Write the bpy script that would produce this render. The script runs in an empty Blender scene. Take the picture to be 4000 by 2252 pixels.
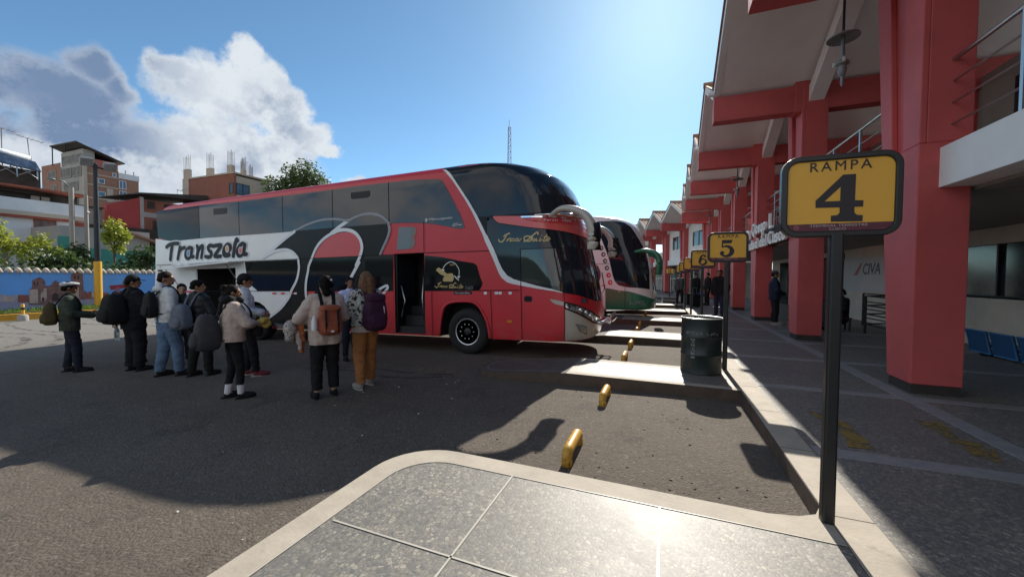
import bpy, bmesh, math, random
from math import sin, cos, pi, radians, atan2, sqrt, atan
from mathutils import Vector, Matrix, noise
from mathutils.geometry import tessellate_polygon
random.seed(7)
SC = bpy.context.scene
COL = SC.collection
# ------------------------------------------------------------------ camera
cam_d = bpy.data.cameras.new('camera'); cam = bpy.data.objects.new('camera', cam_d); COL.objects.link(cam)
cam_d.sensor_width = 36; cam_d.lens = 36*1502/4000; cam_d.clip_start = .05; cam_d.clip_end = 4000
def cam_matrix(yaw, pitch, roll, loc):
    a, p, r = radians(yaw), radians(pitch), radians(roll)
    f = Vector((-sin(a)*cos(p), cos(a)*cos(p), -sin(p))); rt = Vector((cos(a), sin(a), 0)); up = rt.cross(f)
    r2 = rt*cos(r)+up*sin(r); u2 = up*cos(r)-rt*sin(r)
    m = Matrix((r2, u2, -f)).transposed().to_4x4(); m.translation = loc; return m
cam.matrix_world = cam_matrix(21.5, 1.75, .4, (0, 0, 1.6))
SC.camera = cam
# ------------------------------------------------------------------ light
SUN_EL, SUN_AZ = 35.1, -1.2           # azimuth measured from +Y towards +X
SC.view_settings.view_transform = 'Standard'; SC.view_settings.look = 'None'
SC.view_settings.gamma = 1; SC.view_settings.exposure = 0.62
sun_d = bpy.data.lights.new('sun', 'SUN'); sun_d.energy = 4.2; sun_d.angle = radians(.55); sun_d.color = (1, .93, .82)
sun = bpy.data.objects.new('sun', sun_d); COL.objects.link(sun)
sd = Vector((sin(radians(SUN_AZ))*cos(radians(SUN_EL)), cos(radians(SUN_AZ))*cos(radians(SUN_EL)), sin(radians(SUN_EL))))
sun.rotation_euler = sd.to_track_quat('Z', 'Y').to_euler(); sun.location = (0, 0, 60)
W = bpy.data.worlds.new('World'); SC.world = W; W.use_nodes = True
wt = W.node_tree; wt.nodes.clear()
class NT:
    """tiny node helper: numbers or sockets in, sockets out"""
    def __init__(s, t): s.t = t
    def n(s, typ, **kw):
        nd = s.t.nodes.new(typ)
        for k, v in kw.items(): setattr(nd, k, v)
        return nd
    def put(s, sock, v):
        if isinstance(v, bpy.types.NodeSocket): s.t.links.new(v, sock)
        else: sock.default_value = v
    def m(s, op, a, b=0.0, c=None, clamp=False):
        nd = s.n('ShaderNodeMath', operation=op, use_clamp=clamp); s.put(nd.inputs[0], a); s.put(nd.inputs[1], b)
        if c is not None: s.put(nd.inputs[2], c)
        return nd.outputs[0]
    def mix(s, f, a, b, blend='MIX'):
        nd = s.n('ShaderNodeMix', data_type='RGBA', blend_type=blend); s.put(nd.inputs[0], f)
        for i, v in ((6, a), (7, b)):
            if isinstance(v, (tuple, list)) and len(v) == 3: v = (*v, 1)
            s.put(nd.inputs[i], v)
        return nd.outputs[2]
    def noise(s, co, scale, detail=4, rough=.55, dist=0):
        nd = s.n('ShaderNodeTexNoise'); s.put(nd.inputs['Vector'], co); nd.inputs['Scale'].default_value = scale
        nd.inputs['Detail'].default_value = detail; nd.inputs['Roughness'].default_value = rough; nd.inputs['Distortion'].default_value = dist
        return nd.outputs[0]
    def vor(s, co, scale, feature='F1'):
        nd = s.n('ShaderNodeTexVoronoi', feature=feature); s.put(nd.inputs['Vector'], co); nd.inputs['Scale'].default_value = scale
        return nd
    def ramp(s, f, stops, interp='LINEAR'):
        nd = s.n('ShaderNodeValToRGB'); nd.color_ramp.interpolation = interp
        e = nd.color_ramp.elements
        while len(e) < len(stops): e.new(.5)
        for i, (p, c) in enumerate(stops):
            e[i].position = p; e[i].color = (*c, 1) if len(c) == 3 else c
        s.put(nd.inputs[0], f); return nd.outputs[0]
    def sstep(s, x, a, b):
        nd = s.n('ShaderNodeMapRange', interpolation_type='SMOOTHSTEP'); s.put(nd.inputs[0], x); s.put(nd.inputs[1], a); s.put(nd.inputs[2], b)
        return nd.outputs[0]
T = NT(wt)
sky = T.n('ShaderNodeTexSky', sky_type='NISHITA'); sky.sun_disc = False
sky.sun_elevation = radians(SUN_EL); sky.sun_rotation = radians(SUN_AZ); sky.altitude = 3300; sky.air_density = 1.0; sky.dust_density = 2.8; sky.ozone_density = .3
tc = T.n('ShaderNodeTexCoord'); sep = T.n('ShaderNodeSeparateXYZ'); wt.links.new(tc.outputs['Generated'], sep.inputs[0])
dx, dy, dz = sep.outputs
nz1 = T.noise(tc.outputs['Generated'], 17, 9, .66); nz2 = T.noise(tc.outputs['Generated'], 6, 3, .5); nz3 = T.noise(tc.outputs['Generated'], 60, 7, .7)
az = T.m('MULTIPLY', T.m('ARCTAN2', dx, dy), 180/pi); el = T.m('MULTIPLY', T.m('ARCSINE', dz), 180/pi)
nb = T.n('ShaderNodeTexNoise'); nb.inputs['Scale'].default_value = 12; nb.inputs['Detail'].default_value = 4
T.put(nb.inputs['Vector'], tc.outputs['Generated'])
nsep = T.n('ShaderNodeSeparateColor'); wt.links.new(nb.outputs['Color'], nsep.inputs[0])
az2 = T.m('ADD', az, T.m('MULTIPLY', T.m('SUBTRACT', nsep.outputs[0], .5), 4.5)); el2 = T.m('ADD', el, T.m('MULTIPLY', T.m('SUBTRACT', nsep.outputs[1], .5), 3.5))
BLOBS = [(-70.5,16.6,6,3.4),(-77,15.8,6,2.9),(-68.2,20.0,2.4,2.0),(-66.6,18.4,2.0,2.2),(-60,20.3,4.6,4.0),(-62.6,22.0,1.9,1.9),(-55.6,21.5,4.2,4.2),(-55.8,25.0,2.3,2.0),(-53.8,23.2,2.2,2.6),(-51.8,19.2,3.8,3.9),(-48.6,17.2,3.0,2.5),(-46.3,16.2,1.9,1.1),(-57,14.5,10,4.2),(-66,13,9,3.5),(-80,11,14,3.6),(-57,10,14,5),(-43.6,12.0,2.2,1.6),(3.2,9.8,2.3,1.1),(-10.5,8.0,3,.7)]
f = None
for a, e, ra, re in BLOBS:
    q = T.m('SUBTRACT', 1.0, T.m('ADD', T.m('POWER', T.m('ABSOLUTE', T.m('DIVIDE', T.m('SUBTRACT', az2, a), ra)), 2), T.m('POWER', T.m('ABSOLUTE', T.m('DIVIDE', T.m('SUBTRACT', el2, e), re)), 2)))
    f = q if f is None else T.m('SMOOTH_MAX', f, q, .25)
dens = T.m('ADD', f, T.m('ADD', T.m('MULTIPLY', T.m('SUBTRACT', nz1, .5), 1.35), T.m('MULTIPLY', T.m('SUBTRACT', nz3, .5), .85)))
calm = T.m('SUBTRACT', 1.0, T.m('MULTIPLY', T.sstep(az, -62, -68), .55)); dens = T.m('ADD', f, T.m('MULTIPLY', T.m('SUBTRACT', dens, f), calm))
mask = T.sstep(dens, -.08, .62)
lit = T.sstep(T.m('ADD', az, T.m('ADD', T.m('MULTIPLY', T.m('SUBTRACT', nz2, .5), 6), T.m('MULTIPLY', T.m('SUBTRACT', nz1, .5), 10))), -69, -58)
lit = T.m('ADD', lit, T.m('MULTIPLY', T.sstep(dens, .95, .25), .38), clamp=True)
lit = T.m('SUBTRACT', lit, T.m('MULTIPLY', T.sstep(nz2, .5, .68), T.m('MULTIPLY', T.sstep(dens, .5, 1.1), .45)), clamp=True)
lowlit = T.sstep(T.m('ADD', el, T.m('MULTIPLY', T.m('SUBTRACT', nz1, .5), 5)), 13.2, 11.2); lit = T.m('MAXIMUM', lit, T.m('MULTIPLY', lowlit, .85))
lit = T.m('SUBTRACT', lit, T.m('MULTIPLY', T.sstep(nz1, .46, .66), .22), clamp=True)
CB = 5.1
ccol = T.mix(lit, (.20*CB, .29*CB, .46*CB), (.80*CB, .86*CB, .92*CB))
skyc = T.mix(1.0, sky.outputs[0], (.66, .90, .93), 'MULTIPLY')
# unseen bright clouds added behind the camera to raise fill in the shade
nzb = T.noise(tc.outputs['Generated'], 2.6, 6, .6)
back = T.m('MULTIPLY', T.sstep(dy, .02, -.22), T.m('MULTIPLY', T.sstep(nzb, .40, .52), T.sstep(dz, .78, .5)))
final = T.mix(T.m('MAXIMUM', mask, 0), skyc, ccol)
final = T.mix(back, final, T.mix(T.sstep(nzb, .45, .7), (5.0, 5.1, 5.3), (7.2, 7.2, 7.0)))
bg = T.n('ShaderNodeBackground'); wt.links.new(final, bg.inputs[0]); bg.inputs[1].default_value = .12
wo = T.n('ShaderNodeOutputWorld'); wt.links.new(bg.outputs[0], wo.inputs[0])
# ------------------------------------------------------------------ materials
MATS = {}
def mat(name, col, rough=.6, metal=0.0, var=.12, vs=2.5, bump=0.0, bs=60, spec=.5, coat=0.0, fine=0.0, emit=None, trans=0.0, alpha=1.0, dirt=None):
    if name in MATS: return MATS[name]
    m = bpy.data.materials.new(name); m.use_nodes = True; t = NT(m.node_tree); p = m.node_tree.nodes['Principled BSDF']
    co = t.n('ShaderNodeTexCoord').outputs['Object']
    base = (*col, 1)
    if var:
        nz = t.noise(co, vs, 5, .6)
        c = t.ramp(nz, [(.3, [x*(1-var) for x in col]), (.7, [min(1, x*(1+var)) for x in col])])
        if fine:
            c = t.mix(T_f(t, co, bs), c, [x*(1-fine) for x in col])
        if dirt:
            dcol, dscale, lo, hi = dirt
            c = t.mix(t.sstep(t.noise(co, dscale, 6, .65), lo, hi), c, dcol)
        t.put(p.inputs['Base Color'], c)
    else: p.inputs['Base Color'].default_value = base
    p.inputs['Roughness'].default_value = rough; p.inputs['Metallic'].default_value = metal; p.inputs['Specular IOR Level'].default_value = spec
    p.inputs['Coat Weight'].default_value = coat; p.inputs['Coat Roughness'].default_value = .06
    p.inputs['Transmission Weight'].default_value = trans; p.inputs['Alpha'].default_value = alpha
    if bump:
        b = t.n('ShaderNodeBump'); b.inputs['Strength'].default_value = bump; b.inputs['Distance'].default_value = .01
        t.put(b.inputs['Height'], t.noise(co, bs, 4, .6)); t.put(p.inputs['Normal'], b.outputs[0])
    if emit:
        p.inputs['Emission Color'].default_value = (*emit[0], 1); p.inputs['Emission Strength'].default_value = emit[1]
    MATS[name] = m; return m
def T_f(t, co, bs): return t.sstep(t.noise(co, bs, 3, .6), .5, .75)
def shader(name):
    m = bpy.data.materials.new(name); m.use_nodes = True; t = NT(m.node_tree); p = m.node_tree.nodes['Principled BSDF']
    co = t.n('ShaderNodeTexCoord').outputs['Object']; MATS[name] = m; return m, t, p, co
def setbump(t, p, h, s, d=.01):
    b = t.n('ShaderNodeBump'); b.inputs['Strength'].default_value = s; b.inputs['Distance'].default_value = d
    t.put(b.inputs['Height'], h); t.put(p.inputs['Normal'], b.outputs[0])
# asphalt: worn brown-grey, pale stones, dark oil patches, tyre-polished streaks
m, t, p, co = shader('asphalt')
c = t.ramp(t.noise(co, .35, 4, .6), [(.3, (.100, .082, .066)), (.7, (.146, .121, .098))])
c = t.mix(t.sstep(t.noise(co, 1.7, 6, .7), .50, .80), c, (.066, .055, .046))
c = t.mix(t.m('MULTIPLY', t.sstep(t.noise(co, 14, 6, .75), .52, .74), .5), c, (.056, .047, .039)); c = t.mix(t.m('MULTIPLY', t.sstep(t.noise(co, 22, 5, .7), .57, .75), .4), c, (.21, .18, .145))
vs_ = t.vor(co, 48); vv = t.n('ShaderNodeSeparateColor'); t.put(vv.inputs[0], vs_.outputs['Color']); c = t.mix(t.m('MULTIPLY', t.m('GREATER_THAN', vv.outputs[0], .68), .34), c, t.ramp(vv.outputs[1], [(0, (.03, .026, .022)), (.6, (.11, .095, .08)), (1, (.30, .265, .22))]))
st = t.n('ShaderNodeMapping'); st.inputs['Scale'].default_value = (.25, 3.0, 1); t.put(st.inputs['Vector'], co)
c = t.mix(t.m('MULTIPLY', t.sstep(t.noise(st.outputs[0], 1.1, 5, .6, .6), .56, .75), .45), c, (.06, .055, .05))
sx = t.n('ShaderNodeSeparateXYZ'); t.put(sx.inputs[0], co); c = t.mix(t.m('MULTIPLY', t.sstep(sx.outputs[0], -9, -20), .75), c, (.235, .225, .205))
t.put(p.inputs['Base Color'], c); p.inputs['Roughness'].default_value = .88; p.inputs['Specular IOR Level'].default_value = .3
setbump(t, p, t.m('ADD', t.m('ADD', t.noise(co, 60, 4, .7), t.m('MULTIPLY', t.noise(co, 9, 4, .6), .8)), t.m('MULTIPLY', vs_.outputs['Distance'], -.6)), .8, .012)
def terrazzo(name, dark, k, rough):
    m, t, p, co = shader(name)
    w_ = t.n('ShaderNodeMapping'); t.put(w_.inputs['Vector'], co); w_.inputs['Scale'].default_value = (1, 1, .2)
    v = t.vor(w_.outputs[0], 42); e = t.vor(w_.outputs[0], 42, 'DISTANCE_TO_EDGE')
    s = t.n('ShaderNodeSeparateColor'); t.put(s.inputs[0], v.outputs['Color'])
    chip = t.ramp(s.outputs[0], [(0, (.11*k, .11*k, .105*k)), (.3, (.17*k, .165*k, .15*k)), (.55, (.23*k, .21*k, .17*k)), (.8, (.30*k, .275*k, .225*k)), (1, (.42*k, .385*k, .31*k))])
    c = t.mix(t.sstep(e.outputs['Distance'], .03, .14), dark, chip)
    v2 = t.vor(co, 95); s2 = t.n('ShaderNodeSeparateColor'); t.put(s2.inputs[0], v2.outputs['Color'])
    c = t.mix(t.m('MULTIPLY', t.m('GREATER_THAN', s2.outputs[1], .6), .5), c, t.ramp(s2.outputs[2], [(0, (.07*k, .07*k, .075*k)), (1, (.34*k, .32*k, .28*k))]))
    c = t.mix(t.m('MULTIPLY', t.sstep(t.noise(co, 1.4, 6, .65), .42, .78), .5), c, dark)
    sl = t.n('ShaderNodeVectorMath', operation='FLOOR'); t.put(sl.inputs[0], co); wn = t.n('ShaderNodeTexWhiteNoise', noise_dimensions='3D'); t.put(wn.inputs[0], sl.outputs[0]); c = t.mix(t.m('MULTIPLY', wn.outputs[0], .22), c, [x*.7 for x in dark])
    c = t.mix(t.m('MULTIPLY', t.sstep(t.noise(co, 5, 7, .75), .62, .72), .55), c, (.06, .052, .045))
    t.put(p.inputs['Base Color'], c); t.put(p.inputs['Roughness'], t.m('ADD', rough, t.m('MULTIPLY', t.noise(co, 3, 4), .12)))
    setbump(t, p, e.outputs['Distance'], .18, .004); p.inputs['Specular IOR Level'].default_value = .5; return m
terrazzo('terrazzo', (.15, .142, .128), 1.0, .47)
terrazzo('terrazzo_dark', (.14, .136, .135), 1.0, .45)
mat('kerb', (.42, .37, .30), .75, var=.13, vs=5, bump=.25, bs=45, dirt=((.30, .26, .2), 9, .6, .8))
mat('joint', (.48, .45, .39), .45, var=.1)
mat('kerb_face', (.085, .06, .045), .85, var=.25, vs=6, bump=.3)  # kerb sides: shade put into the colour; also used for the joint lines
mat('red_paint', (.50, .085, .082), .62, var=.14, vs=1.1, bump=.08, bs=25, dirt=((.36, .085, .075), 3, .55, .85))
t = NT(MATS['red_paint'].node_tree); p = MATS['red_paint'].node_tree.nodes['Principled BSDF']; co = t.n('ShaderNodeTexCoord').outputs['Object']      # chips and scuffs in the paint
t.put(p.inputs['Base Color'], t.mix(t.sstep(t.noise(co, 5, 8, .75), .70, .74), p.inputs['Base Color'].links[0].from_socket, (.52, .36, .33)))
mat('white_wall', (.78, .78, .76), .8, var=.07, vs=1.2, dirt=((.40, .39, .36), 3, .62, .9))
mat('grey_soffit', (.80, .79, .77), .85, var=.06, vs=1)
mat('brown_wall', (.26, .215, .18), .85, var=.12)
mat('cream_wall', (.70, .66, .56), .85, var=.08)
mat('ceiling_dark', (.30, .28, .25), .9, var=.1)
mat('steel', (.42, .43, .42), .35, 1.0, var=.08)
mat('dark_metal', (.02, .022, .025), .45, .3, var=.2)
mat('black_paint', (.010, .011, .013), .38, var=.25, vs=6, dirt=((.05, .03, .02), 14, .68, .8))
mat('plinth_dark', (.035, .03, .028), .8, var=.3)
mat('glass_dark', (.012, .015, .02), .08, var=0, spec=.6)
mat('tile', (.30, .17, .11), .8, var=.35, vs=9, bump=.2)
mat('tile_pale', (.50, .44, .36), .8, var=.3, vs=9)
# ------------------------------------------------------------------ mesh helpers
class MB:
    def __init__(s): s.v = []; s.f = []; s.mi = []; s.xf = None; s.cur = 0
    def add(s, vs, fs):
        o = len(s.v); s.v += [tuple(v) for v in vs]; s.f += [[i+o for i in f] for f in fs]; s.mi += [s.cur]*len(fs); return s
    def box(s, x0, x1, y0, y1, z0, z1):
        return s.add([(x, y, z) for z in (z0, z1) for y in (y0, y1) for x in (x0, x1)], [(0,2,3,1),(4,5,7,6),(0,1,5,4),(2,6,7,3),(0,4,6,2),(1,3,7,5)])
    def hexa(s, b, t):      # bottom quad, top quad (ccw from above)
        return s.add(list(b)+list(t), [(3,2,1,0),(4,5,6,7),(0,1,5,4),(1,2,6,5),(2,3,7,6),(3,0,4,7)])
    def prism(s, poly, a, b, axis='z'):
        n = len(poly)
        mk = {'z': lambda p, h: (p[0], p[1], h), 'y': lambda p, h: (p[0], h, p[1]), 'x': lambda p, h: (h, p[0], p[1])}[axis]
        o = len(s.v); s.v += [mk(q, a) for q in poly]+[mk(q, b) for q in poly]
        fs = [[o+i, o+(i+1) % n, o+n+(i+1) % n, o+n+i] for i in range(n)]
        tri = tessellate_polygon([[Vector((q[0], q[1], 0)) for q in poly]])
        for t_ in tri: fs.append([o+i for i in t_]); fs.append([o+n+i for i in reversed(t_)])
        s.f += fs; s.mi += [s.cur]*len(fs); return s
    def flat(s, poly, z, axis='z'):
        mk = {'z': lambda p: (p[0], p[1], z), 'y': lambda p: (p[0], z, p[1]), 'x': lambda p: (z, p[0], p[1])}[axis]
        tri = tessellate_polygon([[Vector((q[0], q[1], 0)) for q in poly]])
        return s.add([mk(q) for q in poly], [list(t_) for t_ in tri])
    def tube(s, pts, r, n=8, caps=True, flat=1.0):
        pts = [Vector(q) for q in pts]; rs = r if isinstance(r, (list, tuple)) else [r]*len(pts)
        o = len(s.v); up = Vector((0, 0, 1)); k = len(pts)
        for i, q in enumerate(pts):
            d = (pts[min(i+1, k-1)]-pts[max(i-1, 0)])
            if d.length < 1e-9: d = Vector((0, 0, 1))
            d.normalize(); u = d.cross(up)
            if u.length < .05: u = d.cross(Vector((1, 0, 0)))
            u.normalize(); w_ = u.cross(d)
            for j in range(n):
                a = 2*pi*j/n; s.v.append(tuple(q+u*cos(a)*rs[i]+w_*sin(a)*rs[i]*flat))
        fs = [[o+i*n+j, o+i*n+(j+1) % n, o+(i+1)*n+(j+1) % n, o+(i+1)*n+j] for i in range(k-1) for j in range(n)]
        if caps: fs += [[o+j for j in range(n)], [o+(k-1)*n+j for j in reversed(range(n))]]
        s.f += fs; s.mi += [s.cur]*len(fs); return s
    def lathe(s, prof, n=20, c=(0, 0, 0), axis='z'):
        o = len(s.v); k = len(prof)
        for r, h in prof:
            for j in range(n):
                a = 2*pi*j/n; x, y = r*cos(a), r*sin(a)
                v = {'z': (x, y, h), 'y': (x, h, y), 'x': (h, x, y)}[axis]; s.v.append((c[0]+v[0], c[1]+v[1], c[2]+v[2]))
        fs = [[o+i*n+j, o+i*n+(j+1) % n, o+(i+1)*n+(j+1) % n, o+(i+1)*n+j] for i in range(k-1) for j in range(n)]
        fs += [[o+j for j in reversed(range(n))], [o+(k-1)*n+j for j in range(n)]]
        s.f += fs; s.mi += [s.cur]*len(fs); return s
    def ball(s, c, r, n=10, k=7):
        r = r if isinstance(r, (tuple, list)) else (r, r, r)
        o = len(s.v)
        for i in range(1, k):
            th = pi*i/k
            for j in range(n): s.v.append((c[0]+r[0]*sin(th)*cos(2*pi*j/n), c[1]+r[1]*sin(th)*sin(2*pi*j/n), c[2]+r[2]*cos(th)))
        a, b = len(s.v), len(s.v)+1; s.v += [(c[0], c[1], c[2]+r[2]), (c[0], c[1], c[2]-r[2])]
        fs = [[o+i*n+j, o+(i+1)*n+j, o+(i+1)*n+(j+1) % n, o+i*n+(j+1) % n] for i in range(k-2) for j in range(n)]
        fs += [[a, o+j, o+(j+1) % n] for j in range(n)] + [[b, o+(k-2)*n+(j+1) % n, o+(k-2)*n+j] for j in range(n)]
        s.f += fs; s.mi += [s.cur]*len(fs); return s
    def mesh(s, name, smooth=False, fix=True):
        me = bpy.data.meshes.new(name); vs = [s.xf @ Vector(v) for v in s.v] if s.xf else s.v
        me.from_pydata(vs, [], s.f)
        for i, q in enumerate(me.polygons): q.material_index = s.mi[i]
        if fix:
            bm = bmesh.new(); bm.from_mesh(me); bmesh.ops.recalc_face_normals(bm, faces=bm.faces); bm.to_mesh(me); bm.free()
        if smooth:
            for q in me.polygons: q.use_smooth = True
        return me
    def build(s, name, m, parent=None, smooth=False, bevel=0, fix=True):
        o = bpy.data.objects.new(name, s.mesh(name, smooth, fix)); COL.objects.link(o)
        for q in (m if isinstance(m, (list, tuple)) else [m]): o.data.materials.append(MATS[q] if isinstance(q, str) else q)
        if parent: o.parent = parent
        if bevel:
            b = o.modifiers.new('bevel', 'BEVEL'); b.width = bevel; b.segments = 2; b.limit_method = 'ANGLE'
        if smooth and smooth != 'all':
            try: o.data.set_sharp_from_angle(angle=radians(40))
            except Exception: pass
        return o
def tag(o, label=None, cat=None, group=None, kind=None):
    if label: o['label'] = label
    if cat: o['category'] = cat
    if group: o['group'] = group
    if kind: o['kind'] = kind
    return o
def thing(name, label, cat, loc=(0, 0, 0), rz=0, group=None):
    o = bpy.data.objects.new(name, None); COL.objects.link(o); o.empty_display_size = .3
    o.location = loc; o.rotation_euler = (0, 0, rz); return tag(o, label, cat, group)
def dup(root, loc=None, rz=None, label=None, group=None):
    r = root.copy(); COL.objects.link(r)
    if loc is not None: r.location = loc
    if rz is not None: r.rotation_euler = (0, 0, rz)
    if label: r['label'] = label
    if group: r['group'] = group
    for ch in list(root.children):
        c = ch.copy(); COL.objects.link(c); c.parent = r
        for g in list(ch.children):
            d = g.copy(); COL.objects.link(d); d.parent = c
    return r
def text_mb(body, size, align='CENTER', bold=0.0, shear=0.0, space=1.0, depth=.004, line=1.0):
    """text turned into mesh, lying in XY, returned as (verts, faces)"""
    cu = bpy.data.curves.new('txt', 'FONT'); cu.body = body; cu.size = size; cu.align_x = align; cu.offset = bold; cu.shear = shear
    cu.space_character = space; cu.extrude = depth; cu.resolution_u = 3; cu.space_line = line
    o = bpy.data.objects.new('txt', cu); COL.objects.link(o)
    dg = bpy.context.evaluated_depsgraph_get(); me = bpy.data.meshes.new_from_object(o.evaluated_get(dg))
    vs = [tuple(v.co) for v in me.vertices]; fs = [list(q.vertices) for q in me.polygons]
    bpy.data.objects.remove(o); bpy.data.curves.remove(cu); bpy.data.meshes.remove(me); return vs, fs
def fit_text(body, x0, x1, z0, z1, **kw):
    """text scaled to fill the box; returns verts in (u, w, depth)"""
    vs, fs = text_mb(body, 1.0, 'LEFT', **kw)
    a0, a1 = min(v[0] for v in vs), max(v[0] for v in vs); b0, b1 = min(v[1] for v in vs), max(v[1] for v in vs)
    return [((v[0]-a0)/(a1-a0)*(x1-x0)+x0, (v[1]-b0)/(b1-b0)*(z1-z0)+z0, v[2]) for v in vs], fs
def gz(x): return .022*max(-17, min(0, x))
def smooth_line(pts, n=6):
    """Catmull-Rom through 2-D or 3-D points"""
    P = [Vector(q) for q in pts]; out = []
    for i in range(len(P)-1):
        a, b, c, d = P[max(i-1, 0)], P[i], P[i+1], P[min(i+2, len(P)-1)]
        for k in range(n):
            u = k/n; out.append(.5*((2*b)+(c-a)*u+(2*a-5*b+4*c-d)*u*u+(3*b-a-3*c+d)*u**3))
    out.append(P[-1]); return out
def rounded_rect(x0, x1, y0, y1, r, n=5):
    o = []
    for cx, cy, a0 in ((x1-r, y1-r, 0), (x0+r, y1-r, 90), (x0+r, y0+r, 180), (x1-r, y0+r, 270)):
        for i in range(n+1): a = radians(a0+90*i/n); o.append((cx+r*cos(a), cy+r*sin(a)))
    return o
# ================================================================== SETTING: ground, platforms
mb = MB()
xs = [-700, -300, -120, -60, -40, -30, -24, -17] + [-16+i for i in range(16)] + [0, 2, 6, 20, 80, 300, 700]; ys = [-300, -60, -20] + [-10+2*i for i in range(30)] + [60, 100, 200, 500, 900]
mb.add([(x, y, gz(x)) for y in ys for x in xs], [(j*len(xs)+i, j*len(xs)+i+1, (j+1)*len(xs)+i+1, (j+1)*len(xs)+i) for j in range(len(ys)-1) for i in range(len(xs)-1)])
tag(mb.build('ground', 'asphalt'), kind='structure')
PH = .15
mat('ramp_dark', (.085, .075, .068), .8, var=.3, vs=5)
def finger(y0, y1, xl, r, kerb_w, name_joints, ramp=False):
    """loading finger: pale kerb band round a terrazzo field; joins the long kerb at x=.96"""
    X1 = .958
    top = lambda q: PH if not ramp else min(PH, max(gz(q[0])+.03, PH-(-1.35-q[0])*.085))
    def outline(x0, a, b, rr):
        o = [(X1, a)]
        for i in range(9): th = radians(270-90*i/8); o.append((x0+rr+rr*cos(th), a+rr+rr*sin(th)))
        for i in range(9): th = radians(180-90*i/8); o.append((x0+rr+rr*cos(th), b-rr+rr*sin(th)))
        o.append((X1, b))
        if not ramp: return o
        r_ = []
        for p_, q_ in zip(o[:-1], o[1:]):
            r_.append(p_)
            if (p_[0] > -1.35) != (q_[0] > -1.35): r_.append((-1.35, p_[1]))
        return r_+[o[-1]]
    A = outline(xl, y0, y1, r); B = outline(xl+kerb_w, y0+kerb_w, y1-kerb_w, max(.05, r-kerb_w*.6)); n = len(A)
    k = MB(); zz = lambda q: gz(q[0])-.02
    k.add([(*q, top(q)) for q in A]+[(*q, top(q)) for q in B], [(i, i+1, n+i+1, n+i) for i in range(n-1)])
    if ramp:
        for i in range(n-1):
            if A[i][0]+A[i+1][0] < -2.71: k.mi[i] = 4
    k.cur = 1; k.add([(*q, top(q)) for q in A]+[(*q, zz(q)) for q in A], [(i, i+1, n+i+1, n+i) for i in range(n-1)])
    k.cur = 2
    
    for part, mi in (([q for q in B if q[0] >= -1.3501], 2), ([q for q in B if q[0] <= -1.3499], 4)):
        if mi == 2 and not ramp: part = B
        if len(part) < 3: continue
        k.cur = mi; tri = tessellate_polygon([[Vector((*q, 0)) for q in part]]); k.add([(*q, top(q)-.003) for q in part], [list(t_) for t_ in tri])
        if not ramp: break
    k.cur = 3
    for i in range(n-1):
        a, b = Vector(B[i]), Vector(B[i+1]); d = (b-a)
        if d.length < 1e-6: continue
        nn = Vector((-d.y, d.x)).normalized()*.0035; k.add([(*(a-nn), top(a)+.001), (*(b-nn), top(b)+.001), (*(b+nn), top(b)+.001), (*(a+nn), top(a)+.001)], [(0, 1, 2, 3)])
    for (xa, ya, xb, yb) in name_joints:
        d = Vector((xb-xa, yb-ya)); nn = Vector((-d.y, d.x)).normalized()*.006
        k.add([(xa-nn.x, ya-nn.y, PH+.001), (xb-nn.x, yb-nn.y, PH+.001), (xb+nn.x, yb+nn.y, PH+.001), (xa+nn.x, ya+nn.y, PH+.001)], [(0, 1, 2, 3)])
    o = k.build('loading_finger', ['kerb', 'kerb_face', 'terrazzo', 'joint', 'ramp_dark']); return tag(o, kind='structure')
J = [(x, -1.0, x, 2.57) for x in (-1.0, 0, -2+.19)][:2] + [(-1.8, y, .95, y) for y in (1.7, .8, -.1)]
finger(-1.6, 2.76, -2.02, .46, .185, J)
for i in range(7):
    a = 5.68+4.1*i; finger(a, a+1.18, -3.0, .5, .13, [(x, a+.13, x, a+1.05) for x in (-1, 0)], True)
# corner fillets of the kerb where a finger meets it
mb = MB()
for i in range(8):
    a = 2.76+4.1*i
    mb.prism([(.62, a-.001), (.958, a-.001), (.958, a+.22), (.90, a+.10), (.80, a+.04)], -.02, PH-.0005)
tag(mb.build('kerb_corner', 'kerb'), kind='structure')
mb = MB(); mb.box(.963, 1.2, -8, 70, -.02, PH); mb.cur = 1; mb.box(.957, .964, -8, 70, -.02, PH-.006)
mb.cur = 1
for i in range(24): y = -1.2+1.02*i; mb.box(.966, 1.198, y-.003, y+.003, PH-.004, PH+.0012)
tag(mb.build('platform_kerb', ['kerb', 'kerb_face']), kind='structure')
mb = MB(); mb.box(1.2, 14, -8, 70, -.02, PH-.002); mb.box(1.195, 1.206, -8, 40, PH-.01, PH+.0015)
tag(mb.build('platform', ['terrazzo_dark']), kind='structure')
mat('band', (.27, .27, .27), .5, var=.15, vs=8)
mb = MB()
for y in (-.4, 1.75, 3.95, 6.12, 8.3, 10.5, 12.7, 14.9, 17.1, 19.3, 21.5): mb.box(1.21, 6.4, y-.09, y+.09, PH-.006, PH+.002)
mb.box(2.72, 2.90, -6, 40, PH-.006, PH+.0045)
tag(mb.build('floor_band', 'band'), kind='structure')
def worn(name, col, lo=.42, hi=.62, sc=9, rough=.7):
    m, t, p, co = shader(name); p.inputs['Base Color'].default_value = (*col, 1); p.inputs['Roughness'].default_value = rough
    t.put(p.inputs['Alpha'], t.sstep(t.noise(co, sc, 6, .7), lo, hi)); return m
worn('worn_yellow', (.27, .18, .04), .36, .56); worn('faint_yellow', (.30, .24, .10), .50, .66, 7); worn('tyre_mark', (.022, .02, .02), .46, .70, 5); worn('tar_crack', (.02, .018, .017), .40, .5, 8)
mb = MB()
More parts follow.
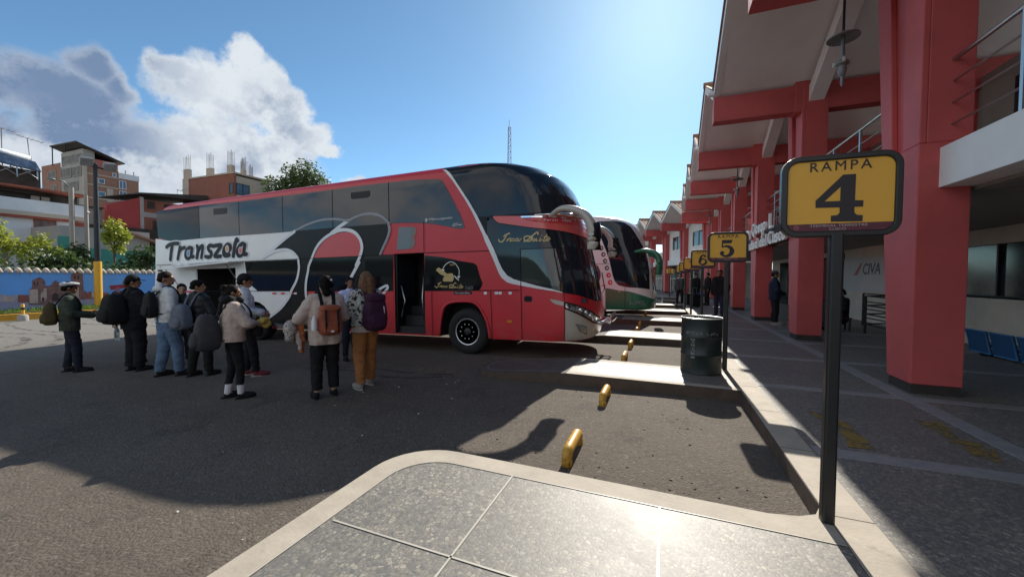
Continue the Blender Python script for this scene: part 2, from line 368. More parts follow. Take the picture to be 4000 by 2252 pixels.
mb.flat([(1.50, 5.10), (1.60, 5.07), (1.69, 4.91), (1.745, 4.81), (1.715, 4.14), (1.505, 4.12), (1.58, 4.37), (1.57, 4.56), (1.525, 4.82)], PH+.004)
mb.flat([(2.436, 5.2), (2.64, 5.187), (2.61, 4.99), (2.54, 4.76), (2.58, 4.70), (2.68, 4.58), (2.52, 4.21), (2.41, 4.30), (2.446, 4.57), (2.376, 4.571), (2.46, 4.67), (2.446, 4.99)], PH+.004)
tag(mb.build('floor_arrow_paint', 'worn_yellow'), kind='structure')
mb = MB()
for xa, xb, y in ((-12, -3.15, 5.84), (-12, -3.15, 9.94), (-12, -3.15, 14.04)):
    n = 12
    for i in range(n):
        u, v = xa+(xb-xa)*i/n, xa+(xb-xa)*(i+1)/n; mb.add([(u, y-.05, gz(u)+.004), (v, y-.05, gz(v)+.004), (v, y+.05, gz(v)+.004), (u, y+.05, gz(u)+.004)], [(0, 1, 2, 3)])
tag(mb.build('bay_line_paint', 'faint_yellow'), kind='structure')
def ribbon(mb, pts, w, dz):
    P = smooth_line([(x, y, 0) for x, y in pts], 5)
    for a, b in zip(P[:-1], P[1:]):
        d = b-a; nn = Vector((-d.y, d.x, 0)).normalized()*w/2
        mb.add([(q.x, q.y, gz(q.x)+dz) for q in (a-nn, b-nn, b+nn, a+nn)], [(0, 1, 2, 3)])
mb = MB()
ribbon(mb, [(-3.4, 5.5), (-3.9, 5.25), (-4.6, 5.2), (-5.3, 5.35), (-6.2, 5.2)], .05, .0055)
ribbon(mb, [(-3.3, 5.7), (-4.0, 5.55), (-4.9, 5.6), (-5.8, 5.5)], .03, .0055)
tag(mb.build('tar_crack', 'tar_crack'), kind='structure')
mb = MB()
for k in range(9): 
    y = 5.2+k*.9+random.uniform(-.3, .3); ribbon(mb, [(-24, y), (-21, y+random.uniform(-.6, .6)), (-18, y+random.uniform(-1, 1)), (-15.5, y+random.uniform(-1, 1))], random.uniform(.12, .3), .0045+k*.0006)
tag(mb.build('tyre_mark', 'tyre_mark'), kind='structure')
# litter and grit scattered on the asphalt
mat('litter', (.62, .6, .55), .8, var=.1); mat('grit', (.05, .035, .025), .9, var=.3)
mb = MB(); R = random.Random(5)
for k in range(36):
    x, y = R.uniform(-4.6, .8), R.uniform(.9, 5.5); s_ = R.uniform(.004, .012)
    if x > -2.1 and (y < 2.9): continue
    a = R.uniform(0, pi); z = gz(x)+.003
    mb.hexa([(x+s_*cos(a+i*pi/2)*R.uniform(.6, 1.5), y+s_*sin(a+i*pi/2)*R.uniform(.6, 1.5), z-.002) for i in range(4)], [(x+.6*s_*cos(a+i*pi/2), y+.6*s_*sin(a+i*pi/2), z+s_*.5) for i in range(4)])
tag(mb.build('litter', 'litter'), kind='stuff', label='pale specks of litter scattered over the asphalt bays', cat='litter')
mb = MB()
for k in range(110):
    x, y = R.uniform(-1.9, .85), R.uniform(2.85, 5.6); s_ = R.uniform(.003, .010)
    if R.random() < .55: y = R.choice((2.86+R.random()*.5, 5.2+R.random()*.45))
    a = R.uniform(0, pi); z = gz(x)+.002
    mb.hexa([(x+s_*1.6*cos(a+i*pi/2), y+s_*sin(a+i*pi/2), z-.002) for i in range(4)], [(x+s_*cos(a+i*pi/2), y+.6*s_*sin(a+i*pi/2), z+s_*.5) for i in range(4)])
tag(mb.build('grit', 'grit'), kind='stuff', label='dark crumbs of dirt and leaf scraps along the bay kerbs', cat='dirt')
# ================================================================== TERMINAL BUILDING
def tile_roof(mbt, xa, xb, ya, za, yb, zb, per=.26):
    """tiled slope between lines (ya,za) and (yb,zb), ribs run down the slope"""
    nx = int((xb-xa)/per*4); L = len(mbt.v)
    for i in range(nx+1):
        x = xa+(xb-xa)*i/nx; h = .045*(1 if (i % 4) in (0, 1) else 0)
        mbt.v += [(x, ya, za+h), (x, yb, zb+h)]
    f_ = [[L+2*i, L+2*i+2, L+2*i+3, L+2*i+1] for i in range(nx)]; mbt.f += f_; mbt.mi += [mbt.cur]*len(f_)
def column_mb(y0, z_top=6.2):
    c = MB(); d = lambda z: .52+.112*z
    def seg(z0, z1, x0, x1, f0, f1):
        c.hexa([(x0, y0+f0*d(z0), z0), (x1, y0+f0*d(z0), z0), (x1, y0+f1*d(z0), z0), (x0, y0+f1*d(z0), z0)], [(x0, y0+f0*d(z1), z1), (x1, y0+f0*d(z1), z1), (x1, y0+f1*d(z1), z1), (x0, y0+f1*d(z1), z1)])
    seg(.27, 3.3, 2.95, 3.45, 0, 1); seg(3.3, z_top, 3.02, 3.45, 0, 1); seg(3.3, z_top, 2.95, 3.02, 0, .40); seg(3.3, z_top, 2.95, 3.02, .70, 1)
    return c
BAY = 4.55
mat('band_board', (.05, .045, .045), .7, var=.15)
def bay(parent, M_, y0, straight=True, opts=()):
    y1 = y0+BAY
    def B(mb_, name, m, **kw): mb_.xf = M_; return mb_.build(name, m, parent, **kw)
    B(column_mb(y0), 'column', 'red_paint', bevel=.012)
    q = MB(); q.box(2.965, 3.44, y0+.015, y0+.53, PH-.01, .275); B(q, 'column_base', 'plinth_dark')
    q = MB(); q.box(1.1, 2.96, y0+.02, y0+.34, 5.52, 6.12); q.box(2.80, 3.06, y0+.01, y0+.36, 5.5, 6.22); q.box(3.44, 8.4, y0+.02, y0+.34, 5.52, 6.12); B(q, 'beam', 'red_paint', bevel=.01)
    ym = y0+BAY/2+.17; v0, v1 = y0+.17, y0+.17+BAY; zr = 6.2+.47*BAY/2; th = .20
    q = MB()      # soffit slab, two slopes
    for xa, xb in ((1.24, 8.6),):
        q.hexa([(xa, v0, 6.13), (xb, v0, 6.13), (xb, ym, zr), (xa, ym, zr)], [(xa, v0, 6.13+th), (xb, v0, 6.13+th), (xb, ym, zr+th), (xa, ym, zr+th)])
        q.hexa([(xa, ym, zr), (xb, ym, zr), (xb, v1, 6.13), (xa, v1, 6.13)], [(xa, ym, zr+th), (xb, ym, zr+th), (xb, v1, 6.13+th), (xa, v1, 6.13+th)])
    roof = B(q, 'roof', 'grey_soffit')
    q = MB(); ov = .03
    tile_roof(q, 1.06, 8.7, v0, 6.13+th+ov, ym, zr+th+ov); tile_roof(q, 1.06, 8.7, v1, 6.13+th+ov, ym, zr+th+ov)
    q.tube([(1.04, ym, zr+th+.06), (8.7, ym, zr+th+.06)], .09, 8)
    q.xf = M_; q.build('roof_tiles', 'tile', roof, fix=False)
    q = MB()      # barge boards on the eave face
    for a, za, b, zb in ((v0+.08, 6.15, ym, zr+.01), (ym, zr+.01, v1-.08, 6.15)):
        q.hexa([(1.10, a, za), (1.238, a, za), (1.238, b, zb), (1.10, b, zb)], [(1.10, a, za+th+.02), (1.238, a, za+th+.02), (1.238, b, zb+th+.02), (1.10, b, zb+th+.02)])
    q.xf = M_; q.build('barge_board', 'white_wall', roof)
    q = MB(); q.tube([(.98, v0, 6.28), (1.5, v0, 6.30)], .075, 8); q.xf = M_; q.build('gutter_spout', 'white_wall', roof, smooth=True)
    q = MB()      # inclined rafters over the column line
    for a, za, b, zb in ((v0+.17, 5.72, ym, zr-.36), (v1-.17, 5.72, ym, zr-.36)):
        lo, hi = sorted(((a, za), (b, zb))); (a, za), (b, zb) = lo, hi
        q.hexa([(3.07, a, za), (3.36, a, za), (3.36, b, zb), (3.07, b, zb)], [(3.07, a, za+.36), (3.36, a, za+.36), (3.36, b, zb+.36), (3.07, b, zb+.36)])
    B(q, 'rafter', 'grey_soffit')
    q = MB(); q.box(3.15, 7.9, y0+.02, y1+.02, 2.74, 3.225); B(q, 'balcony_slab', 'band_board' if straight and 10 < y0 < 21 else 'white_wall')
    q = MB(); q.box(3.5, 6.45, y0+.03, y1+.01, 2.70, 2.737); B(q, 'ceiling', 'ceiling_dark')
    if straight:
        r = thing_part('railing', parent, M_)
        q = MB()
        for z in (3.5, 3.76, 4.02): q.tube([(3.25, y0+.9, z), (3.25, y1+.05, z)], .013, 6)
        q.tube([(3.25, y0+.9, 4.28), (3.25, y1+.05, 4.28)], .026, 8); q.xf = M_; q.build('rail', 'steel', r, smooth=True)
        for yy in (y0+1.3, y0+2.4, y0+3.55):
            q = MB(); q.box(3.235, 3.265, yy-.02, yy+.02, 3.22, 4.27); q.xf = M_; q.build('post', 'steel', r)
        q = MB(); q.box(6.0, 6.15, y0, y1, 3.23, 5.75); B(q, 'upper_wall', 'brown_wall')
        for j, (a, b) in enumerate(((.5, 1.5), (2.7, 3.7))):
            q = MB(); q.box(5.97, 6.02, y0+a, y0+b, 3.24, 5.35); B(q, 'upper_door', 'glass_dark')
        for a in (.1, 1.9, 3.15):
            q = MB(); q.box(5.90, 6.04, y0+a, y0+a+.32, 3.235, 5.74); B(q, 'pilaster', 'red_paint')
    else:
        q = MB(); q.box(3.3, 3.42, y0+.5, y1, 3.23, 4.15)
        if 'open' not in opts:
            q.box(3.30, 3.42, y0+.5, y0+1.5, 4.15, 5.6); q.box(3.30, 3.42, y1-.8, y1, 4.15, 5.6); q.box(3.30, 3.42, y0+1.5, y1-.8, 5.3, 5.6)
        B(q, 'parapet', 'white_wall')
        if 'open' not in opts:
            q = MB(); q.box(3.36, 3.40, y0+1.5, y1-.8, 4.15, 5.3); w_ = B(q, 'window', 'glass_dark')
            q = MB(); q.box(3.33, 3.415, y0+2.6, y0+2.66, 4.15, 5.3); q.xf = M_; q.build('mullion', 'dark_metal', w_)
            q = MB(); q.prism([(v0, 6.1), (v1, 6.1), (ym, zr)], 3.37, 3.45, 'x'); q.box(3.31, 3.42, y0+.34, y1, 5.6, 6.12); B(q, 'gable_wall', 'grey_soffit')
def thing_part(name, parent, M_):
    o = bpy.data.objects.new(name, None); COL.objects.link(o); o.parent = parent; o.empty_display_size = .2; return o
term = thing('terminal_building', 'long red and white terminal building with tapered columns, balcony railings and gabled tile roofs', 'building')
I4 = Matrix.Identity(4)
Y0 = 6.4
for k in range(-2, 5): bay(term, I4, Y0+BAY*k)
q = column_mb(Y0+BAY*5); q.build('column', 'red_paint', term, bevel=.012); q = MB(); q.box(1.1, 8.4, Y0+BAY*5+.02, Y0+BAY*5+.34, 5.52, 6.12); q.build('beam', 'red_paint', term, bevel=.01)
# ground-floor back wall with office windows
yA, yB = Y0-2*BAY, Y0+5*BAY
q = MB(); q.box(6.5, 6.7, yA, yB, PH-.01, 1.24); q.box(6.5, 6.7, yA, yB, 2.36, 2.74)
for y in (-2, 2.2, 6.6, 12.6, 14.6): q.box(6.5, 6.7, y, y+.7, 1.24, 2.36)
q.box(6.5, 6.7, 15.1, yB, 1.24, 2.36); q.build('ground_floor_wall', 'cream_wall', term)
mat('office_glass', (.035, .045, .055), .12, var=.5, vs=2.2, spec=.5)
for a, b in ((-1.3, 2.2), (2.9, 6.6), (7.3, 12.6), (13.3, 14.6)):
    q = MB(); q.box(6.58, 6.61, a, b, 1.24, 2.36); w_ = q.build('window', 'office_glass', term)
    q = MB()
    for i in range(5): y = a+(b-a)*i/4; q.box(6.52, 6.58, y-.025, y+.025, 1.24, 2.36)
    q.box(6.50, 6.58, a, b, 1.21, 1.27); q.build('window_frame', 'dark_metal', w_)
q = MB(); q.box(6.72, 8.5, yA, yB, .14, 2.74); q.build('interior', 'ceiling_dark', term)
# dark side doors / openings farther down the arcade
for a, b in ((19.6, 21.4), (22.6, 24.4), (25.6, 27.2)):
    q = MB(); q.box(6.44, 6.49, a, b, PH, 2.5); q.build('shop_door', 'glass_dark', term)
# wing that bends away at the far end
wing = thing('terminal_wing', 'far red terminal wing with white gables and white upper parapets that bends left', 'building')
Mw = Matrix.Translation((1.25, 30.1, 0)) @ Matrix.Rotation(radians(18), 4, 'Z') @ Matrix.Translation((-1.1, 0, 0))
for k in range(5): bay(wing, Mw, .2+BAY*k, False, ('open',) if k in (2, 4) else ())
q = MB(); q.box(6.2, 6.4, 0, 24, PH, 2.7); q.xf = Mw; q.build('ground_floor_wall', 'white_wall', wing)
mat('shop_glass', (.05, .075, .085), .15, var=.7, vs=1.4)
for i in range(8):
    q = MB(); q.box(4.55, 4.6, .8+i*2.9, .8+i*2.9+2.5, .2, 2.45); q.xf = Mw; w_ = q.build('shop_window', 'shop_glass', wing)
    q = MB(); q.box(4.5, 4.56, .7+i*2.9, .85+i*2.9, .15, 2.7); q.box(4.5, 4.56, .85+i*2.9, 3.6+i*2.9, 1.5, 1.56); q.xf = Mw; q.build('shop_window_frame', 'white_wall', w_)
q = MB(); q.box(1.2, 12, 0, 24, -.02, PH-.006); q.xf = Mw; tag(q.build('platform_far', 'terrazzo_dark'), kind='structure')
# slogan letters on the balcony edge
mat('letter_white', (.82, .81, .76), .5, var=.05)
let = thing('slogan_lettering', 'white slogan letters in two rows along the balcony edge behind the ramp 5 sign', 'lettering', (2.86, 0, 0))
for body, ya, yb, za, zb in (('tura', 17.75, 15.95, 2.98, 3.40), ('Qosqo', 15.65, 13.65, 2.94, 3.47), ('L', 13.28, 12.95, 3.05, 3.49), ('la', 17.75, 17.1, 2.60, 2.92), ('ciudad', 16.9, 14.75, 2.59, 2.93), ('del', 14.45, 13.6, 2.59, 2.94), ('Cusco', 13.35, 11.55, 2.59, 2.96)):
    vs, fs = fit_text(body, 0, ya-yb, za, zb, bold=.012, depth=.03, space=1.02)
    q = MB(); q.add([(-v[2], ya-v[0], v[1]) for v in vs], fs); q.build('word', 'letter_white', let)
# hanging lanterns under the roof
mat('lamp_grey', (.20, .21, .21), .5, .4, var=.2); mat('lamp_bulb', (.45, .45, .42), .3, var=.1)
def lantern(loc, label):
    o = thing('hanging_lantern', label, 'lantern', loc, 0, 'lanterns hung under the terminal roof')
    q = MB(); q.tube([(0, 0, .82), (0, 0, 2.3)], .018, 6); q.build('rod', 'dark_metal', o)
    q = MB(); q.lathe([(.02, .84), (.04, .82), (.09, .785), (.16, .75), (.205, .735), (.205, .72), (.15, .73), (.04, .76)], 20); q.build('hat', 'lamp_grey', o, smooth=True)
    q = MB(); q.lathe([(.026, .75), (.026, .42), (.05, .40), (.085, .36), (.085, .34), (.05, .31), (.06, .24), (.04, .17), (.022, .15), (.024, .06), (.01, .0)], 14); q.build('stem', 'lamp_grey', o, smooth=True)
    q = MB()
    for i in range(3):
        a = 2*pi*i/3+.4; q.ball((.10*cos(a), .10*sin(a), .37), (.028, .028, .045), 8, 6)
    q.build('bulb', 'lamp_bulb', o, smooth='all')
    return o
L0 = lantern((2.5, 7.45, 4.56), 'nearest grey lantern with a conical hat hanging above the ramp 4 sign')
dup(L0, (2.5, 16.55, 4.56), 0, 'middle grey lantern with a conical hat hanging above the ramp 5 sign')
dup(L0, (2.5, 25.65, 4.56), 0, 'farthest small grey lantern hanging just under the last red beam')
# wall banner, queue railing, waiting seats under the arcade
mat('banner_white', (.62, .63, .64), .6, var=.05, vs=1); mat('banner_blue', (.03, .05, .16), .5, var=.1); mat('banner_red', (.45, .04, .06), .5, var=.1); mat('purple_wall', (.07, .05, .13), .8, var=.1)
ban = thing('wall_banner', 'white wall banner with a red slash and dark blue letters under the arcade', 'banner', (6.46, 16.9, 1.74))
q = MB(); q.box(0, .03, -1.6, 1.6, -.56, .62); q.build('panel', 'banner_white', ban)
vs, fs = fit_text('CIVA', 0, 1.15, .02, .40, bold=.01, depth=.002, shear=.15); q = MB(); q.add([(-.006-v[2], .05-v[0], v[1]) for v in vs], fs); q.build('lettering', 'banner_blue', ban)
q = MB(); q.flat([(.75, .0), (.45, .0), (.12, .42), (.22, .42)], -.006, 'x'); q.build('slash', 'banner_red', ban)
tag(MB().box(6.44, 6.49, 18.55, 19.4, PH, 2.6).build('purple_panel', 'purple_wall'), 'tall dark purple panel on the arcade wall beside the white banner', 'panel')
rl = thing('queue_railing', 'dark metal queue railing in front of the white wall banner', 'railing', (0, 0, PH))
for (xa, ya, xb, yb) in ((5.05, 11.7, 5.05, 13.05), (5.05, 13.05, 5.9, 13.6), (5.9, 11.9, 5.9, 15.4)):
    q = MB()
    for z in (.25, .52, .75, 1.0): q.tube([(xa, ya, z), (xb, yb, z)], .02, 6)
    q.build('rail', 'dark_metal', rl, smooth=True)
for x, y in ((5.05, 11.7), (5.05, 13.05), (5.9, 13.6), (5.9, 15.4), (5.9, 11.9)): q = MB(); q.tube([(x, y, 0), (x, y, 1.0)], .03, 6); q.build('post', 'dark_metal', rl, smooth=True)
mat('seat_blue', (.02, .09, .22), .35, var=.1, spec=.6); mat('seat_edge', (.06, .22, .45), .4, var=.1)
def seat_row(loc, rz, label):
    o = thing('seat_row', label, 'bench', loc, rz, 'blue waiting seats under the arcade')
    q = MB(); q.box(-1.2, 1.2, -.03, .03, .14, .19); q.build('beam', 'dark_metal', o)
    for x in (-.9, .9): q = MB(); q.box(x-.03, x+.03, -.22, .22, 0, .04); q.box(x-.025, x+.025, -.025, .025, .03, .15); q.build('leg', 'dark_metal', o)
    for i in range(4):
        x = -.9+.6*i
        q = MB(); q.prism(rounded_rect(x-.25, x+.25, -.24, .22, .06), .20, .24); q.build('seat', 'seat_blue', o)
        q = MB(); q.add([(x+u, .20+.08*v, .06+.42*v) for v in (0, 1) for u in (-.25, .25)]+[(x+u, .24+.08*v, .06+.42*v) for v in (0, 1) for u in (-.25, .25)], [(0, 1, 3, 2), (4, 6, 7, 5), (0, 4, 5, 1), (2, 3, 7, 6), (0, 2, 6, 4), (1, 5, 7, 3)]); b_ = q.build('backrest', 'seat_blue', o)
        q = MB(); q.tube([(x-.25, .235, .06), (x-.25, .315, .48), (x+.25, .315, .48), (x+.25, .235, .06), (x-.25, .235, .06)], .018, 6); q.build('backrest_trim', 'seat_edge', b_, smooth=True)
    return o
s0 = seat_row((5.95, 9.3, PH), radians(90), 'blue plastic seat row beside the near red column, at the right edge')
dup(s0, (5.95, 6.7, PH), radians(90), 'blue plastic seat row mostly hidden at the far right edge behind the first')
TR={'winband':[(-7.042,3.353),(-7.072,3.799),(-7.087,3.906),(-7.002,3.95),(-4.693,3.948),(-3.158,3.92),(-1.507,3.914),(0.359,3.909),(1.127,3.916),(2.08,3.906),(2.823,3.887),(3.432,3.835),(3.517,3.802),(3.62,3.643),(3.753,3.41),(3.868,3.194),(3.956,3.027),(4.024,2.863),(4.064,2.758),(4.047,2.723),(3.976,2.713),(3.793,2.747),(3.582,2.801),(3.256,2.866),(2.907,2.91),(2.474,2.944),(2.115,2.949),(1.153,2.955),(0.542,2.961),(-0.968,2.958),(-1.471,2.948),(-4.615,2.968),(-6.307,2.953),(-6.72,3.015),(-6.971,3.087),(-7.025,3.149)],'vent1':[(-4.254,3.795),(-3.647,3.784),(-3.652,3.622),(-3.802,3.611),(-4.23,3.619)],'vent2':[(0.952,3.773),(1.539,3.768),(1.53,3.647),(1.467,3.608),(0.994,3.612),(0.952,3.642)],'white':[(-7.173,3.072),(-6.974,3.045),(-6.721,3.006),(-6.307,2.953),(-4.615,2.968),(-1.471,2.951),(-0.958,2.953),(-1.166,2.853),(-1.59,2.628),(-2.041,2.36),(-2.18,2.278),(-1.946,2.392),(-1.657,2.467),(-1.336,2.487),(-1.161,2.451),(-1.008,2.374),(-0.884,2.259),(-0.838,2.192),(-0.839,2.21),(-0.827,1.97),(-0.913,1.712),(-1.141,1.396),(-1.21,1.227),(-1.584,0.882),(-2.143,0.581),(-2.494,0.434),(-2.752,0.37),(-3.25,0.37),(-7.437,0.37),(-7.229,2.119)],'black':[(-2.041,2.363),(-1.591,2.621),(-0.958,2.953),(0.542,2.961),(1.153,2.955),(2.039,2.951),(2.056,2.848),(2.041,2.725),(1.968,2.568),(1.838,2.35),(1.781,2.239),(1.793,2.243),(1.75,1.373),(-0.606,1.369),(-0.566,1.082),(-0.454,0.717),(-0.225,0.37),(-2.259,0.37),(-3.286,0.37),(-2.752,0.37),(-2.143,0.581),(-1.584,0.882),(-1.21,1.227),(-1.141,1.396),(-0.913,1.712),(-0.827,1.97),(-0.839,2.21),(-0.838,2.192),(-0.878,2.263),(-1.027,2.4),(-1.258,2.465),(-1.336,2.49),(-1.596,2.472),(-1.863,2.425)],'redloop':[(-0.335,2.217),(-0.2,2.443),(-0.013,2.623),(0.24,2.757),(0.521,2.82),(0.861,2.833),(1.058,2.751),(1.186,2.603),(1.222,2.448),(1.175,2.229)],'redlow':[(-0.581,1.366),(2.161,1.382),(2.12,0.37),(-0.244,0.37),(-0.454,0.717),(-0.543,1.046)],'s_diag':[(-2.179,2.285),(-1.902,2.455),(-1.549,2.655),(-1.245,2.816),(-0.978,2.94)],'s_upl':[(-0.978,2.954),(-0.755,3.024),(-0.471,3.102),(-0.103,3.168),(0.254,3.18),(0.531,3.157),(0.819,3.099)],'s_low':[(-2.179,2.292),(-1.946,2.388),(-1.657,2.467),(-1.337,2.483),(-1.161,2.447),(-1.008,2.371),(-0.888,2.256),(-0.852,2.178),(-0.856,2.155),(-0.843,1.97),(-0.935,1.675),(-1.142,1.385),(-1.242,1.208),(-1.583,0.901),(-2.143,0.593)],'s_out':[(0.295,2.827),(0.56,2.969),(0.835,3.094),(1.104,3.178),(1.349,3.218),(1.589,3.213),(1.776,3.161),(1.61,3.209),(1.736,3.187),(1.874,3.127),(1.995,3.038),(2.062,2.959),(2.085,2.846),(2.076,2.736),(2.014,2.591),(1.902,2.41),(1.812,2.251)],'s_in':[(0.418,2.853),(0.626,2.886),(0.862,2.868),(1.06,2.79),(1.203,2.641),(1.261,2.484),(1.252,2.357),(1.191,2.205),(1.07,1.99),(1.18,2.094),(0.987,1.824),(0.824,1.601)],'s_in2':[(0.452,2.851),(0.205,2.778),(-0.049,2.638),(-0.236,2.458),(-0.381,2.218),(-0.49,2.03),(-0.523,1.889),(-0.597,1.634),(-0.621,1.377),(-0.59,1.119),(-0.52,0.991)],'s_tip':[(1.647,1.352),(1.799,1.439),(1.956,1.501),(2.001,1.482),(1.993,1.439),(1.905,1.351),(1.794,1.238)],'winA':[(-2.949,2.21),(-0.855,2.207),(-0.838,1.97),(-0.923,1.712),(-1.142,1.385),(-2.45,1.38),(-2.73,1.559),(-2.883,1.819)],'winB':[(-0.47,1.998),(-0.364,2.221),(1.043,2.215),(1.18,2.094),(0.8,1.549),(0.668,1.381),(-0.606,1.377),(-0.597,1.634)],'winC':[(1.348,2.219),(2.174,2.222),(2.153,1.388),(1.325,1.384)],'hatch_flap':[(-6.794,2.378),(-3.159,2.285),(-3.144,2.224),(-6.55,2.058)],'vent':[(-7.075,2.106),(-6.824,2.109),(-6.873,1.252),(-7.125,1.251)],'door':[(2.191,2.241),(3.027,2.239),(3.015,1.38),(2.993,0.37),(2.117,0.37)],'winR':[(3.035,2.176),(3.514,2.118),(3.911,2.028),(4.27,1.966),(4.342,1.915),(4.403,1.698),(4.469,1.54),(4.43,1.439),(4.373,1.385),(3.018,1.38)],'seatarc':[(3.509,1.853),(3.564,1.933),(3.646,1.989),(3.726,2.008),(3.818,1.973),(3.889,1.89),(3.922,1.809),(3.911,1.683)],'seatback':[(3.365,1.833),(3.4,1.865),(3.441,1.843),(3.48,1.795),(3.614,1.74),(3.573,1.7),(3.452,1.749)],'seatcush':[(3.504,1.619),(3.518,1.666),(3.614,1.752),(3.748,1.761),(3.78,1.697),(3.772,1.616),(3.744,1.579),(3.517,1.584)],'seatleg':[(3.8,1.696),(3.922,1.591),(3.877,1.615),(3.792,1.662)],'ghostB':[(2.273,2.332),(2.346,2.849),(2.705,2.838),(2.805,2.814),(2.837,2.752),(2.816,2.67),(2.75,2.595),(2.798,2.515),(2.789,2.431),(2.723,2.356),(2.62,2.33)],'ghostB2':[(2.273,2.332),(2.346,2.849),(2.69,2.833),(2.739,2.77),(2.716,2.675),(2.685,2.593),(2.705,2.519),(2.681,2.424),(2.621,2.342)],'stripeL':[(3.528,4.028),(3.593,3.985),(3.672,3.903),(3.773,3.788),(3.898,3.611),(4.078,3.343),(4.251,3.058),(4.397,2.756),(4.499,2.549),(4.546,2.413),(4.653,2.197),(4.759,1.961),(4.851,1.739),(4.91,1.649),(4.992,1.582),(4.959,1.598),(5.041,1.55),(5.135,1.519),(5.32,1.483),(5.614,1.43),(5.9,1.379),(6.154,1.329)],'stripeR':[(3.59,4.035),(3.684,3.975),(3.776,3.873),(3.963,3.604),(4.179,3.289),(4.375,2.959),(4.579,2.556),(4.597,2.544),(4.751,2.237),(4.855,1.981),(4.936,1.814),(5.041,1.691),(5.181,1.613),(5.02,1.695),(5.113,1.628),(5.321,1.571),(5.615,1.493),(5.851,1.428),(6.01,1.39),(6.187,1.34)],'fglow':[(6.18,1.344),(6.546,1.284),(6.892,1.209),(7.235,1.139),(7.494,1.109)],'visor':[(4.732,2.916),(4.774,2.927),(5.36,2.885),(5.653,2.871),(6.368,2.886),(6.783,2.904),(7.169,2.947)],'visorlow':[(4.731,2.894),(4.808,2.817),(4.891,2.774),(5.357,2.684),(5.649,2.622),(6.02,2.577),(6.396,2.544),(6.671,2.517),(6.893,2.497)],'visorchrome':[(5.383,2.864),(5.774,2.838),(6.193,2.825),(6.641,2.81),(7.029,2.825)],'headlamp':[(6.234,1.138),(6.524,1.075),(6.763,1.003),(7.051,0.902),(7.201,0.834),(7.44,0.762),(7.394,0.681),(7.12,0.708),(6.847,0.807),(6.513,0.93),(6.234,1.029)],'hlflash':[(5.902,1.211),(6.039,1.187),(6.196,1.149),(6.185,1.071),(6.004,1.111),(5.941,1.155)],'silver':[(6.208,0.998),(6.265,0.998),(6.512,0.909),(6.85,0.78),(7.076,0.684),(7.307,0.629),(7.569,0.568),(7.577,0.631)],'fog':[(6.464,0.731),(6.518,0.713),(6.845,0.645),(6.881,0.458),(6.609,0.553)],'arch':[(3.381,0.394),(3.406,0.585),(3.452,0.822),(3.51,1.0),(3.646,1.107),(3.872,1.146),(4.132,1.148),(4.259,1.124),(4.384,1.035),(4.505,0.845),(4.577,0.668),(4.61,0.489),(4.619,0.37)],'handle':[(5.402,1.237),(5.426,1.267),(5.544,1.267),(5.569,1.238),(5.568,1.184),(5.543,1.154),(5.43,1.153),(5.404,1.183)]}
TZ={'T1':[(-6.579,2.782),(-6.423,2.842),(-6.202,2.873),(-5.959,2.865)],'T2':[(-6.258,2.859),(-6.337,2.663),(-6.399,2.383)],'r1':[(-5.885,2.752),(-5.948,2.582),(-6.012,2.387)],'r2':[(-5.942,2.582),(-5.835,2.684),(-5.647,2.725)],'a1':[(-5.298,2.686),(-5.413,2.715),(-5.546,2.648),(-5.618,2.537),(-5.61,2.439),(-5.521,2.387),(-5.402,2.424),(-5.331,2.542),(-5.29,2.685)],'a1b':[(-5.29,2.685),(-5.332,2.526),(-5.311,2.429),(-5.233,2.434)],'n1':[(-5.039,2.739),(-5.007,2.626),(-5.064,2.396)],'n2':[(-5.037,2.531),(-4.929,2.67),(-4.8,2.736),(-4.784,2.664),(-4.855,2.397)],'s':[(-4.286,2.705),(-4.43,2.735),(-4.531,2.677),(-4.486,2.589),(-4.392,2.522),(-4.408,2.429),(-4.52,2.394),(-4.655,2.414)],'z':[(-4.262,2.712),(-4.069,2.726),(-3.927,2.712),(-4.076,2.572),(-4.239,2.423),(-4.108,2.395),(-3.965,2.406)],'e':[(-3.807,2.515),(-3.632,2.531),(-3.524,2.611),(-3.543,2.703),(-3.658,2.723),(-3.778,2.637),(-3.831,2.516),(-3.8,2.423),(-3.696,2.404),(-3.579,2.423)],'l':[(-3.219,2.823),(-3.263,2.848),(-3.337,2.708),(-3.42,2.386)],'a2':[(-2.913,2.681),(-3.011,2.723),(-3.148,2.655),(-3.232,2.538),(-3.236,2.44),(-3.171,2.385),(-3.046,2.418),(-2.964,2.527),(-2.913,2.681)],'a2b':[(-2.906,2.689),(-2.965,2.512),(-2.946,2.422),(-2.858,2.426)],'d1':[(-5.453,2.539)],'d2':[(-3.652,2.601)],'d3':[(-3.086,2.532)]}
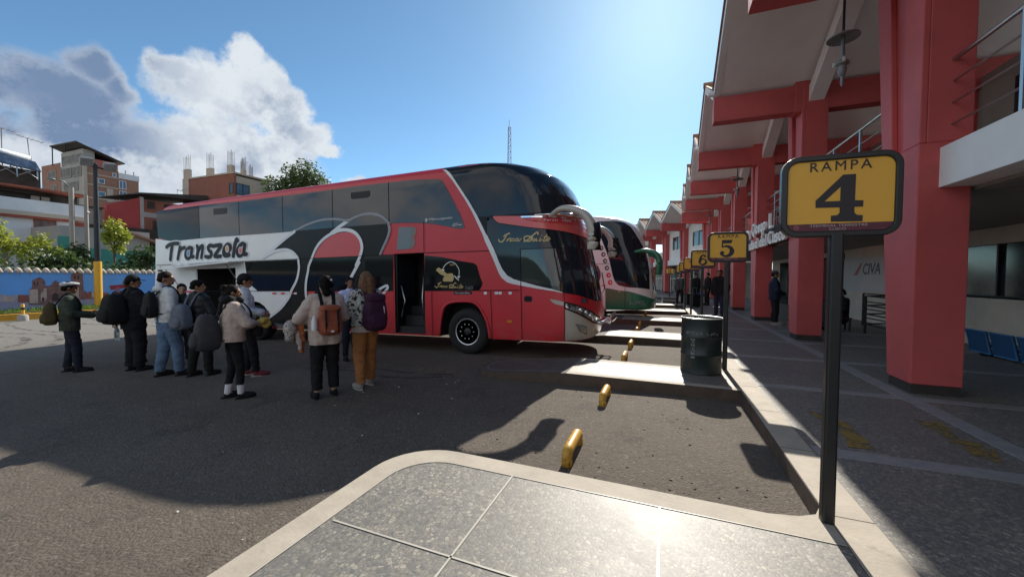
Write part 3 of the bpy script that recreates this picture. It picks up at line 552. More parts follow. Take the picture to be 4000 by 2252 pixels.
INCA={'I':[(4.862,2.43),(4.873,2.397),(4.933,2.378),(4.993,2.434),(5.054,2.529),(5.112,2.542),(5.054,2.529),(5.006,2.51),(4.982,2.49)],'n':[(5.04,2.389),(5.076,2.441),(5.051,2.388),(5.099,2.435),(5.14,2.438),(5.11,2.385),(5.145,2.389)],'c':[(5.204,2.424),(5.187,2.436),(5.151,2.405),(5.163,2.383),(5.204,2.392)],'a':[(5.297,2.424),(5.262,2.432),(5.227,2.401),(5.238,2.379),(5.285,2.398),(5.308,2.429),(5.29,2.377),(5.33,2.385),(5.365,2.427)],'S1':[(5.67,2.493),(5.665,2.525),(5.639,2.527),(5.601,2.497),(5.57,2.457),(5.575,2.404),(5.546,2.364),(5.478,2.367),(5.433,2.396),(5.428,2.444),(5.468,2.464),(5.536,2.46),(5.559,2.437),(5.512,2.398),(5.421,2.359)],'u':[(5.613,2.412),(5.593,2.366),(5.608,2.36),(5.651,2.41),(5.638,2.358),(5.671,2.367)],'i':[(5.724,2.412),(5.697,2.36),(5.723,2.359),(5.757,2.385)],'id':[(5.747,2.459),(5.754,2.467)],'t':[(5.862,2.483),(5.779,2.357),(5.814,2.351),(5.838,2.372)],'tb':[(5.793,2.431),(5.879,2.44)],'e':[(5.857,2.376),(5.915,2.402),(5.909,2.423),(5.871,2.403),(5.844,2.361),(5.887,2.355),(5.939,2.391)]}
TB={'dark':[(4.429,3.831),(4.642,3.871),(5.148,3.855),(5.654,3.772),(5.943,3.614),(6.146,3.351),(6.418,3.051),(6.697,2.784),(6.843,2.507),(6.874,2.257),(6.841,1.947),(6.755,1.518),(6.674,1.157),(6.21,1.209),(5.643,1.259),(5.365,1.336),(5.233,1.475),(5.145,1.751),(5.03,2.305),(4.913,2.677),(4.795,2.989),(4.646,3.396)],'low':[(7.32,2.328),(7.24,2.057),(7.423,1.917),(7.516,1.467),(7.588,1.086),(6.879,1.152),(7.071,1.825)],'up':[(6.414,3.864),(6.714,3.764),(7.054,3.099),(7.154,2.683),(6.869,2.763),(6.33,3.203),(6.081,3.621)],'green':[(4.32,1.235),(5.052,1.201),(5.408,1.123),(5.758,1.092),(6.063,0.986),(6.665,0.826),(7.588,0.667),(7.5,0.612),(7.464,0.37),(7.004,0.37),(6.47,0.37),(4.767,0.37),(4.304,0.37)],'icons':[(4.717,2.807),(4.797,2.552),(4.862,2.295),(4.932,2.016),(4.995,1.729),(5.053,1.446),(5.053,1.379)],'txt':[(5.792,0.588),(6.311,0.587),(5.813,0.745)],'hl':[(6.981,0.816),(7.434,0.861),(7.595,0.763),(7.582,0.626)],'fog':[(6.939,0.556),(7.571,0.583),(7.436,0.464),(7.253,0.37)],'marks':[(4.721,1.341),(4.872,1.309),(5.363,1.093),(5.437,1.062)],'seam':[(5.622,1.682),(5.605,0.37),(4.482,2.198),(5.029,2.182)],'maroon':[(4.519,2.166),(4.589,2.102),(4.679,1.883),(4.692,1.698),(4.63,1.481),(4.513,1.452)],'mirror':[(6.885,2.637),(7.263,2.523),(7.273,2.245),(7.325,2.024),(7.379,1.776),(7.476,1.686)],'nose':[(7.598,0.745),(7.574,1.162)]}
# ================================================================== COACHES
ZP = [.1,.28,.416,.61,.873,1.03,1.29,1.77,2.23,2.6,3.02,3.3,3.56,3.73,3.93,4.03,4.12,4.17,4.2]
XFv = [5.95,6.58,6.68,6.73,6.77,6.75,6.7,6.61,6.51,6.41,6.3,6.24,6.12,6.0,5.7,5.4,4.9,4.3,3.6]
WZv = [.1,.3,.45,3.7,3.9,4.0,4.07,4.12,4.17,4.21]; WWv = [1.22,1.27,1.3,1.3,1.295,1.28,1.24,1.14,.9,.4]
AA, LARC, NE = .9, 1.75, 2.6
def interp(x, xs, ys):
    if x <= xs[0]: return ys[0]
    for i in range(1, len(xs)):
        if x <= xs[i]: return ys[i-1]+(ys[i]-ys[i-1])*(x-xs[i-1])/(xs[i]-xs[i-1])
    return ys[-1]
xf = lambda z: interp(z, ZP, XFv)
hw = lambda z: interp(z, WZv, WWv)
def BS(a, z):
    x0 = xf(z)-AA
    if a <= x0: return Vector((a, -hw(z), z))
    ph = min(pi/2, (a-x0)/LARC*pi/2)
    return Vector((x0+AA*max(0, sin(ph))**(2/NE), -hw(z)*max(0, cos(ph))**(2/NE), z))
def BN(a, z):
    h = .02; A = min(a, xf(z)-AA+LARC-2*h)
    da = BS(A+h, z)-BS(A-h, z); dz_ = BS(A, min(4.2, z+h))-BS(A, z-h); n = da.cross(dz_)
    return n.normalized() if n.length > 1e-9 else Vector((0, -1, 0))
def on_bus(vs, off, mirror=False):
    o = []
    for v in vs:
        a, z = v[0], v[1]; d = off+(v[2] if len(v) > 2 else 0); q = BS(a, z)+BN(a, z)*d
        o.append((q.x, -q.y if mirror else q.y, q.z))
    return o
def decal(name, faces2d, m, parent, off, mirror=0, clip=None, holes=(), smooth=True, polyhole=None):
    """flat (a, z) shapes wrapped on the coach skin. mirror: 0 near side, 1 both, 2 far side only"""
    bm = bmesh.new()
    for poly in faces2d:
        vs = [bm.verts.new((q[0], q[1], q[2] if len(q) > 2 else 0)) for q in poly]
        if len(poly) <= 4:
            try: bm.faces.new(vs)
            except ValueError: pass
        else:
            for t_ in tessellate_polygon([[Vector((q[0], q[1], 0)) for q in poly]]):
                try: bm.faces.new([vs[i] for i in t_])
                except ValueError: pass
    amax = max(v.co.x for v in bm.verts); zmin = min(v.co.y for v in bm.verts); zmax = max(v.co.y for v in bm.verts); amin = min(v.co.x for v in bm.verts)
    cuts = [((a, 0, 0), (1, 0, 0)) for a in [4.4+.1*i for i in range(34)] if amin < a < amax]
    if amax > 4.4: cuts += [((0, z, 0), (0, 1, 0)) for z in ZP+[2., 1.5, 2.4, 2.8, 3.15, 3.43, 3.65, 3.83, 3.98, 4.08] if zmin < z < zmax]
    elif zmax > 3.5: cuts += [((0, z, 0), (0, 1, 0)) for z in WZv if zmin < z < zmax]
    for x0, x1, z0, z1 in holes: cuts += [((x0, 0, 0), (1, 0, 0)), ((x1, 0, 0), (1, 0, 0)), ((0, z0, 0), (0, 1, 0)), ((0, z1, 0), (0, 1, 0))]
    if clip: cuts += [((clip[0], 0, 0), (1, 0, 0)), ((clip[1], 0, 0), (1, 0, 0))]
    if polyhole:
        for i in range(len(polyhole)):
            a, b = Vector(polyhole[i]), Vector(polyhole[(i+1) % len(polyhole)]); d = b-a
            if d.length > 1e-5: cuts.append(((a.x, a.y, 0), (-d.y, d.x, 0)))
    def inside(c):
        if not polyhole: return False
        r = False; k = len(polyhole)
        for i in range(k):
            (xa, ya), (xb, yb) = polyhole[i], polyhole[(i+1) % k]
            if (ya > c.y) != (yb > c.y) and c.x < (xb-xa)*(c.y-ya)/(yb-ya)+xa: r = not r
        return r
    for c, n in cuts: bmesh.ops.bisect_plane(bm, geom=bm.verts[:]+bm.edges[:]+bm.faces[:], plane_co=c, plane_no=n)
    kill = []
    for f_ in bm.faces:
        c = f_.calc_center_median()
        if clip and not (clip[0] < c.x < clip[1]) or any(x0 < c.x < x1 and z0 < c.y < z1 for x0, x1, z0, z1 in holes) or inside(c): kill.append(f_)
    bmesh.ops.delete(bm, geom=kill, context='FACES')
    bm.verts.index_update(); V = [(v.co.x, v.co.y, v.co.z) for v in bm.verts]; F = [[v.index for v in f_.verts] for f_ in bm.faces]; bm.free()
    q = MB()
    for mm in ([0], [0, 1], [1])[mirror]:
        P = on_bus(V, off, mm); FF = []
        for f_ in F:
            n = (Vector(P[f_[1]])-Vector(P[f_[0]])).cross(Vector(P[f_[2]])-Vector(P[f_[0]])); c = Vector(P[f_[0]])
            out = Vector((1 if c.x > 6 else 0, -1 if c.y < 0 else 1, .2))
            FF.append(f_ if n.dot(out) > 0 else f_[::-1])
        q.add(P, FF)
    return q.build(name, m, parent, 'all' if smooth else False, fix=False)
LIFT = [0]
def stroke(pts, w_, n=6, closed=False):
    LIFT[0] = (LIFT[0]+1) % 7; lf = .0012*LIFT[0]
    P = smooth_line([(x, z, 0) for x, z in pts], n) if len(pts) > 2 else [Vector((*q, 0)) for q in pts]
    L, Rr = [], []
    for i, q in enumerate(P):
        d = P[min(i+1, len(P)-1)]-P[max(0, i-1)]
        if d.length < 1e-7: d = Vector((1, 0, 0))
        nn = Vector((-d.y, d.x, 0)).normalized()*w_/2; L.append((q+nn)[:2]); Rr.append((q-nn)[:2])
    fs = [[(*q, lf+7e-5*(i+1)) for q in (Rr[i], Rr[i+1], L[i+1], L[i])] for i in range(len(P)-1)]
    for h, e in ((0, P[0]), (7e-5*(len(P)+1), P[-1])): fs.append([(e.x+w_/2*cos(2*pi*k/10), e.y+w_/2*sin(2*pi*k/10), lf+h) for k in range(10)])
    return fs
def btext(name, body, m, parent, a0, a1, z0, z1, off=.012, **kw):
    vs, fs = fit_text(body, a0, a1, z0, z1, depth=.001, **kw); q = MB(); q.add(on_bus(vs, off), fs); return q.build(name, m, parent, fix=False)
def circ(a, z, r, n=16, ry=None): return [(a+r*cos(2*pi*i/n), z+(ry or r)*sin(2*pi*i/n)) for i in range(n)]
def body_mesh(zb=.36):
    zs = [zb, .416, .61, .873, 1.03, 1.29, 1.77, 2.23, 2.6, 3.02, 3.3, 3.56, 3.73, 3.85, 3.93, 3.98, 4.03, 4.08, 4.12, 4.15, 4.17, 4.19, 4.205]
    rings = []
    for z in zs:
        w_ = hw(z); xr = interp(z, [.3, 2.6, 3.4, 3.9, 4.05, 4.2], [-7.2, -7.2, -7.1, -6.95, -6.8, -6.4]); r = min(.16, w_*.5); o = []
        half = [(xr, 0)]+[(xr+r-r*cos(a), -(w_-r)-r*sin(a)) for a in [pi/2*i/5 for i in range(6)]]
        x0 = xf(z)-AA
        half += [(xr+r+(x0-xr-r)*i/10, -w_) for i in range(1, 10)]
        half += [tuple(BS(x0+LARC*i/14, z)[:2]) for i in range(15)]
        ring = half+[(x, -y) for x, y in reversed(half[1:-1])]; rings.append([(x, y, z) for x, y in ring])
    n = len(rings[0]); q = MB()
    for rg in rings: q.v += rg
    q.f = [[i*n+j, i*n+(j+1) % n, (i+1)*n+(j+1) % n, (i+1)*n+j] for i in range(len(zs)-1) for j in range(n)]
    q.f += [list(range(n))[::-1], [(len(zs)-1)*n+j for j in range(n)]]; q.mi = [0]*len(q.f)
    return q
def cut(o, cutters):
    for c in cutters:
        md = o.modifiers.new('cut', 'BOOLEAN'); md.operation = 'DIFFERENCE'; md.object = c; md.solver = 'EXACT'
        try: md.material_mode = 'TRANSFER'
        except Exception: pass
    dg = bpy.context.evaluated_depsgraph_get(); me = bpy.data.meshes.new_from_object(o.evaluated_get(dg))
    o.modifiers.clear(); o.data = me
    for c in cutters: bpy.data.objects.remove(c)
    try: o.data.set_sharp_from_angle(angle=radians(35))
    except Exception: pass
m, t, p, co = shader('coach_red')
c = t.mix(t.sstep(t.noise(co, 1.3, 5, .6), .45, .8), (.58, .022, .036), (.50, .018, .030))
sx = t.n('ShaderNodeSeparateXYZ'); t.put(sx.inputs[0], co); dd = t.m('MULTIPLY', t.sstep(t.m('ADD', sx.outputs[2], t.m('MULTIPLY', t.noise(co, 3, 5, .65), .5)), 1.15, .5), t.m('MULTIPLY', t.sstep(t.noise(co, 9, 6, .7), .35, .7), .4)); c = t.mix(dd, c, (.20, .15, .12)); t.put(p.inputs['Base Color'], c)
p.inputs['Coat Weight'].default_value = .2; p.inputs['Coat Roughness'].default_value = .15; t.put(p.inputs['Roughness'], t.m('ADD', .34, t.m('MULTIPLY', t.noise(co, 4, 5), .16)))
setbump(t, p, t.noise(co, 2.2, 2), .05, .02)
def vinyl(name, col, rough=.3):
    dk = max(col) < .05; mat(name, col, rough, var=.05, vs=1.5, coat=0 if dk else .4, spec=.2 if dk else .5)
vinyl('coach_white', (.82, .82, .81)); vinyl('coach_black', (.012, .012, .014), .22); vinyl('livery_white', (.72, .73, .76)); vinyl('livery_red', (.60, .03, .04)); vinyl('livery_grey', (.13, .15, .17)); vinyl('livery_tan', (.20, .12, .09)); vinyl('livery_salmon', (.70, .11, .10))
vinyl('gold', (.55, .40, .16), .4); vinyl('text_black', (.012, .014, .02), .35); vinyl('blue_dot', (.03, .16, .45)); vinyl('orange_dot', (.60, .30, .05)); vinyl('lens_orange', (.7, .22, .02), .2)
vinyl('coach_silver', (.46, .43, .385), .30); vinyl('coach_green', (.02, .17, .09), .3); vinyl('maroon', (.06, .008, .02), .3); vinyl('icon_grey', (.09, .09, .1)); vinyl('icon_red', (.65, .02, .03)); vinyl('coach_pink_white', (.80, .77, .78))
m, t, p, co = shader('coach_glass')
p.inputs['Base Color'].default_value = (.014, .018, .024, 1); p.inputs['Roughness'].default_value = .035; p.inputs['Specular IOR Level'].default_value = .75
setbump(t, p, t.noise(co, 1.2, 2), .035, .02)
m, t, p, co = shader('low_glass')
p.inputs['Base Color'].default_value = (.008, .009, .012, 1); p.inputs['Roughness'].default_value = .06; p.inputs['Specular IOR Level'].default_value = .22
m, t, p, co = shader('coach_screen')
p.inputs['Base Color'].default_value = (.012, .018, .028, 1); p.inputs['Roughness'].default_value = .05; p.inputs['Specular IOR Level'].default_value = .42
mat('panel_gap', (.008, .006, .006), .9, var=0); mat('coach_inside', (.018, .018, .02), .8, var=.3, vs=6); mat('tyre', (.014, .014, .015), .85, var=.25, vs=8, bump=.2, bs=30)
mat('rim_alu', (.74, .75, .76), .34, .75, var=.06); mat('chrome', (.8, .8, .8), .08, 1.0, var=0); mat('hub_dark', (.02, .02, .022), .5, var=.2)
m, t, p, co = shader('lamp_lens')
t.put(p.inputs['Base Color'], t.ramp(t.noise(co, 11, 3, .6, 1.2), [(.35, (.04, .04, .045)), (.5, (.30, .30, .30)), (.68, (.75, .74, .70))])); p.inputs['Metallic'].default_value = .6; p.inputs['Roughness'].default_value = .12; p.inputs['Coat Weight'].default_value = 1
def wheel(parent, x, side, r=.5, dual=False):
    y = -1.26*side
    w_ = bpy.data.objects.new('wheel', None); COL.objects.link(w_); w_.parent = parent; w_.location = (x, y, r-.01); w_.empty_display_size = .2
    s_ = -side
    q = MB(); q.lathe([(.29, .02*s_), (.33, .045*s_), (.40, .05*s_), (.46, .03*s_), (.492, -.01*s_), (r, -.06*s_), (r, -.24*s_), (.46, -.30*s_), (.29, -.28*s_)], 40, axis='y'); q.build('tyre', 'tyre', w_, smooth=True)
    q = MB()
    q.lathe([(.295, .02*s_), (.285, .035*s_), (.268, .03*s_), (.262, .0), (.252, -.03*s_), (.20, -.02*s_), (.185, .01*s_), (.14, .012*s_), (.135, -.04*s_), (.10, -.05*s_), (.02, -.05*s_)], 40, axis='y'); rim = q.build('rim', 'rim_alu', w_, smooth=True)
    q = MB()
    for k in range(10):
        a = 2*pi*k/10+.2; q.lathe([(.026, -.022*s_), (.026, -.016*s_)], 10, (.226*cos(a), -.003*s_, .226*sin(a)), 'y')
    q.build('vent_hole', 'hub_dark', rim)
    q = MB()
    for k in range(10):
        a = 2*pi*k/10; q.lathe([(.016, .0), (.016, .035*s_), (.008, .04*s_)], 8, (.162*cos(a), .008*s_, .162*sin(a)), 'y')
    q.build('wheel_nut', 'chrome', rim)
    q = MB(); q.lathe([(.132, -.038*s_), (.118, -.01*s_), (.10, .0), (.07, .03*s_), (.02, .035*s_)], 24, axis='y'); q.build('hub', 'hub_dark', w_, smooth=True)
def mirror_arm(parent, side, m, cover, pts, wid, head=None):
    """bent coach mirror: flattened tapering arm that ends in the mirror head"""
    q = MB(); P = smooth_line(pts, 6); k = len(P)
    q.tube(P, [interp(i/(k-1), [0, .35, .75, 1], wid) for i in range(k)], 12, flat=.85)
    o = q.build('mirror', m, parent, smooth='all'); return o
def sections(poly_top, zt): return poly_top
def coach_shell(parent, paint, cutters):
    o = body_mesh().build('body', [paint, 'coach_inside'], parent, smooth=True); o.parent = None
    cut(o, cutters); o.parent = parent; return o
def cutbox(x0, x1, y0, y1, z0, z1):
    q = MB(); q.cur = 0; q.box(x0, x1, y0, y1, z0, z1); o = q.build('cutter', ['coach_inside']); return o
def cutarch(poly, y0, y1):
    q = MB(); q.prism(poly, y0, y1, 'y'); return q.build('cutter', ['coach_inside'])
def right_edge(z0, z1, n=8): return [(xf(z0+(z1-z0)*i/n)-AA+LARC, z0+(z1-z0)*i/n) for i in range(n+1)]
# ------------------------------------------------------------------ red coach
bus = thing('coach_bus', 'red, white and black double-deck coach with a big swirl livery, nose to the right', 'coach', (-8, 8.65, gz(-8)))
bus.rotation_euler = (0, -atan(.022), 0)
arch = [(x, min(z, 1.15)) for x, z in TR['arch']]; arch = [(arch[0][0], .2)]+arch+[(arch[-1][0], .2)]
rear_arch = [(-3.30, .2)]+[(-2.62-.68*cos(a), .44+.66*sin(a)) for a in [pi*i/10 for i in range(11)]]+[(-1.94, .2)]
cs = [cutbox(2.19, 3.02, -1.5, -.35, .40, 2.24), cutbox(-5.1, -3.36, -1.5, -.3, .5, 2.05)]
for pl in (arch, rear_arch): cs += [cutarch(pl, -1.5, -.8), cutarch(pl, .8, 1.5)]
coach_shell(bus, 'coach_red', cs)
wheel(bus, 4.08, 1); wheel(bus, 4.08, -1); wheel(bus, -2.62, 1); wheel(bus, -2.62, -1)
H = [(-5.1, -3.36, .5, 2.05)]
decal('white_panel', [TR['white']], 'coach_white', bus, .003, holes=H, polyhole=rear_arch)
decal('black_swirl', [TR['black']], 'coach_black', bus, .005, polyhole=rear_arch)
decal('red_loop', [TR['redloop']], 'livery_red', bus, .008)
decal('lower_red_panel', [TR['redlow']], 'livery_red', bus, .008)
edges = [-7.12, -4.92, -3.14, -1.405, .35, 2.08, 4.2]
for i in range(6):
    w_ = decal('side_window', [TR['winband']], 'low_glass' if i == 0 else 'coach_glass', bus, .010, clip=(edges[i]+.012, edges[i+1]-.012))
    if i in (1, 3): decal('vent_flap', [TR['vent1' if i == 1 else 'vent2']], 'coach_black', w_, .016)
decal('window_seal', [TR['winband']], 'panel_gap', bus, .006)
decal('far_side_window', [[(-6.9, 2.96), (3.6, 2.96), (3.5, 3.8), (-6.9, 3.8)]], 'coach_glass', bus, .01, 2)
mat('swirl_glass_line', (.26, .27, .30), .3, var=.05)
decal('swirl_line', stroke(TR['s_upl'], .055)+stroke(TR['s_out'][2:], .06), 'swirl_glass_line', bus, .016)
for pts, w_ in [(TR[k], w_) for k, w_ in (('s_diag', .085), ('s_low', .075), ('s_in', .085), ('s_in2', .075), ('s_tip', .06))]+[(TR['s_out'][:3], .085), (TR['s_out'][-6:], .07)]: decal('swirl_outline', stroke(pts, w_), 'livery_white', bus, .0125)

for k in ('winA', 'winB', 'winC'): decal('lower_window', [TR[k]], 'low_glass', bus, .0105)
w_ = decal('lower_window', [TR['winR']], 'low_glass', bus, .008)
# seat pictogram and lettering on the lower window
decal('seat_emblem', [TR['seatcush']]+stroke(TR['seatback'][:3]+[(3.62, 1.72)], .05)+stroke([(3.39, 1.83), (3.46, 1.77), (3.6, 1.715)], .055), 'gold', w_, .012)
decal('recline_arrow', stroke(TR['seatarc'], .016)+[[(3.47, 1.86), (3.56, 1.84), (3.49, 1.79)], [(3.86, 1.69), (3.95, 1.70), (3.90, 1.64)]]+stroke([(3.8, 1.70), (3.9, 1.61)], .025), 'livery_white', w_, .013)
btext('lettering', '160°', 'gold', w_, 3.69, 3.83, 1.925, 1.972)
btext('lettering', '160', 'livery_grey', w_, 4.07, 4.24, 1.40, 1.48)
TI = [(x, z) for k in INCA for x, z in INCA[k]]
xs0, zs0 = min(q[0] for q in TI), min(q[1] for q in TI)
def inca(a0, z0, s_, w_):
    out = []
    for k, v in INCA.items(): out += stroke([(a0+(x-xs0)*s_, z0+(z-zs0)*s_) for x, z in v], w_*(1.6 if k in ('S1', 'I') else 1), 5)
    return out
decal('lettering', inca(3.302, 1.435, .66, .011), 'gold', w_, .013)
btext('maker_plate_text', 'Mercedes-Benz', 'livery_white', decal('maker_plate', [[(3.77, 1.30), (4.21, 1.30), (4.21, 1.363), (3.77, 1.363)]], 'text_black', bus, .008), 3.80, 4.18, 1.315, 1.35)
btext('maker_lettering', 'Marcopolo', 'livery_white', bus, 3.17, 3.777, 2.925, 2.995,   .02, shear=.2)
decal('maker_emblem', stroke(circ(3.115, 2.955, .03, 12)+[(3.145, 2.955)], .012)+[circ(3.115, 2.955, .014, 8)], 'livery_white', bus, .02)
btext('model_lettering', 'G7', 'livery_white', bus, 3.774, 3.92, 2.775, 2.838, .02, bold=.01, shear=.5)
decal('model_lettering', stroke([(3.91, 2.80), (4.0, 2.797)], .012), 'livery_white', bus, .02)
decal('ghost_letter', [TR['ghostB']], 'livery_tan', bus, .006); decal('ghost_letter', [TR['ghostB2']], 'livery_grey', bus, .009)
# company name, painted strokes with a pale halo
halo, ink = [], []
for k, v in TZ.items():
    if k[0] == 'd': continue
    halo += stroke(v, .20, 5); ink += stroke(v, .125 if k[0] in 'Tnl' else .115, 5)
nm = decal('name_halo', halo, 'livery_white', bus, .005); decal('name_lettering', ink, 'text_black', nm, .019)
for k, mm in (('d1', 'blue_dot'), ('d2', 'orange_dot'), ('d3', 'livery_red')):
    a, z = TZ[k][0]; d_ = decal('name_dot_rim', [circ(a, z, .085, ry=.105)], 'livery_white', nm, .0325); decal('name_dot', [circ(a, z, .062, ry=.085)], mm, d_, .035)
# front: dark wrap, white sweep, visor
R4 = right_edge(1.10, 4.17, 24)
front = TR['stripeL'][1:-1] + [(6.16, 1.335)] + TR['fglow'][1:] + R4[1:] + [(4.6, 4.14), (3.5, 4.10)]
decal('front_wrap', [front], 'coach_black', bus, .004, 1)
zA, zB = 2.93, 4.02
mono = lambda L: [q for i, q in enumerate(L) if i == 0 or q[0] > max(p_[0] for p_ in L[:i])+.004]
sL, sR = mono(TR['stripeL']), mono(TR['stripeR'])
up = [q for q in sR if q[1] > 2.95]; up = [(x+.015, z) for x, z in up]
decal('upper_windscreen', [up[::-1]+[(3.80, 3.93), (4.9, 3.96)]+right_edge(2.95, 3.95, 10)[::-1]+[(6.6, 2.94), (5.4, 2.93), (4.41, 2.94)]], 'coach_screen', bus, .009, 1)
lo = [(x+.015, z+.01) for x, z in sR if z < 2.9]
fg = [(x, z+.012) for x, z in TR['fglow']]
vl = TR['visorlow']
decal('lower_windscreen', [lo+fg+right_edge(1.12, 2.50, 10)+[(q[0], q[1]-.015) for q in reversed(vl)]+[(4.60, 2.90)]], 'coach_screen', bus, .009, 1)
for s_ in (0, 2): decal('white_sweep', [[q for q in sL]+[q for q in reversed(sR)]], 'livery_white', bus, .012, s_)
# visor: a real lip that stands off the skin
top = [(4.735, 2.905)]+TR['visor'][1:4]+[(6.368, 2.886), (6.783, 2.904), (7.1, 2.93)]+[(xf(2.94)-AA+LARC, 2.94)]
bot = [q for q in vl[1:]]+[(xf(2.49)-AA+LARC, 2.49)]
vz = decal('visor', [top+bot[::-1]], 'livery_salmon', bus, .02, 1)
decal('visor_crease', [[(5.394, 2.852), (5.45, 2.795), (5.6, 2.755), (6.03, 2.715), (6.52, 2.70), (7.2, 2.70), (xf(2.70)-AA+LARC, 2.70), (xf(2.82)-AA+LARC, 2.82), (7.05, 2.815), (6.64, 2.80), (6.19, 2.815), (5.77, 2.828)]], 'livery_red', vz, .027, 1)
decal('visor_trim', stroke([(5.38, 2.864), (5.77, 2.84), (6.2, 2.828), (6.64, 2.815), (7.03, 2.83), (7.6, 2.84)], .03), 'chrome', vz, .034, 1)
q = MB(); q.tube([BS(5.6, 2.885)+BN(5.6, 2.885)*.02, BS(6.2, 2.90)+BN(6.2, 2.90)*.05, BS(6.7, 2.91)+BN(6.7, 2.91)*.07, BS(7.2, 2.93)+BN(7.2, 2.93)*.07], [.012, .03, .045, .045], 8); q.build('visor_lip', 'chrome', vz, smooth='all')
btext('visor_lettering', 'Parati  1000', 'livery_white', vz, 5.80, 6.55, 2.752, 2.798, .036, space=1.15)
decal('lettering', inca(4.861, 2.358, 1, .017), 'gold', bus, .015)
d_ = decal('driver_window', [[(5.33, 2.215), (6.24, 2.215), (6.14, 1.56), (6.08, 1.45), (5.62, 1.535), (5.345, 1.588)]], 'coach_glass', bus, .013)
decal('driver_window_seal', stroke([(5.33, 2.215), (6.24, 2.215)], .012)+stroke([(5.335, 2.215), (5.345, 1.588)], .012), 'panel_gap', d_, .016)
# panel gaps, handle, reflectors, lamp
g_ = []
for pts in ([(-7.15, 2.222), (2.18, 2.222)], [(3.03, 2.23), (4.62, 2.215)], [(-7.15, 1.383), (2.15, 1.380)], [(3.03, 1.383), (5.30, 1.386)], [(5.335, 1.585), (5.345, .37)], [(6.205, 1.33), (6.215, .37)], [(4.66, 1.38), (4.68, .37)], [(3.21, 1.38), (3.22, .37)], [(-1.21, 1.38), (-1.22, .95)], [(6.69, 1.22), (6.69, 1.11)], [(6.64, 2.7), (6.66, 2.53)], [(-6.95, 2.22), (-6.95, .4)], [(.55, 1.38), (.55, .4)], [(1.35, 1.38), (1.35, .4)], [(3.03, 2.92), (3.03, 2.25)]): g_ += stroke(pts, .013)
decal('panel_gap', g_, 'panel_gap', bus, .0148)
decal('door_handle', [TR['handle']], 'text_black', bus, .012)
refl, refr = [], []
for a in (4.5, 4.755, 4.915-.075, 5.065): refl.append([(a, 1.302), (a+.075, 1.302), (a+.075, 1.354), (a, 1.354)])
for a in (-1.87, -1.55, -1.22): refr.append([(a, 1.295), (a+.155, 1.295), (a+.155, 1.341), (a, 1.341)]); refl.append([(a+.165, 1.295), (a+.27, 1.295), (a+.27, 1.341), (a+.165, 1.341)])
decal('reflector_strip', refl, 'livery_white', bus, .0150); decal('reflector_strip', refr, 'icon_red', bus, .0165)
decal('side_marker', [[(5.018, .717), (5.135, .717), (5.135, .769), (5.018, .769)]], 'lens_orange', bus, .012)
q = MB(); P_ = [tuple(BS(x, z)+BN(x, z)*.004) for x, z in arch[1:-1]]; q.tube(smooth_line(P_, 3), .03, 8); q.build('arch_flare', 'coach_red', bus, smooth='all')
# bumper and lamps
sil = TR['silver'][:-1]+[(xf(.568)-AA+LARC, .56)]+right_edge(.38, .56, 3)[::-1]+[(7.1, .38), (6.22, .38)]
decal('bumper', [sil], 'coach_silver', bus, .010, 1)
for s_ in (0, 2):
    h_ = decal('headlight', [TR['headlamp']], 'lamp_lens', bus, .016, s_)
    decal('headlight_trim', stroke(TR['headlamp']+[TR['headlamp'][0]], .028), 'panel_gap', h_, .019, s_)
    q = MB()
    for a, z in ((6.62, .985), (6.78, .93), (6.93, .86)):
        c = BS(a, z)+BN(a, z)*.018; q.ball((c.x, -c.y if s_ else c.y, c.z), (.045, .045, .05), 10, 7)
    q.build('headlight_bulb', 'chrome', h_, smooth='all')
    decal('indicator', [TR['hlflash']], 'coach_silver', bus, .015, s_)
    f_ = decal('fog_light', [TR['fog']], 'livery_grey', bus, .016, s_); decal('fog_lens', [[(a+(6.75-a)*.35, z+(.6-z)*.35) for a, z in TR['fog']]], 'lamp_lens', f_, .020, s_)
decal('badge', [circ(xf(1.25)-AA+LARC-.02, 1.2, .06)], 'chrome', bus, .02)
q = MB()
for y in (-.35, -.12, .12, .35): q.tube([(6.74, y, .70), (6.98, y, .66), (7.02, y, .72), (7.0, y, .84)], .028, 8)
q.tube([(6.72, -.5, .68), (6.84, -.45, .68), (6.84, .45, .68), (6.72, .5, .68)], .03, 8); q.build('bumper_guard', 'chrome', bus, smooth='all')
q = MB(); q.box(6.45, 6.60, -1.0, 1.0, 1.12, 1.20); q.tube([(6.62, -.6, 1.2), (6.70, -.1, 1.36), (6.66, .1, 1.75)], .014, 6); q.tube([(6.62, .6, 1.2), (6.70, .9, 1.36), (6.62, 1.0, 1.75)], .014, 6); q.build('wiper', 'dark_metal', bus)
# mirrors hang from the visor corners in front of the screen
for s_ in (1, -1):
    y = -1.33*s_; o_ = .06
    pts = [(5.95, y+.12*s_, 2.86), (6.25, y-.08*s_, 2.95), (6.62, y-.14*s_, 2.84), (6.80, y-.14*s_, 2.60), (6.83, y-.13*s_, 2.36), (6.82, y-.12*s_, 2.14)]
    mr = mirror_arm(bus, s_, 'coach_silver', None, pts, [.05, .085, .13, .12])
    q = MB(); q.tube([(6.87, y-.14*s_, 2.62), (6.89, y-.13*s_, 2.38), (6.88, y-.12*s_, 2.13)], [.115, .125, .115], 10, flat=.8); q.build('mirror_housing', 'coach_black', mr, smooth='all')
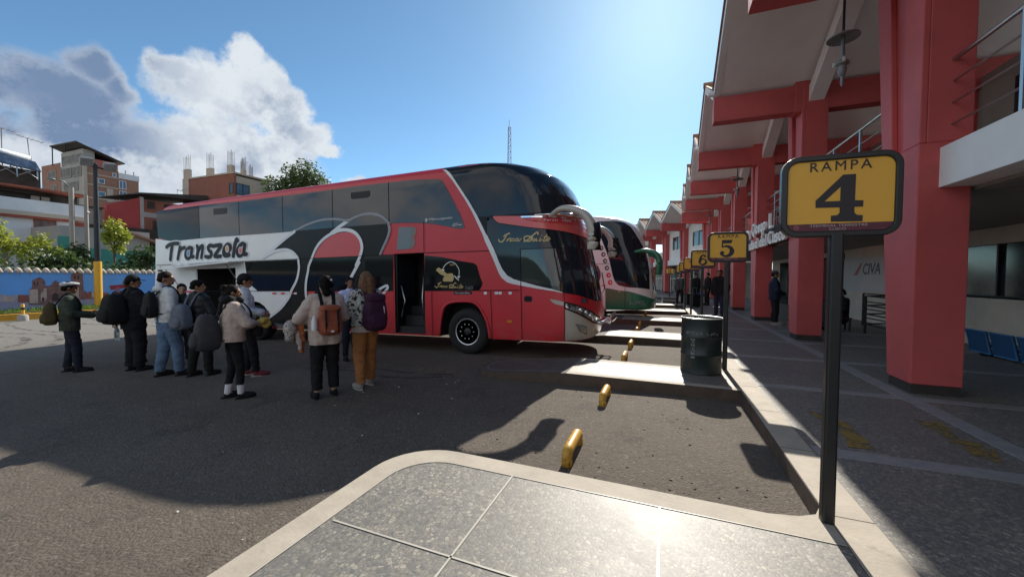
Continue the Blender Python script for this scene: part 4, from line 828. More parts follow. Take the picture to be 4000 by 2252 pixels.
# open entrance: folded door leaf, steps, rail; open luggage bay: flap, shelf, strut
q = MB(); q.box(2.22, 2.99, -1.22, -.75, .40, .55); q.box(2.22, 2.99, -.98, -.5, .55, .78); q.box(2.22, 2.99, -.75, -.4, .78, 1.0); q.build('step', 'hub_dark', bus)
q = MB(); q.tube([(2.95, -1.25, .7), (2.88, -1.2, 1.2), (2.94, -1.2, 1.7)], .015, 6); q.tube([(2.30, -1.22, .75), (2.38, -1.18, 1.15), (2.30, -1.2, 1.5)], .015, 6); q.build('grab_rail', 'steel', bus, smooth='all')
dl = MB().box(2.20, 2.25, -1.27, -.55, .45, 2.22).build('door_leaf', 'coach_black', bus); q = MB(); q.box(2.251, 2.256, -1.2, -.62, 1.2, 2.15); q.build('door_pane', 'coach_glass', dl)
q = MB(); fl = TR['hatch_flap']
q.hexa([(-6.15, -1.31, 2.215), (-2.98, -1.31, 2.215), (-2.98, -1.74, 2.17), (-6.15, -1.74, 2.04)], [(-6.15, -1.30, 2.25), (-2.98, -1.30, 2.25), (-2.98, -1.74, 2.20), (-6.15, -1.74, 2.07)]); q.build('luggage_flap', 'coach_white', bus, bevel=.01)
q = MB(); q.tube([(-3.25, -1.28, 1.6), (-3.2, -1.68, 2.16)], .012, 6); q.tube([(-5.95, -1.31, 1.5), (-5.95, -1.68, 2.06)], .012, 6); q.build('flap_strut', 'steel', bus)
decal('luggage_sill', stroke([(-5.16, .5), (-5.16, 2.05)], .07)+stroke([(-6.75, 1.36), (-5.2, 1.36)], .05), 'livery_white', bus, .011); decal('red_stripe', stroke([(-6.8, 1.37), (-5.2, 1.37)], .055), 'livery_red', bus, .0135)
q = MB()
for i in range(9): z = 1.27+.093*i; q.box(-7.08, -6.86, -1.318, -1.305, z, z+.06)
q.build('engine_grille', 'text_black', bus)
# ------------------------------------------------------------------ green and white coach, two bays on
bus2 = thing('coach_bus', 'white double-deck coach with a dark green skirt and round icons, parked behind the red coach', 'coach', (-6.98, 16.85, gz(-6.98)))
bus2.rotation_euler = (0, -atan(.022), 0)
arch2 = [(3.62, .2)]+[(4.2-.60*cos(a), .47+.62*sin(a)) for a in [pi*i/10 for i in range(11)]]+[(4.80, .2)]
coach_shell(bus2, 'coach_pink_white', [cutarch(arch2, -1.5, -.8), cutarch(arch2, .8, 1.5)])
wheel(bus2, 4.2, 1); wheel(bus2, 4.2, -1); wheel(bus2, -2.6, 1); wheel(bus2, -2.6, -1)
GP_ = [(4.86, 1.22)]+TB['green'][1:6]+[(7.2, .74), (xf(.7)-AA+LARC, .70)]+right_edge(.38, .66, 4)[::-1]+[(4.86, .38)]
decal('green_skirt', [GP_], 'coach_green', bus2, .006, 1); decal('green_skirt', [[(-7.1, .38), (3.56, .38), (3.56, 1.28), (-7.1, 1.28)]], 'coach_green', bus2, .006, 1)
decal('side_window', [[(-6.9, 2.9), (4.2, 2.9), (4.0, 3.75), (-6.9, 3.75)]], 'coach_glass', bus2, .006, 1)
decal('side_screen', [TB['dark']], 'coach_screen', bus2, .009, 1)
decal('upper_windscreen', [[(6.5, 3.83), (6.9, 3.35), (7.06, 2.95), (7.12, 2.72), (xf(2.7)-AA+LARC, 2.70)]+right_edge(2.75, 3.85, 8)], 'coach_screen', bus2, .009, 1)
decal('lower_windscreen', [[(6.95, 1.12), (7.10, 1.8), (7.18, 2.35), (xf(2.36)-AA+LARC, 2.36)]+right_edge(1.10, 2.30, 8)[::-1]], 'coach_screen', bus2, .009, 1)
decal('side_icon', [circ(a, z, .085, 14, .095) for a, z in TB['icons'][:4]], 'icon_grey', bus2, .010)
decal('side_icon', [circ(a, z, .09, 14, .1) for a, z in TB['icons'][4:6]], 'icon_red', bus2, .010)
decal('icon_symbol', [circ(a+.01, z, .035, 8) for a, z in TB['icons'][:6]], 'coach_pink_white', bus2, .013)
decal('maroon_window', [TB['maroon']], 'maroon', bus2, .008)
btext('fleet_number', 'L-1403', 'swirl_glass_line', bus2, 5.80, 6.31, .60, .74, .012, bold=.01)
decal('side_marker', [[(5.36, 1.06), (5.44, 1.06), (5.44, 1.10), (5.36, 1.10)]], 'lens_orange', bus2, .012); decal('red_reflector', [[(4.72, 1.30), (4.87, 1.30), (4.87, 1.34), (4.72, 1.34)]], 'icon_red', bus2, .010)
decal('panel_gap', stroke([(5.62, 1.25), (5.605, .38)], .014)+stroke([(4.3, 2.19), (5.03, 2.185)], .014)+stroke([(6.9, 1.12), (6.66, .38)], .014), 'panel_gap', bus2, .012)
for s_ in (0, 2):
    decal('headlight', [[(6.98, .80), (7.2, .86), (7.5, .84), (7.55, .70), (7.3, .66)]], 'lamp_lens', bus2, .016, s_); decal('fog_light', [[(6.95, .55), (7.5, .56), (7.4, .42), (7.15, .40)]], 'coach_silver', bus2, .014, s_)
q = MB()
for y in (-.3, 0, .3): q.tube([(6.74, y, .62), (6.95, y, .58), (6.97, y, .78)], .03, 8)
q.build('bumper_guard', 'chrome', bus2, smooth='all')
for s_ in (1, -1):
    y = -1.3*s_
    mirror_arm(bus2, s_, 'coach_green', None, [(6.0, y+.15*s_, 2.62), (6.35, y-.05*s_, 2.64), (6.72, y-.10*s_, 2.52), (6.86, y-.10*s_, 2.28), (6.86, y-.10*s_, 2.02), (6.82, y-.08*s_, 1.72)], [.08, .11, .16, .12])
decal('seat_row_glint', [[(6.40, 1.75), (6.5, 1.7), (6.56, 1.55), (6.5, 1.48), (6.44, 1.6)]], 'livery_grey', bus2, .0105)
# ================================================================== RAMP SIGNS, DRUM, WHEEL STOPS
mat('sign_yellow', (.74, .40, .045), .45, var=.06, vs=3); mat('sign_maroon', (.11, .02, .035), .5, var=.1); mat('sign_ink', (.018, .016, .022), .5, var=.1); mat('sign_pale', (.45, .40, .40), .5, var=.05); mat('sign_band_ink', (.22, .06, .08), .5, var=.1)
FOUR = [(.817, 2.063), (.945, 2.205), (1.004, 2.204), (1.003, 2.054), (1.041, 2.052), (1.041, 2.016), (1.001, 2.017), (1.002, 1.984), (1.015, 1.971), (1.041, 1.967), (1.04, 1.933), (.893, 1.937), (.893, 1.972), (.921, 1.973), (.934, 1.987), (.933, 2.018), (.818, 2.021)]
FOURH = [(.86, 2.056), (.934, 2.055), (.935, 2.137)]
def arcpts(cx, cz, rx, rz, a0, a1, n=14): return [(cx+rx*cos(radians(a0+(a1-a0)*i/n)), cz+rz*sin(radians(a0+(a1-a0)*i/n))) for i in range(n+1)]
def fat(pts, ws):
    P = [Vector((*q, 0)) for q in pts]; L, R_ = [], []
    for i, q in enumerate(P):
        d = P[min(i+1, len(P)-1)]-P[max(0, i-1)]; nn = Vector((-d.y, d.x, 0)).normalized()*interp(i/(len(P)-1), *ws)/2; L.append((q+nn)[:2]); R_.append((q-nn)[:2])
    return L+R_[::-1]
def digit_polys(d):
    cx = .93
    if d == '5':
        return [[(.848, 2.203), (.99, 2.203), (1.0, 2.207), (.975, 2.148), (.862, 2.148)], [(.848, 2.203), (.866, 2.203), (.862, 2.10), (.842, 2.085)],
                fat([(.846, 2.088)]+arcpts(.905, 2.028, .082, .078, 118, -150, 22)[1:]+[(.832, 2.0)], ([0, .15, .45, .8, 1], [.016, .04, .07, .03, .03])), circ(.852, 2.0, .031, 14)]
    if d == '6':
        return [fat(arcpts(.925, 2.02, .078, .072, 60, 420, 32), ([0, .25, .5, .75, 1], [.03, .055, .03, .055, .03])), fat([(.865, 2.01), (.862, 2.08), (.885, 2.15), (.94, 2.195), (.985, 2.17)], ([0, .4, 1], [.065, .055, .02])), circ(.975, 2.16, .028, 12)]
    if d == '7': return [[(.845, 2.204), (1.02, 2.204), (1.02, 2.17), (.845, 2.15)], [(1.02, 2.19), (.95, 2.05), (.935, 1.937), (.875, 1.937), (.90, 2.05), (.96, 2.16)]]
    if d == '8': return [fat(arcpts(.93, 2.14, .06, .055, 0, 360, 24), ([0, 1], [.038, .038])), fat(arcpts(.93, 2.005, .075, .068, 0, 360, 24), ([0, 1], [.045, .045]))]
    if d == '9': return [[(2*.93-x, 2*2.07-z) for x, z in pl] for pl in digit_polys('6')]
    if d == '11': return [q for dx_ in (-.06, .06) for q in ([(.90+dx_, 2.2), (.96+dx_, 2.2), (.96+dx_, 1.96), (.90+dx_, 1.96)], [(.87+dx_, 1.96), (.99+dx_, 1.96), (.99+dx_, 1.937), (.87+dx_, 1.937)], [(.86+dx_, 2.16), (.90+dx_, 2.2), (.90+dx_, 2.15)])]
    return []
def ramp_sign(d, loc, label):
    o = thing('ramp_sign', label, 'sign', loc, 0, 'yellow ramp signs along the kerb')
    dx_ = -.925
    q = MB(); q.prism(rounded_rect(-.033, .033, -.033, .033, .012, 2), -.005, 1.71); q.build('pole', 'black_paint', o)
    q = MB(); A = rounded_rect(.645+dx_, 1.212+dx_, 1.697, 2.173, .085, 6); B_ = rounded_rect(.678+dx_, 1.179+dx_, 1.73, 2.14, .055, 6); n = len(A)
    y0, y1 = -.028, .028
    q.add([(x, y, z) for y in (y0, y1) for L in (A, B_) for x, z in L], [[i, (i+1) % n, n+(i+1) % n, n+i] for i in range(n)]+[[2*n+i, 3*n+i, 3*n+(i+1) % n, 2*n+(i+1) % n] for i in range(n)]+[[i, 2*n+i, 2*n+(i+1) % n, (i+1) % n] for i in range(n)]+[[n+i, n+(i+1) % n, 3*n+(i+1) % n, 3*n+i] for i in range(n)])
    q.build('frame', 'black_paint', o, bevel=.006)
    q = MB(); q.prism(B_, -.014, .014, 'y'); p_ = q.build('panel', 'sign_yellow', o)
    Z = lambda L: [(x+dx_, z-.153) for x, z in L]
    q = MB(); q.flat([v for v in B_ if v[1] < 1.773]+[(.679+dx_, 1.775), (1.178+dx_, 1.775)] if False else [(.681+dx_, 1.774)]+sorted([v for v in B_ if v[1] < 1.774], key=lambda v: v[0])+[(1.176+dx_, 1.774)], -.0152, 'y'); q.build('footer_band', 'sign_maroon', p_)
    q = MB()
    if d == '4':
        tri = tessellate_polygon([[Vector((*v, 0)) for v in Z(FOUR)], [Vector((*v, 0)) for v in Z(FOURH)]]); allv = Z(FOUR)+Z(FOURH); q.add([(x, -.0165, z) for x, z in allv], [list(t_) for t_ in tri])
    else:
        for i, pl in enumerate(digit_polys(d)): q.flat(Z(pl), -.0160-.0006*i, 'y')
    q.build('number', 'sign_ink', p_)
    for body, x0, x1, z0, z1, mm, kw in (('RAMPA', .787, 1.075, 2.232, 2.286, 'sign_ink', dict(space=1.3)), ('TERMINAL TERRESTRE', .792, 1.064, 1.908, 1.921, 'sign_pale', dict()), ('CUSCO', .886, .965, 1.887, 1.901, 'sign_pale', dict())):
        vs, fs = fit_text(body, x0+dx_, x1+dx_, z0-.153, z1-.153, depth=.0005, **kw); q = MB(); q.add([(v[0], -.0172-v[2], v[1]) for v in vs], fs); q.build('lettering', mm, p_)
    q = MB(); q.flat(circ(.726+dx_, 1.907-.153, .016, 14), -.0165, 'y'); q.add([(.1105+dx_+1, 0, 0)]*0, []); q.box(1.109+dx_, 1.146+dx_, -.0165, -.016, 1.889-.153, 1.893-.153); q.build('footer_emblem', 'sign_band_ink', p_)
    return o
for i, d in enumerate(('4', '5', '6', '7', '8', '9')):
    txt = {'4': 'nearest yellow ramp sign with the number 4 on a black post', '5': 'yellow ramp sign with the number 5, behind the green drum', '6': 'yellow ramp sign with the number 6, half behind the 5 sign', '7': 'yellow ramp sign mostly hidden behind the 6 sign, only its left part showing', '8': 'fourth small yellow ramp sign, left edge showing beside the one behind the 6', '9': 'tiny far yellow ramp sign, last but one of the row'}[d]
    ramp_sign(d, (.925 if i else .935, 2.8+4.09*i, PH), txt)
ramp_sign('11', (.42, 31.0, PH), 'farthest ramp sign with the number 11, standing left of the row')
# oil drum
m, t, p, co = shader('drum_green')
c = t.ramp(t.noise(co, 3, 5, .65), [(.3, (.008, .017, .018)), (.7, (.014, .026, .027))]); c = t.mix(t.sstep(t.noise(co, 16, 5, .7), .62, .74), c, (.10, .11, .10)); c = t.mix(t.m('MULTIPLY', t.sstep(t.noise(co, 7, 4, .6), .6, .75), .6), c, (.07, .035, .02)); t.put(p.inputs['Base Color'], c); p.inputs['Roughness'].default_value = .42
dr = thing('oil_drum', 'dark green steel oil drum used as a bin on the second finger platform', 'drum', (.56, 6.62, PH))
prof = [(.285, 0), (.292, .01), (.288, .03), (.286, .27), (.297, .285), (.286, .30), (.286, .54), (.297, .555), (.286, .57), (.286, .82), (.292, .835)]
q = MB(); n = 40; k = len(prof); full = prof+[(.280, .838), (.276, .82), (.276, .05)]
for r_, h_ in full:
    for j in range(n): a = 2*pi*j/n; q.v.append((r_*cos(a), r_*sin(a), h_))
K_ = len(full); q.f = [[i*n+j, i*n+(j+1) % n, (i+1)*n+(j+1) % n, (i+1)*n+j] for i in range(K_-1) for j in range(n)]+[list(range(n))[::-1], [(K_-1)*n+j for j in range(n)]]; q.mi = [0]*len(q.f)
q.build('body', 'drum_green', dr, smooth=True, fix=False)
mat('drum_rim', (.55, .56, .55), .3, .8, var=.15); q = MB(); q.tube([(.289*cos(2*pi*i/48), .289*sin(2*pi*i/48), .838) for i in range(49)], .011, 8, caps=False); q.build('rim', 'drum_rim', dr, smooth='all')
worn('stencil', (.20, .22, .21), .40, .58, 26)
q = MB()
def on_drum(vs): return [((.2895+(v[2] if len(v) > 2 else 0))*sin(v[0]/.289)*1, -(.2895+(v[2] if len(v) > 2 else 0))*cos(v[0]/.289), v[1]) for v in vs]
for k_, (a0, a1, z0, z1) in enumerate(((-.26, -.01, .60, .645), (.05, .23, .60, .645))):
    vs, fs = fit_text(('SECCION', 'LIMA')[k_], a0, a1, z0, z1, depth=.0004, bold=.02); q.add(on_drum(vs), fs)
for k_ in range(7): z = .245+.045*k_; q.add(on_drum([(-.17, z), (-.11, z), (-.11, z+.032), (-.17, z+.032)]), [(0, 1, 2, 3)])
q.build('stencil_mark', 'stencil', dr, fix=False)
q = MB(); q.ball((-.05, -.02, .62), (.2, .2, .12), 12, 8); q.build('bin_liner', 'black_paint', dr, smooth='all')
# wheel stops: bent yellow pipe staples
m, t, p, co = shader('stop_yellow')
c = t.ramp(t.noise(co, 7, 5, .6), [(.3, (.52, .27, .025)), (.7, (.62, .36, .05))]); c = t.mix(t.sstep(t.noise(co, 13, 6, .7), .55, .72), c, (.12, .07, .03)); c = t.mix(t.sstep(t.noise(co, 24, 5, .7), .62, .70), c, (.03, .025, .02)); t.put(p.inputs['Base Color'], c); p.inputs['Roughness'].default_value = .46
q = MB(); r_ = .047; hl = .23
pts = [(0, -hl, -.03), (0, -hl, .055)]+[(0, -hl+.065*(1-cos(a)), .055+.065*sin(a)) for a in [pi/2*i/6 for i in range(1, 7)]]+[(0, hl-.065*(1-cos(a)), .055+.065*sin(a)) for a in [pi/2*i/6 for i in range(6, 0, -1)]]+[(0, hl, .055), (0, hl, -.03)]
q.tube(pts, r_, 14); ws = q.build('wheel_stop', 'stop_yellow', None, smooth='all')
spots = [(-.745, 3.44), (-.69, 5.12), (-.68, 7.72), (-.68, 9.25), (-.70, 11.9), (-.70, 13.4), (-.7, 16.0), (-.7, 17.5), (-.7, 20.1), (-.7, 21.6), (-.7, 24.2), (-.7, 25.7)]
desc = ['nearest yellow pipe wheel stop in the empty bay, close to the near finger platform', 'second yellow pipe wheel stop in the empty bay, by the drum platform', 'yellow pipe wheel stop under the nose of the red coach, nearer one', 'yellow pipe wheel stop under the nose of the red coach, farther one', 'worn yellow wheel stop in the shaded bay behind the red coach, nearer one', 'worn yellow wheel stop in the shaded bay behind the red coach, farther one']
for i, (x, y) in enumerate(spots):
    o = ws if i == 0 else ws.copy()
    if i: COL.objects.link(o)
    o.location = (x, y, gz(x)); tag(o, desc[i] if i < 6 else ['yellow wheel stop under the green coach nose, nearer one', 'yellow wheel stop under the green coach nose, farther one'][i-6] if i < 8 else 'small far yellow wheel stop beyond the green coach', 'wheel stop', 'yellow wheel stops in the coach bays')
# ================================================================== BACKGROUND
mat('mural_blue', (.13, .36, .78), .6, var=.12, vs=.8); mat('mural_plaza', (.30, .30, .42), .7, var=.2, vs=2); mat('mural_stone', (.20, .11, .10), .7, var=.35, vs=6); mat('mural_pale', (.46, .36, .31), .7, var=.2, vs=4); mat('mural_roof', (.26, .09, .07), .7, var=.2, vs=5); mat('mural_dark', (.05, .03, .035), .7, var=.2); mat('mural_red', (.30, .03, .05), .7, var=.2); mat('mural_hill', (.34, .33, .38), .7, var=.3, vs=3); mat('mural_skin', (.25, .12, .2), .7, var=.2)
mat('kerb_yellow', (.55, .30, .03), .6, var=.15, vs=4, dirt=((.30, .16, .05), 5, .6, .8)); mat('post_yellow', (.68, .36, .02), .5, var=.08, vs=2)
mat('concrete', (.36, .34, .31), .85, var=.12, vs=1.5, bump=.2, bs=20); mat('pole_concrete', (.33, .29, .25), .85, var=.1)
mat('leaf_grass', (.13, .22, .03), .6, var=.4, vs=5); mat('leaf_yellow', (.36, .40, .05), .5, var=.45, vs=3); mat('leaf_dark', (.06, .10, .03), .5, var=.5, vs=3); mat('leaf_mid', (.10, .14, .045), .5, var=.5, vs=2); mat('bark', (.10, .07, .05), .9, var=.3); mat('flower', (.7, .68, .62), .6, var=.1)
for n_ in ('leaf_grass', 'leaf_yellow', 'leaf_dark', 'leaf_mid'):      # thin leaves let the low sun through
    nt = MATS[n_].node_tree; t = NT(nt); p = nt.nodes['Principled BSDF']; tr = t.n('ShaderNodeBsdfTranslucent'); t.put(tr.inputs[0], p.inputs['Base Color'].links[0].from_socket)
    mx = t.n('ShaderNodeMixShader'); mx.inputs[0].default_value = .5; nt.links.new(p.outputs[0], mx.inputs[1]); nt.links.new(tr.outputs[0], mx.inputs[2]); nt.links.new(mx.outputs[0], nt.nodes['Material Output'].inputs[0])
def leaves(mb_, R_, blobs, n, size, flat=.5):
    """leaf quads scattered through ellipsoid clumps (x,y,z,rx,ry,rz), denser towards the clump surface"""
    wsum = [b[3]*b[4]*b[5] for b in blobs]; tot = sum(wsum)
    for b, w_ in zip(blobs, wsum):
        for k in range(int(n*w_/tot)):
            u = Vector((R_.gauss(0, 1), R_.gauss(0, 1), R_.gauss(0, 1))).normalized(); rr = R_.random()**.45
            if noise.noise((b[0]+u.x*2.1, b[1]+u.y*2.1, b[2]+u.z*2.1)) < -.12 and rr > .55: continue
            rr *= 1+.22*noise.noise((u.x*3+b[0], u.y*3, u.z*3+b[2]))
            c = Vector((b[0]+u.x*rr*b[3], b[1]+u.y*rr*b[4], b[2]+u.z*rr*b[5]))
            nrm = (u*.5+Vector((R_.gauss(0, .6), R_.gauss(0, .6), R_.gauss(.5, .6)))).normalized(); t1 = nrm.orthogonal().normalized(); t1 = (Matrix.Rotation(R_.uniform(0, 2*pi), 3, nrm) @ t1); t2 = nrm.cross(t1)
            s_ = size*R_.uniform(.6, 1.4)
            mb_.add([c-t1*s_, c+t2*s_*flat-t1*s_*.1, c+t1*s_, c-t2*s_*flat-t1*s_*.1], [(0, 1, 2, 3)])
def tree(name, label, cat, loc, trunk_h, trunk_r, blobs, n, size, m, seed, group=None, branches=4, lean=(0, 0)):
    o = thing(name, label, cat, loc, 0, group); R_ = random.Random(seed)
    q = MB(); q.tube([(0, 0, -.2), (lean[0]*.3, lean[1]*.3, trunk_h*.5), (lean[0], lean[1], trunk_h)], [trunk_r*1.25, trunk_r, trunk_r*.75], 8)
    for k in range(branches):
        b = blobs[k % len(blobs)]; q.tube([(lean[0]*.8, lean[1]*.8, trunk_h*.85), ((b[0]+lean[0])*.5, (b[1]+lean[1])*.5, (trunk_h+b[2])*.5), (b[0], b[1], b[2]+b[5]*.3)], [trunk_r*.55, trunk_r*.4, trunk_r*.15], 6)
    q.build('trunk', 'bark', o, smooth='all')
    q = MB(); leaves(q, R_, blobs, n, size); q.build('crown', m, o, fix=False); return o
# ---- mural wall with tiled cap, painted town square, planting strip
WX, WY0, WY1 = -27.0, -14.0, 24.0
mw = thing('mural_wall', 'long blue painted wall with a church square mural and a scalloped tile cap', 'wall', (WX, 0, -.37))
q = MB(); q.box(-.22, 0, WY0, WY1, 0, 2.06); q.build('wall', 'mural_blue', mw)
q = MB(); ny = int((WY1-WY0)/.28)
for i in range(ny):
    y = WY0+.28*i+.14; q.tube([(.12, y, 2.03), (-.11, y, 2.16), (-.34, y, 2.03)], .085, 8)
q.build('tile_cap', 'tile_pale', mw, smooth='all')
def mur(name, polys, m, lift):
    q = MB()
    for i, pl in enumerate(polys): q.flat([(y, z+.37) for y, z in pl], lift+.0007*i, 'x')
    return q.build(name, m, mw)
mur('painted_hills', [[(5.2, .35), (5.2, .62), (6.0, .72), (6.9, .60), (7.42, .70), (7.7, .60), (8.0, .66), (8.3, .5), (8.3, .3)], [(-13, .3), (-13, .6), (-9, .8), (-5, .55), (0, .75), (5.3, .55), (5.3, .3)]], 'mural_hill', .004)
mur('painted_plaza', [[(WY0+.1, -.36), (WY0+.1, .42), (7.4, .38), (9.2, .34), (10.8, .30), (13, .34), (23.8, .35), (23.8, -.36)]], 'mural_plaza', .006)
tw = lambda y0, y1, z0, z1: [(y0, z0), (y1, z0), (y1, z1), (y0, z1)]
mur('painted_church', [[(8.22, .16), (8.28, .90), (8.34, .92), (8.36, 1.30), (8.46, 1.34), (8.59, 1.44), (8.70, 1.33), (8.76, 1.20), (8.76, 1.02), (8.92, 1.03), (9.0, 1.18), (9.09, 1.28), (9.18, 1.18), (9.26, 1.10), (9.60, 1.10), (9.60, 1.50), (9.66, 1.66), (9.96, 1.70), (10.02, 1.50), (10.04, .3), (9.2, .26), (8.66, .12)]], 'mural_stone', .008)
mur('painted_wall_face', [tw(8.26, 8.52, .22, .86), tw(9.70, 9.86, .36, .90), tw(8.70, 8.79, .40, .90), [(8.60, .3), (8.60, .66), (8.67, .78), (8.74, .66), (8.74, .3)]], 'mural_pale', .010)
mur('painted_opening', [tw(8.40, 8.44, 1.06, 1.22), tw(8.50, 8.54, 1.06, 1.22), tw(9.70, 9.76, 1.34, 1.50), tw(9.83, 9.89, 1.34, 1.50), [(8.96, .30), (8.96, .58), (9.03, .68), (9.11, .68), (9.17, .58), (9.17, .30)], [(8.63, .3), (8.63, .45), (8.67, .5), (8.71, .45), (8.71, .3)]], 'mural_dark', .012)
mur('painted_house', [tw(7.92, 8.24, .28, .62), [(10.04, .32), (10.05, .78), (10.18, .62), (10.44, .40), (10.5, .33)], tw(10.2, 10.32, .40, .70), tw(10.64, 10.95, .36, .62), tw(6.2, 6.9, .34, .58), tw(4.3, 5.1, .32, .6)], 'mural_roof', .010)
mur('painted_house_front', [tw(10.32, 10.62, .38, .64), tw(7.5, 7.8, .34, .56), tw(5.3, 6.0, .34, .52), tw(11.7, 12.1, .36, .66)], 'mural_pale', .0125)
mur('painted_figure', [[(11.08, -.05), (11.06, .50), (11.14, .68), (11.30, .72), (11.50, .70), (11.58, .55), (11.5, .3), (11.30, .25), (11.2, -.05)], tw(10.72, 10.82, .02, .40), tw(10.84, 10.92, .0, .36)], 'mural_dark', .014)
mur('painted_canopy', [[(10.99, .98), (11.66, 1.06), (11.74, .86), (11.06, .76)], [(11.40, .28), (11.44, .42), (11.50, .40), (11.5, .28)]], 'mural_red', .016)
mur('painted_face', [circ(11.33, .80, .075, 12, .10), tw(11.28, 11.40, .62, .72)], 'mural_skin', .0185)
q = MB(); q.box(WX, -25.35, WY0, WY1, -.45, -.06); 
o_ = q.build('planting_bed', 'bark'); tag(o_, kind='structure')
ky = MB(); ky.box(-25.35, -25.12, WY0, 9.75, -.45, -.10); ky.box(-25.35, -25.12, 11.2, WY1, -.45, -.10)
tag(ky.build('yellow_kerb', 'kerb_yellow', bevel=.015), kind='structure')
q = MB(); q.hexa([(-25.35, 9.8, -.45), (-24.5, 9.8, -.45), (-24.5, 11.15, -.45), (-25.35, 11.15, -.45)], [(-25.35, 9.8, -.10), (-24.5, 9.8, -.365), (-24.5, 11.15, -.365), (-25.35, 11.15, -.10)])
tag(q.build('kerb_ramp', 'concrete'), kind='structure')
q = MB(); R_ = random.Random(11)
for k in range(5200):
    y = R_.uniform(-6, 22); x = R_.uniform(-26.9, -25.25); h = R_.uniform(.06, .26)*(1.5 if noise.noise((y*.8, 3, 0)) > .15 else .8); a = R_.uniform(0, pi); d = .03
    q.add([(x-d*cos(a), y-d*sin(a), -.09), (x+d*cos(a), y+d*sin(a), -.09), (x+R_.uniform(-.1, .1), y+R_.uniform(-.1, .1), -.07+h)], [(0, 1, 2)])
tag(q.build('verge_grass', 'leaf_grass', fix=False), 'bright green grass and weeds along the foot of the mural wall', 'grass', kind='stuff')
# bollards
def bollard(y, label):
    o = thing('bollard', label, 'bollard', (-24.75, y, -.374), 0, 'yellow bollards on the kerb')
    q = MB(); q.lathe([(.16, 0), (.16, .2), (.13, .25), (.05, .27)], 12); q.build('base', 'concrete', o, smooth=True)
    q = MB(); q.lathe([(.055, .2), (.055, .68), (.04, .70)], 12); q.build('post', 'post_yellow', o, smooth=True)
    q = MB(); q.lathe([(.057, .45), (.057, .56)], 12); q.build('stripe', 'sign_ink', o, smooth=True); return o
bollard(7.38, 'short yellow bollard with a concrete foot in front of the mural at far left')
# lamp post
lp = thing('floodlight_post', 'tall dark lamp post with a yellow base and twin floodlights by the mural', 'lamp post', (-26.2, 10.26, -.1))
q = MB(); q.lathe([(.15, 0), (.15, 2.30), (.12, 2.31)], 16); q.build('base', 'post_yellow', lp, smooth=True)
q = MB(); q.lathe([(.115, 2.3), (.085, 7.1), (.03, 7.16)], 14); q.build('pole', 'dark_metal', lp, smooth=True)
q = MB(); q.tube([(0, -.42, 7.0), (0, .55, 6.92)], .035, 8); q.build('arm', 'dark_metal', lp)
for y, z in ((-.36, 7.15), (.48, 7.10)):
    q = MB(); q.xf = Matrix.Translation((.1, y, z)) @ Matrix.Rotation(radians(35), 4, 'Y') @ Matrix.Rotation(radians(8), 4, 'X'); q.box(-.10, .10, -.21, .21, -.18, .18); q.box(.1, .13, -.23, .23, -.2, .2); q.build('floodlight', 'lamp_grey', lp, bevel=.01)
# utility poles
for i, (y, zt, lab) in enumerate(((11.85, 6.75, 'grey concrete utility pole with a small street light arm before the white house'), (12.47, 6.4, 'second thinner concrete utility pole just left of the lamp post'))):
    o = thing('utility_pole', lab, 'utility pole', (-33, y, 0), 0, 'concrete utility poles')
    q = MB(); q.lathe([(.15 if i == 0 else .12, 0), (.11 if i == 0 else .09, zt)], 12); q.build('pole', 'pole_concrete', o, smooth=True)
    if i == 0:
        q = MB(); q.tube([(0, 0, zt-.1), (.1, -.35, zt+.28), (.15, -.75, zt+.3)], .03, 6); q.ball((.15, -.85, zt+.28), (.12, .2, .06), 8, 6); q.build('street_light', 'lamp_grey', o, smooth='all')
    else: q = MB(); q.tube([(.05, 0, zt-1.0), (.05, .12, zt-1.05)], .06, 6); q.build('meter_box', 'coach_white', o)
# ---- garden hedge and trees behind the wall
def hedge(label, y0, y1, h, seed, m='leaf_dark'):
    o = thing('hedge', label, 'hedge', (-29, (y0+y1)/2, 0)); R_ = random.Random(seed); q = MB()
    bl = [(R_.uniform(-.8, .8), y-(y0+y1)/2, 1.2+R_.uniform(0, .5), 1.0, .9, h*R_.uniform(.5, .75)) for y in [y0+.7*i for i in range(int((y1-y0)/.7)+1)]]
    leaves(q, R_, bl, 9000, .10); q.build('foliage', m, o, fix=False); return o
hedge('dark clipped hedge running behind the mural wall', -4, 15.5, 1.25, 3)
o = thing('white_flowers', 'white lily flowers among the dark leaves behind the wall near the lamp post', 'flowers', (-28.1, 9.9, 1.8)); q = MB(); R_ = random.Random(8)
for k in range(11):
    q = MB(); c = (R_.uniform(-.3, .3), R_.uniform(-1.3, .6), R_.uniform(.1, .95)); q.lathe([(.01, -.08), (.03, 0), (.065, .06), (.05, .06)], 8, c); q.build('bloom', 'flower', o, smooth='all')
q = MB(); leaves(q, R_, [(-.2, -.3, .35, .4, 1.2, .7)], 500, .12); q.build('foliage', 'leaf_dark', o, fix=False)
tree('garden_tree', 'bright yellow-green young tree beside the lamp post', 'tree', (-31, 12.9, .6), 2.6, .07, [(0, 0, 3.7, .55, .5, .75), (.1, .35, 3.3, .5, .45, .6), (0, -.35, 3.2, .45, .45, .5), (-.1, .2, 2.6, .5, .45, .4)], 1500, .11, 'leaf_yellow', 21, 'garden trees behind the wall')
tree('garden_tree', 'olive-yellow bush tree in front of the white house, left of the poles', 'tree', (-31, 9.9, .6), 1.5, .08, [(0, 0, 2.6, .6, .55, .65), (.1, -.55, 2.2, .6, .6, .5), (.1, .65, 2.1, .6, .6, .5), (0, .2, 1.7, .9, 1.0, .5)], 1900, .10, 'leaf_yellow', 22, 'garden trees behind the wall')
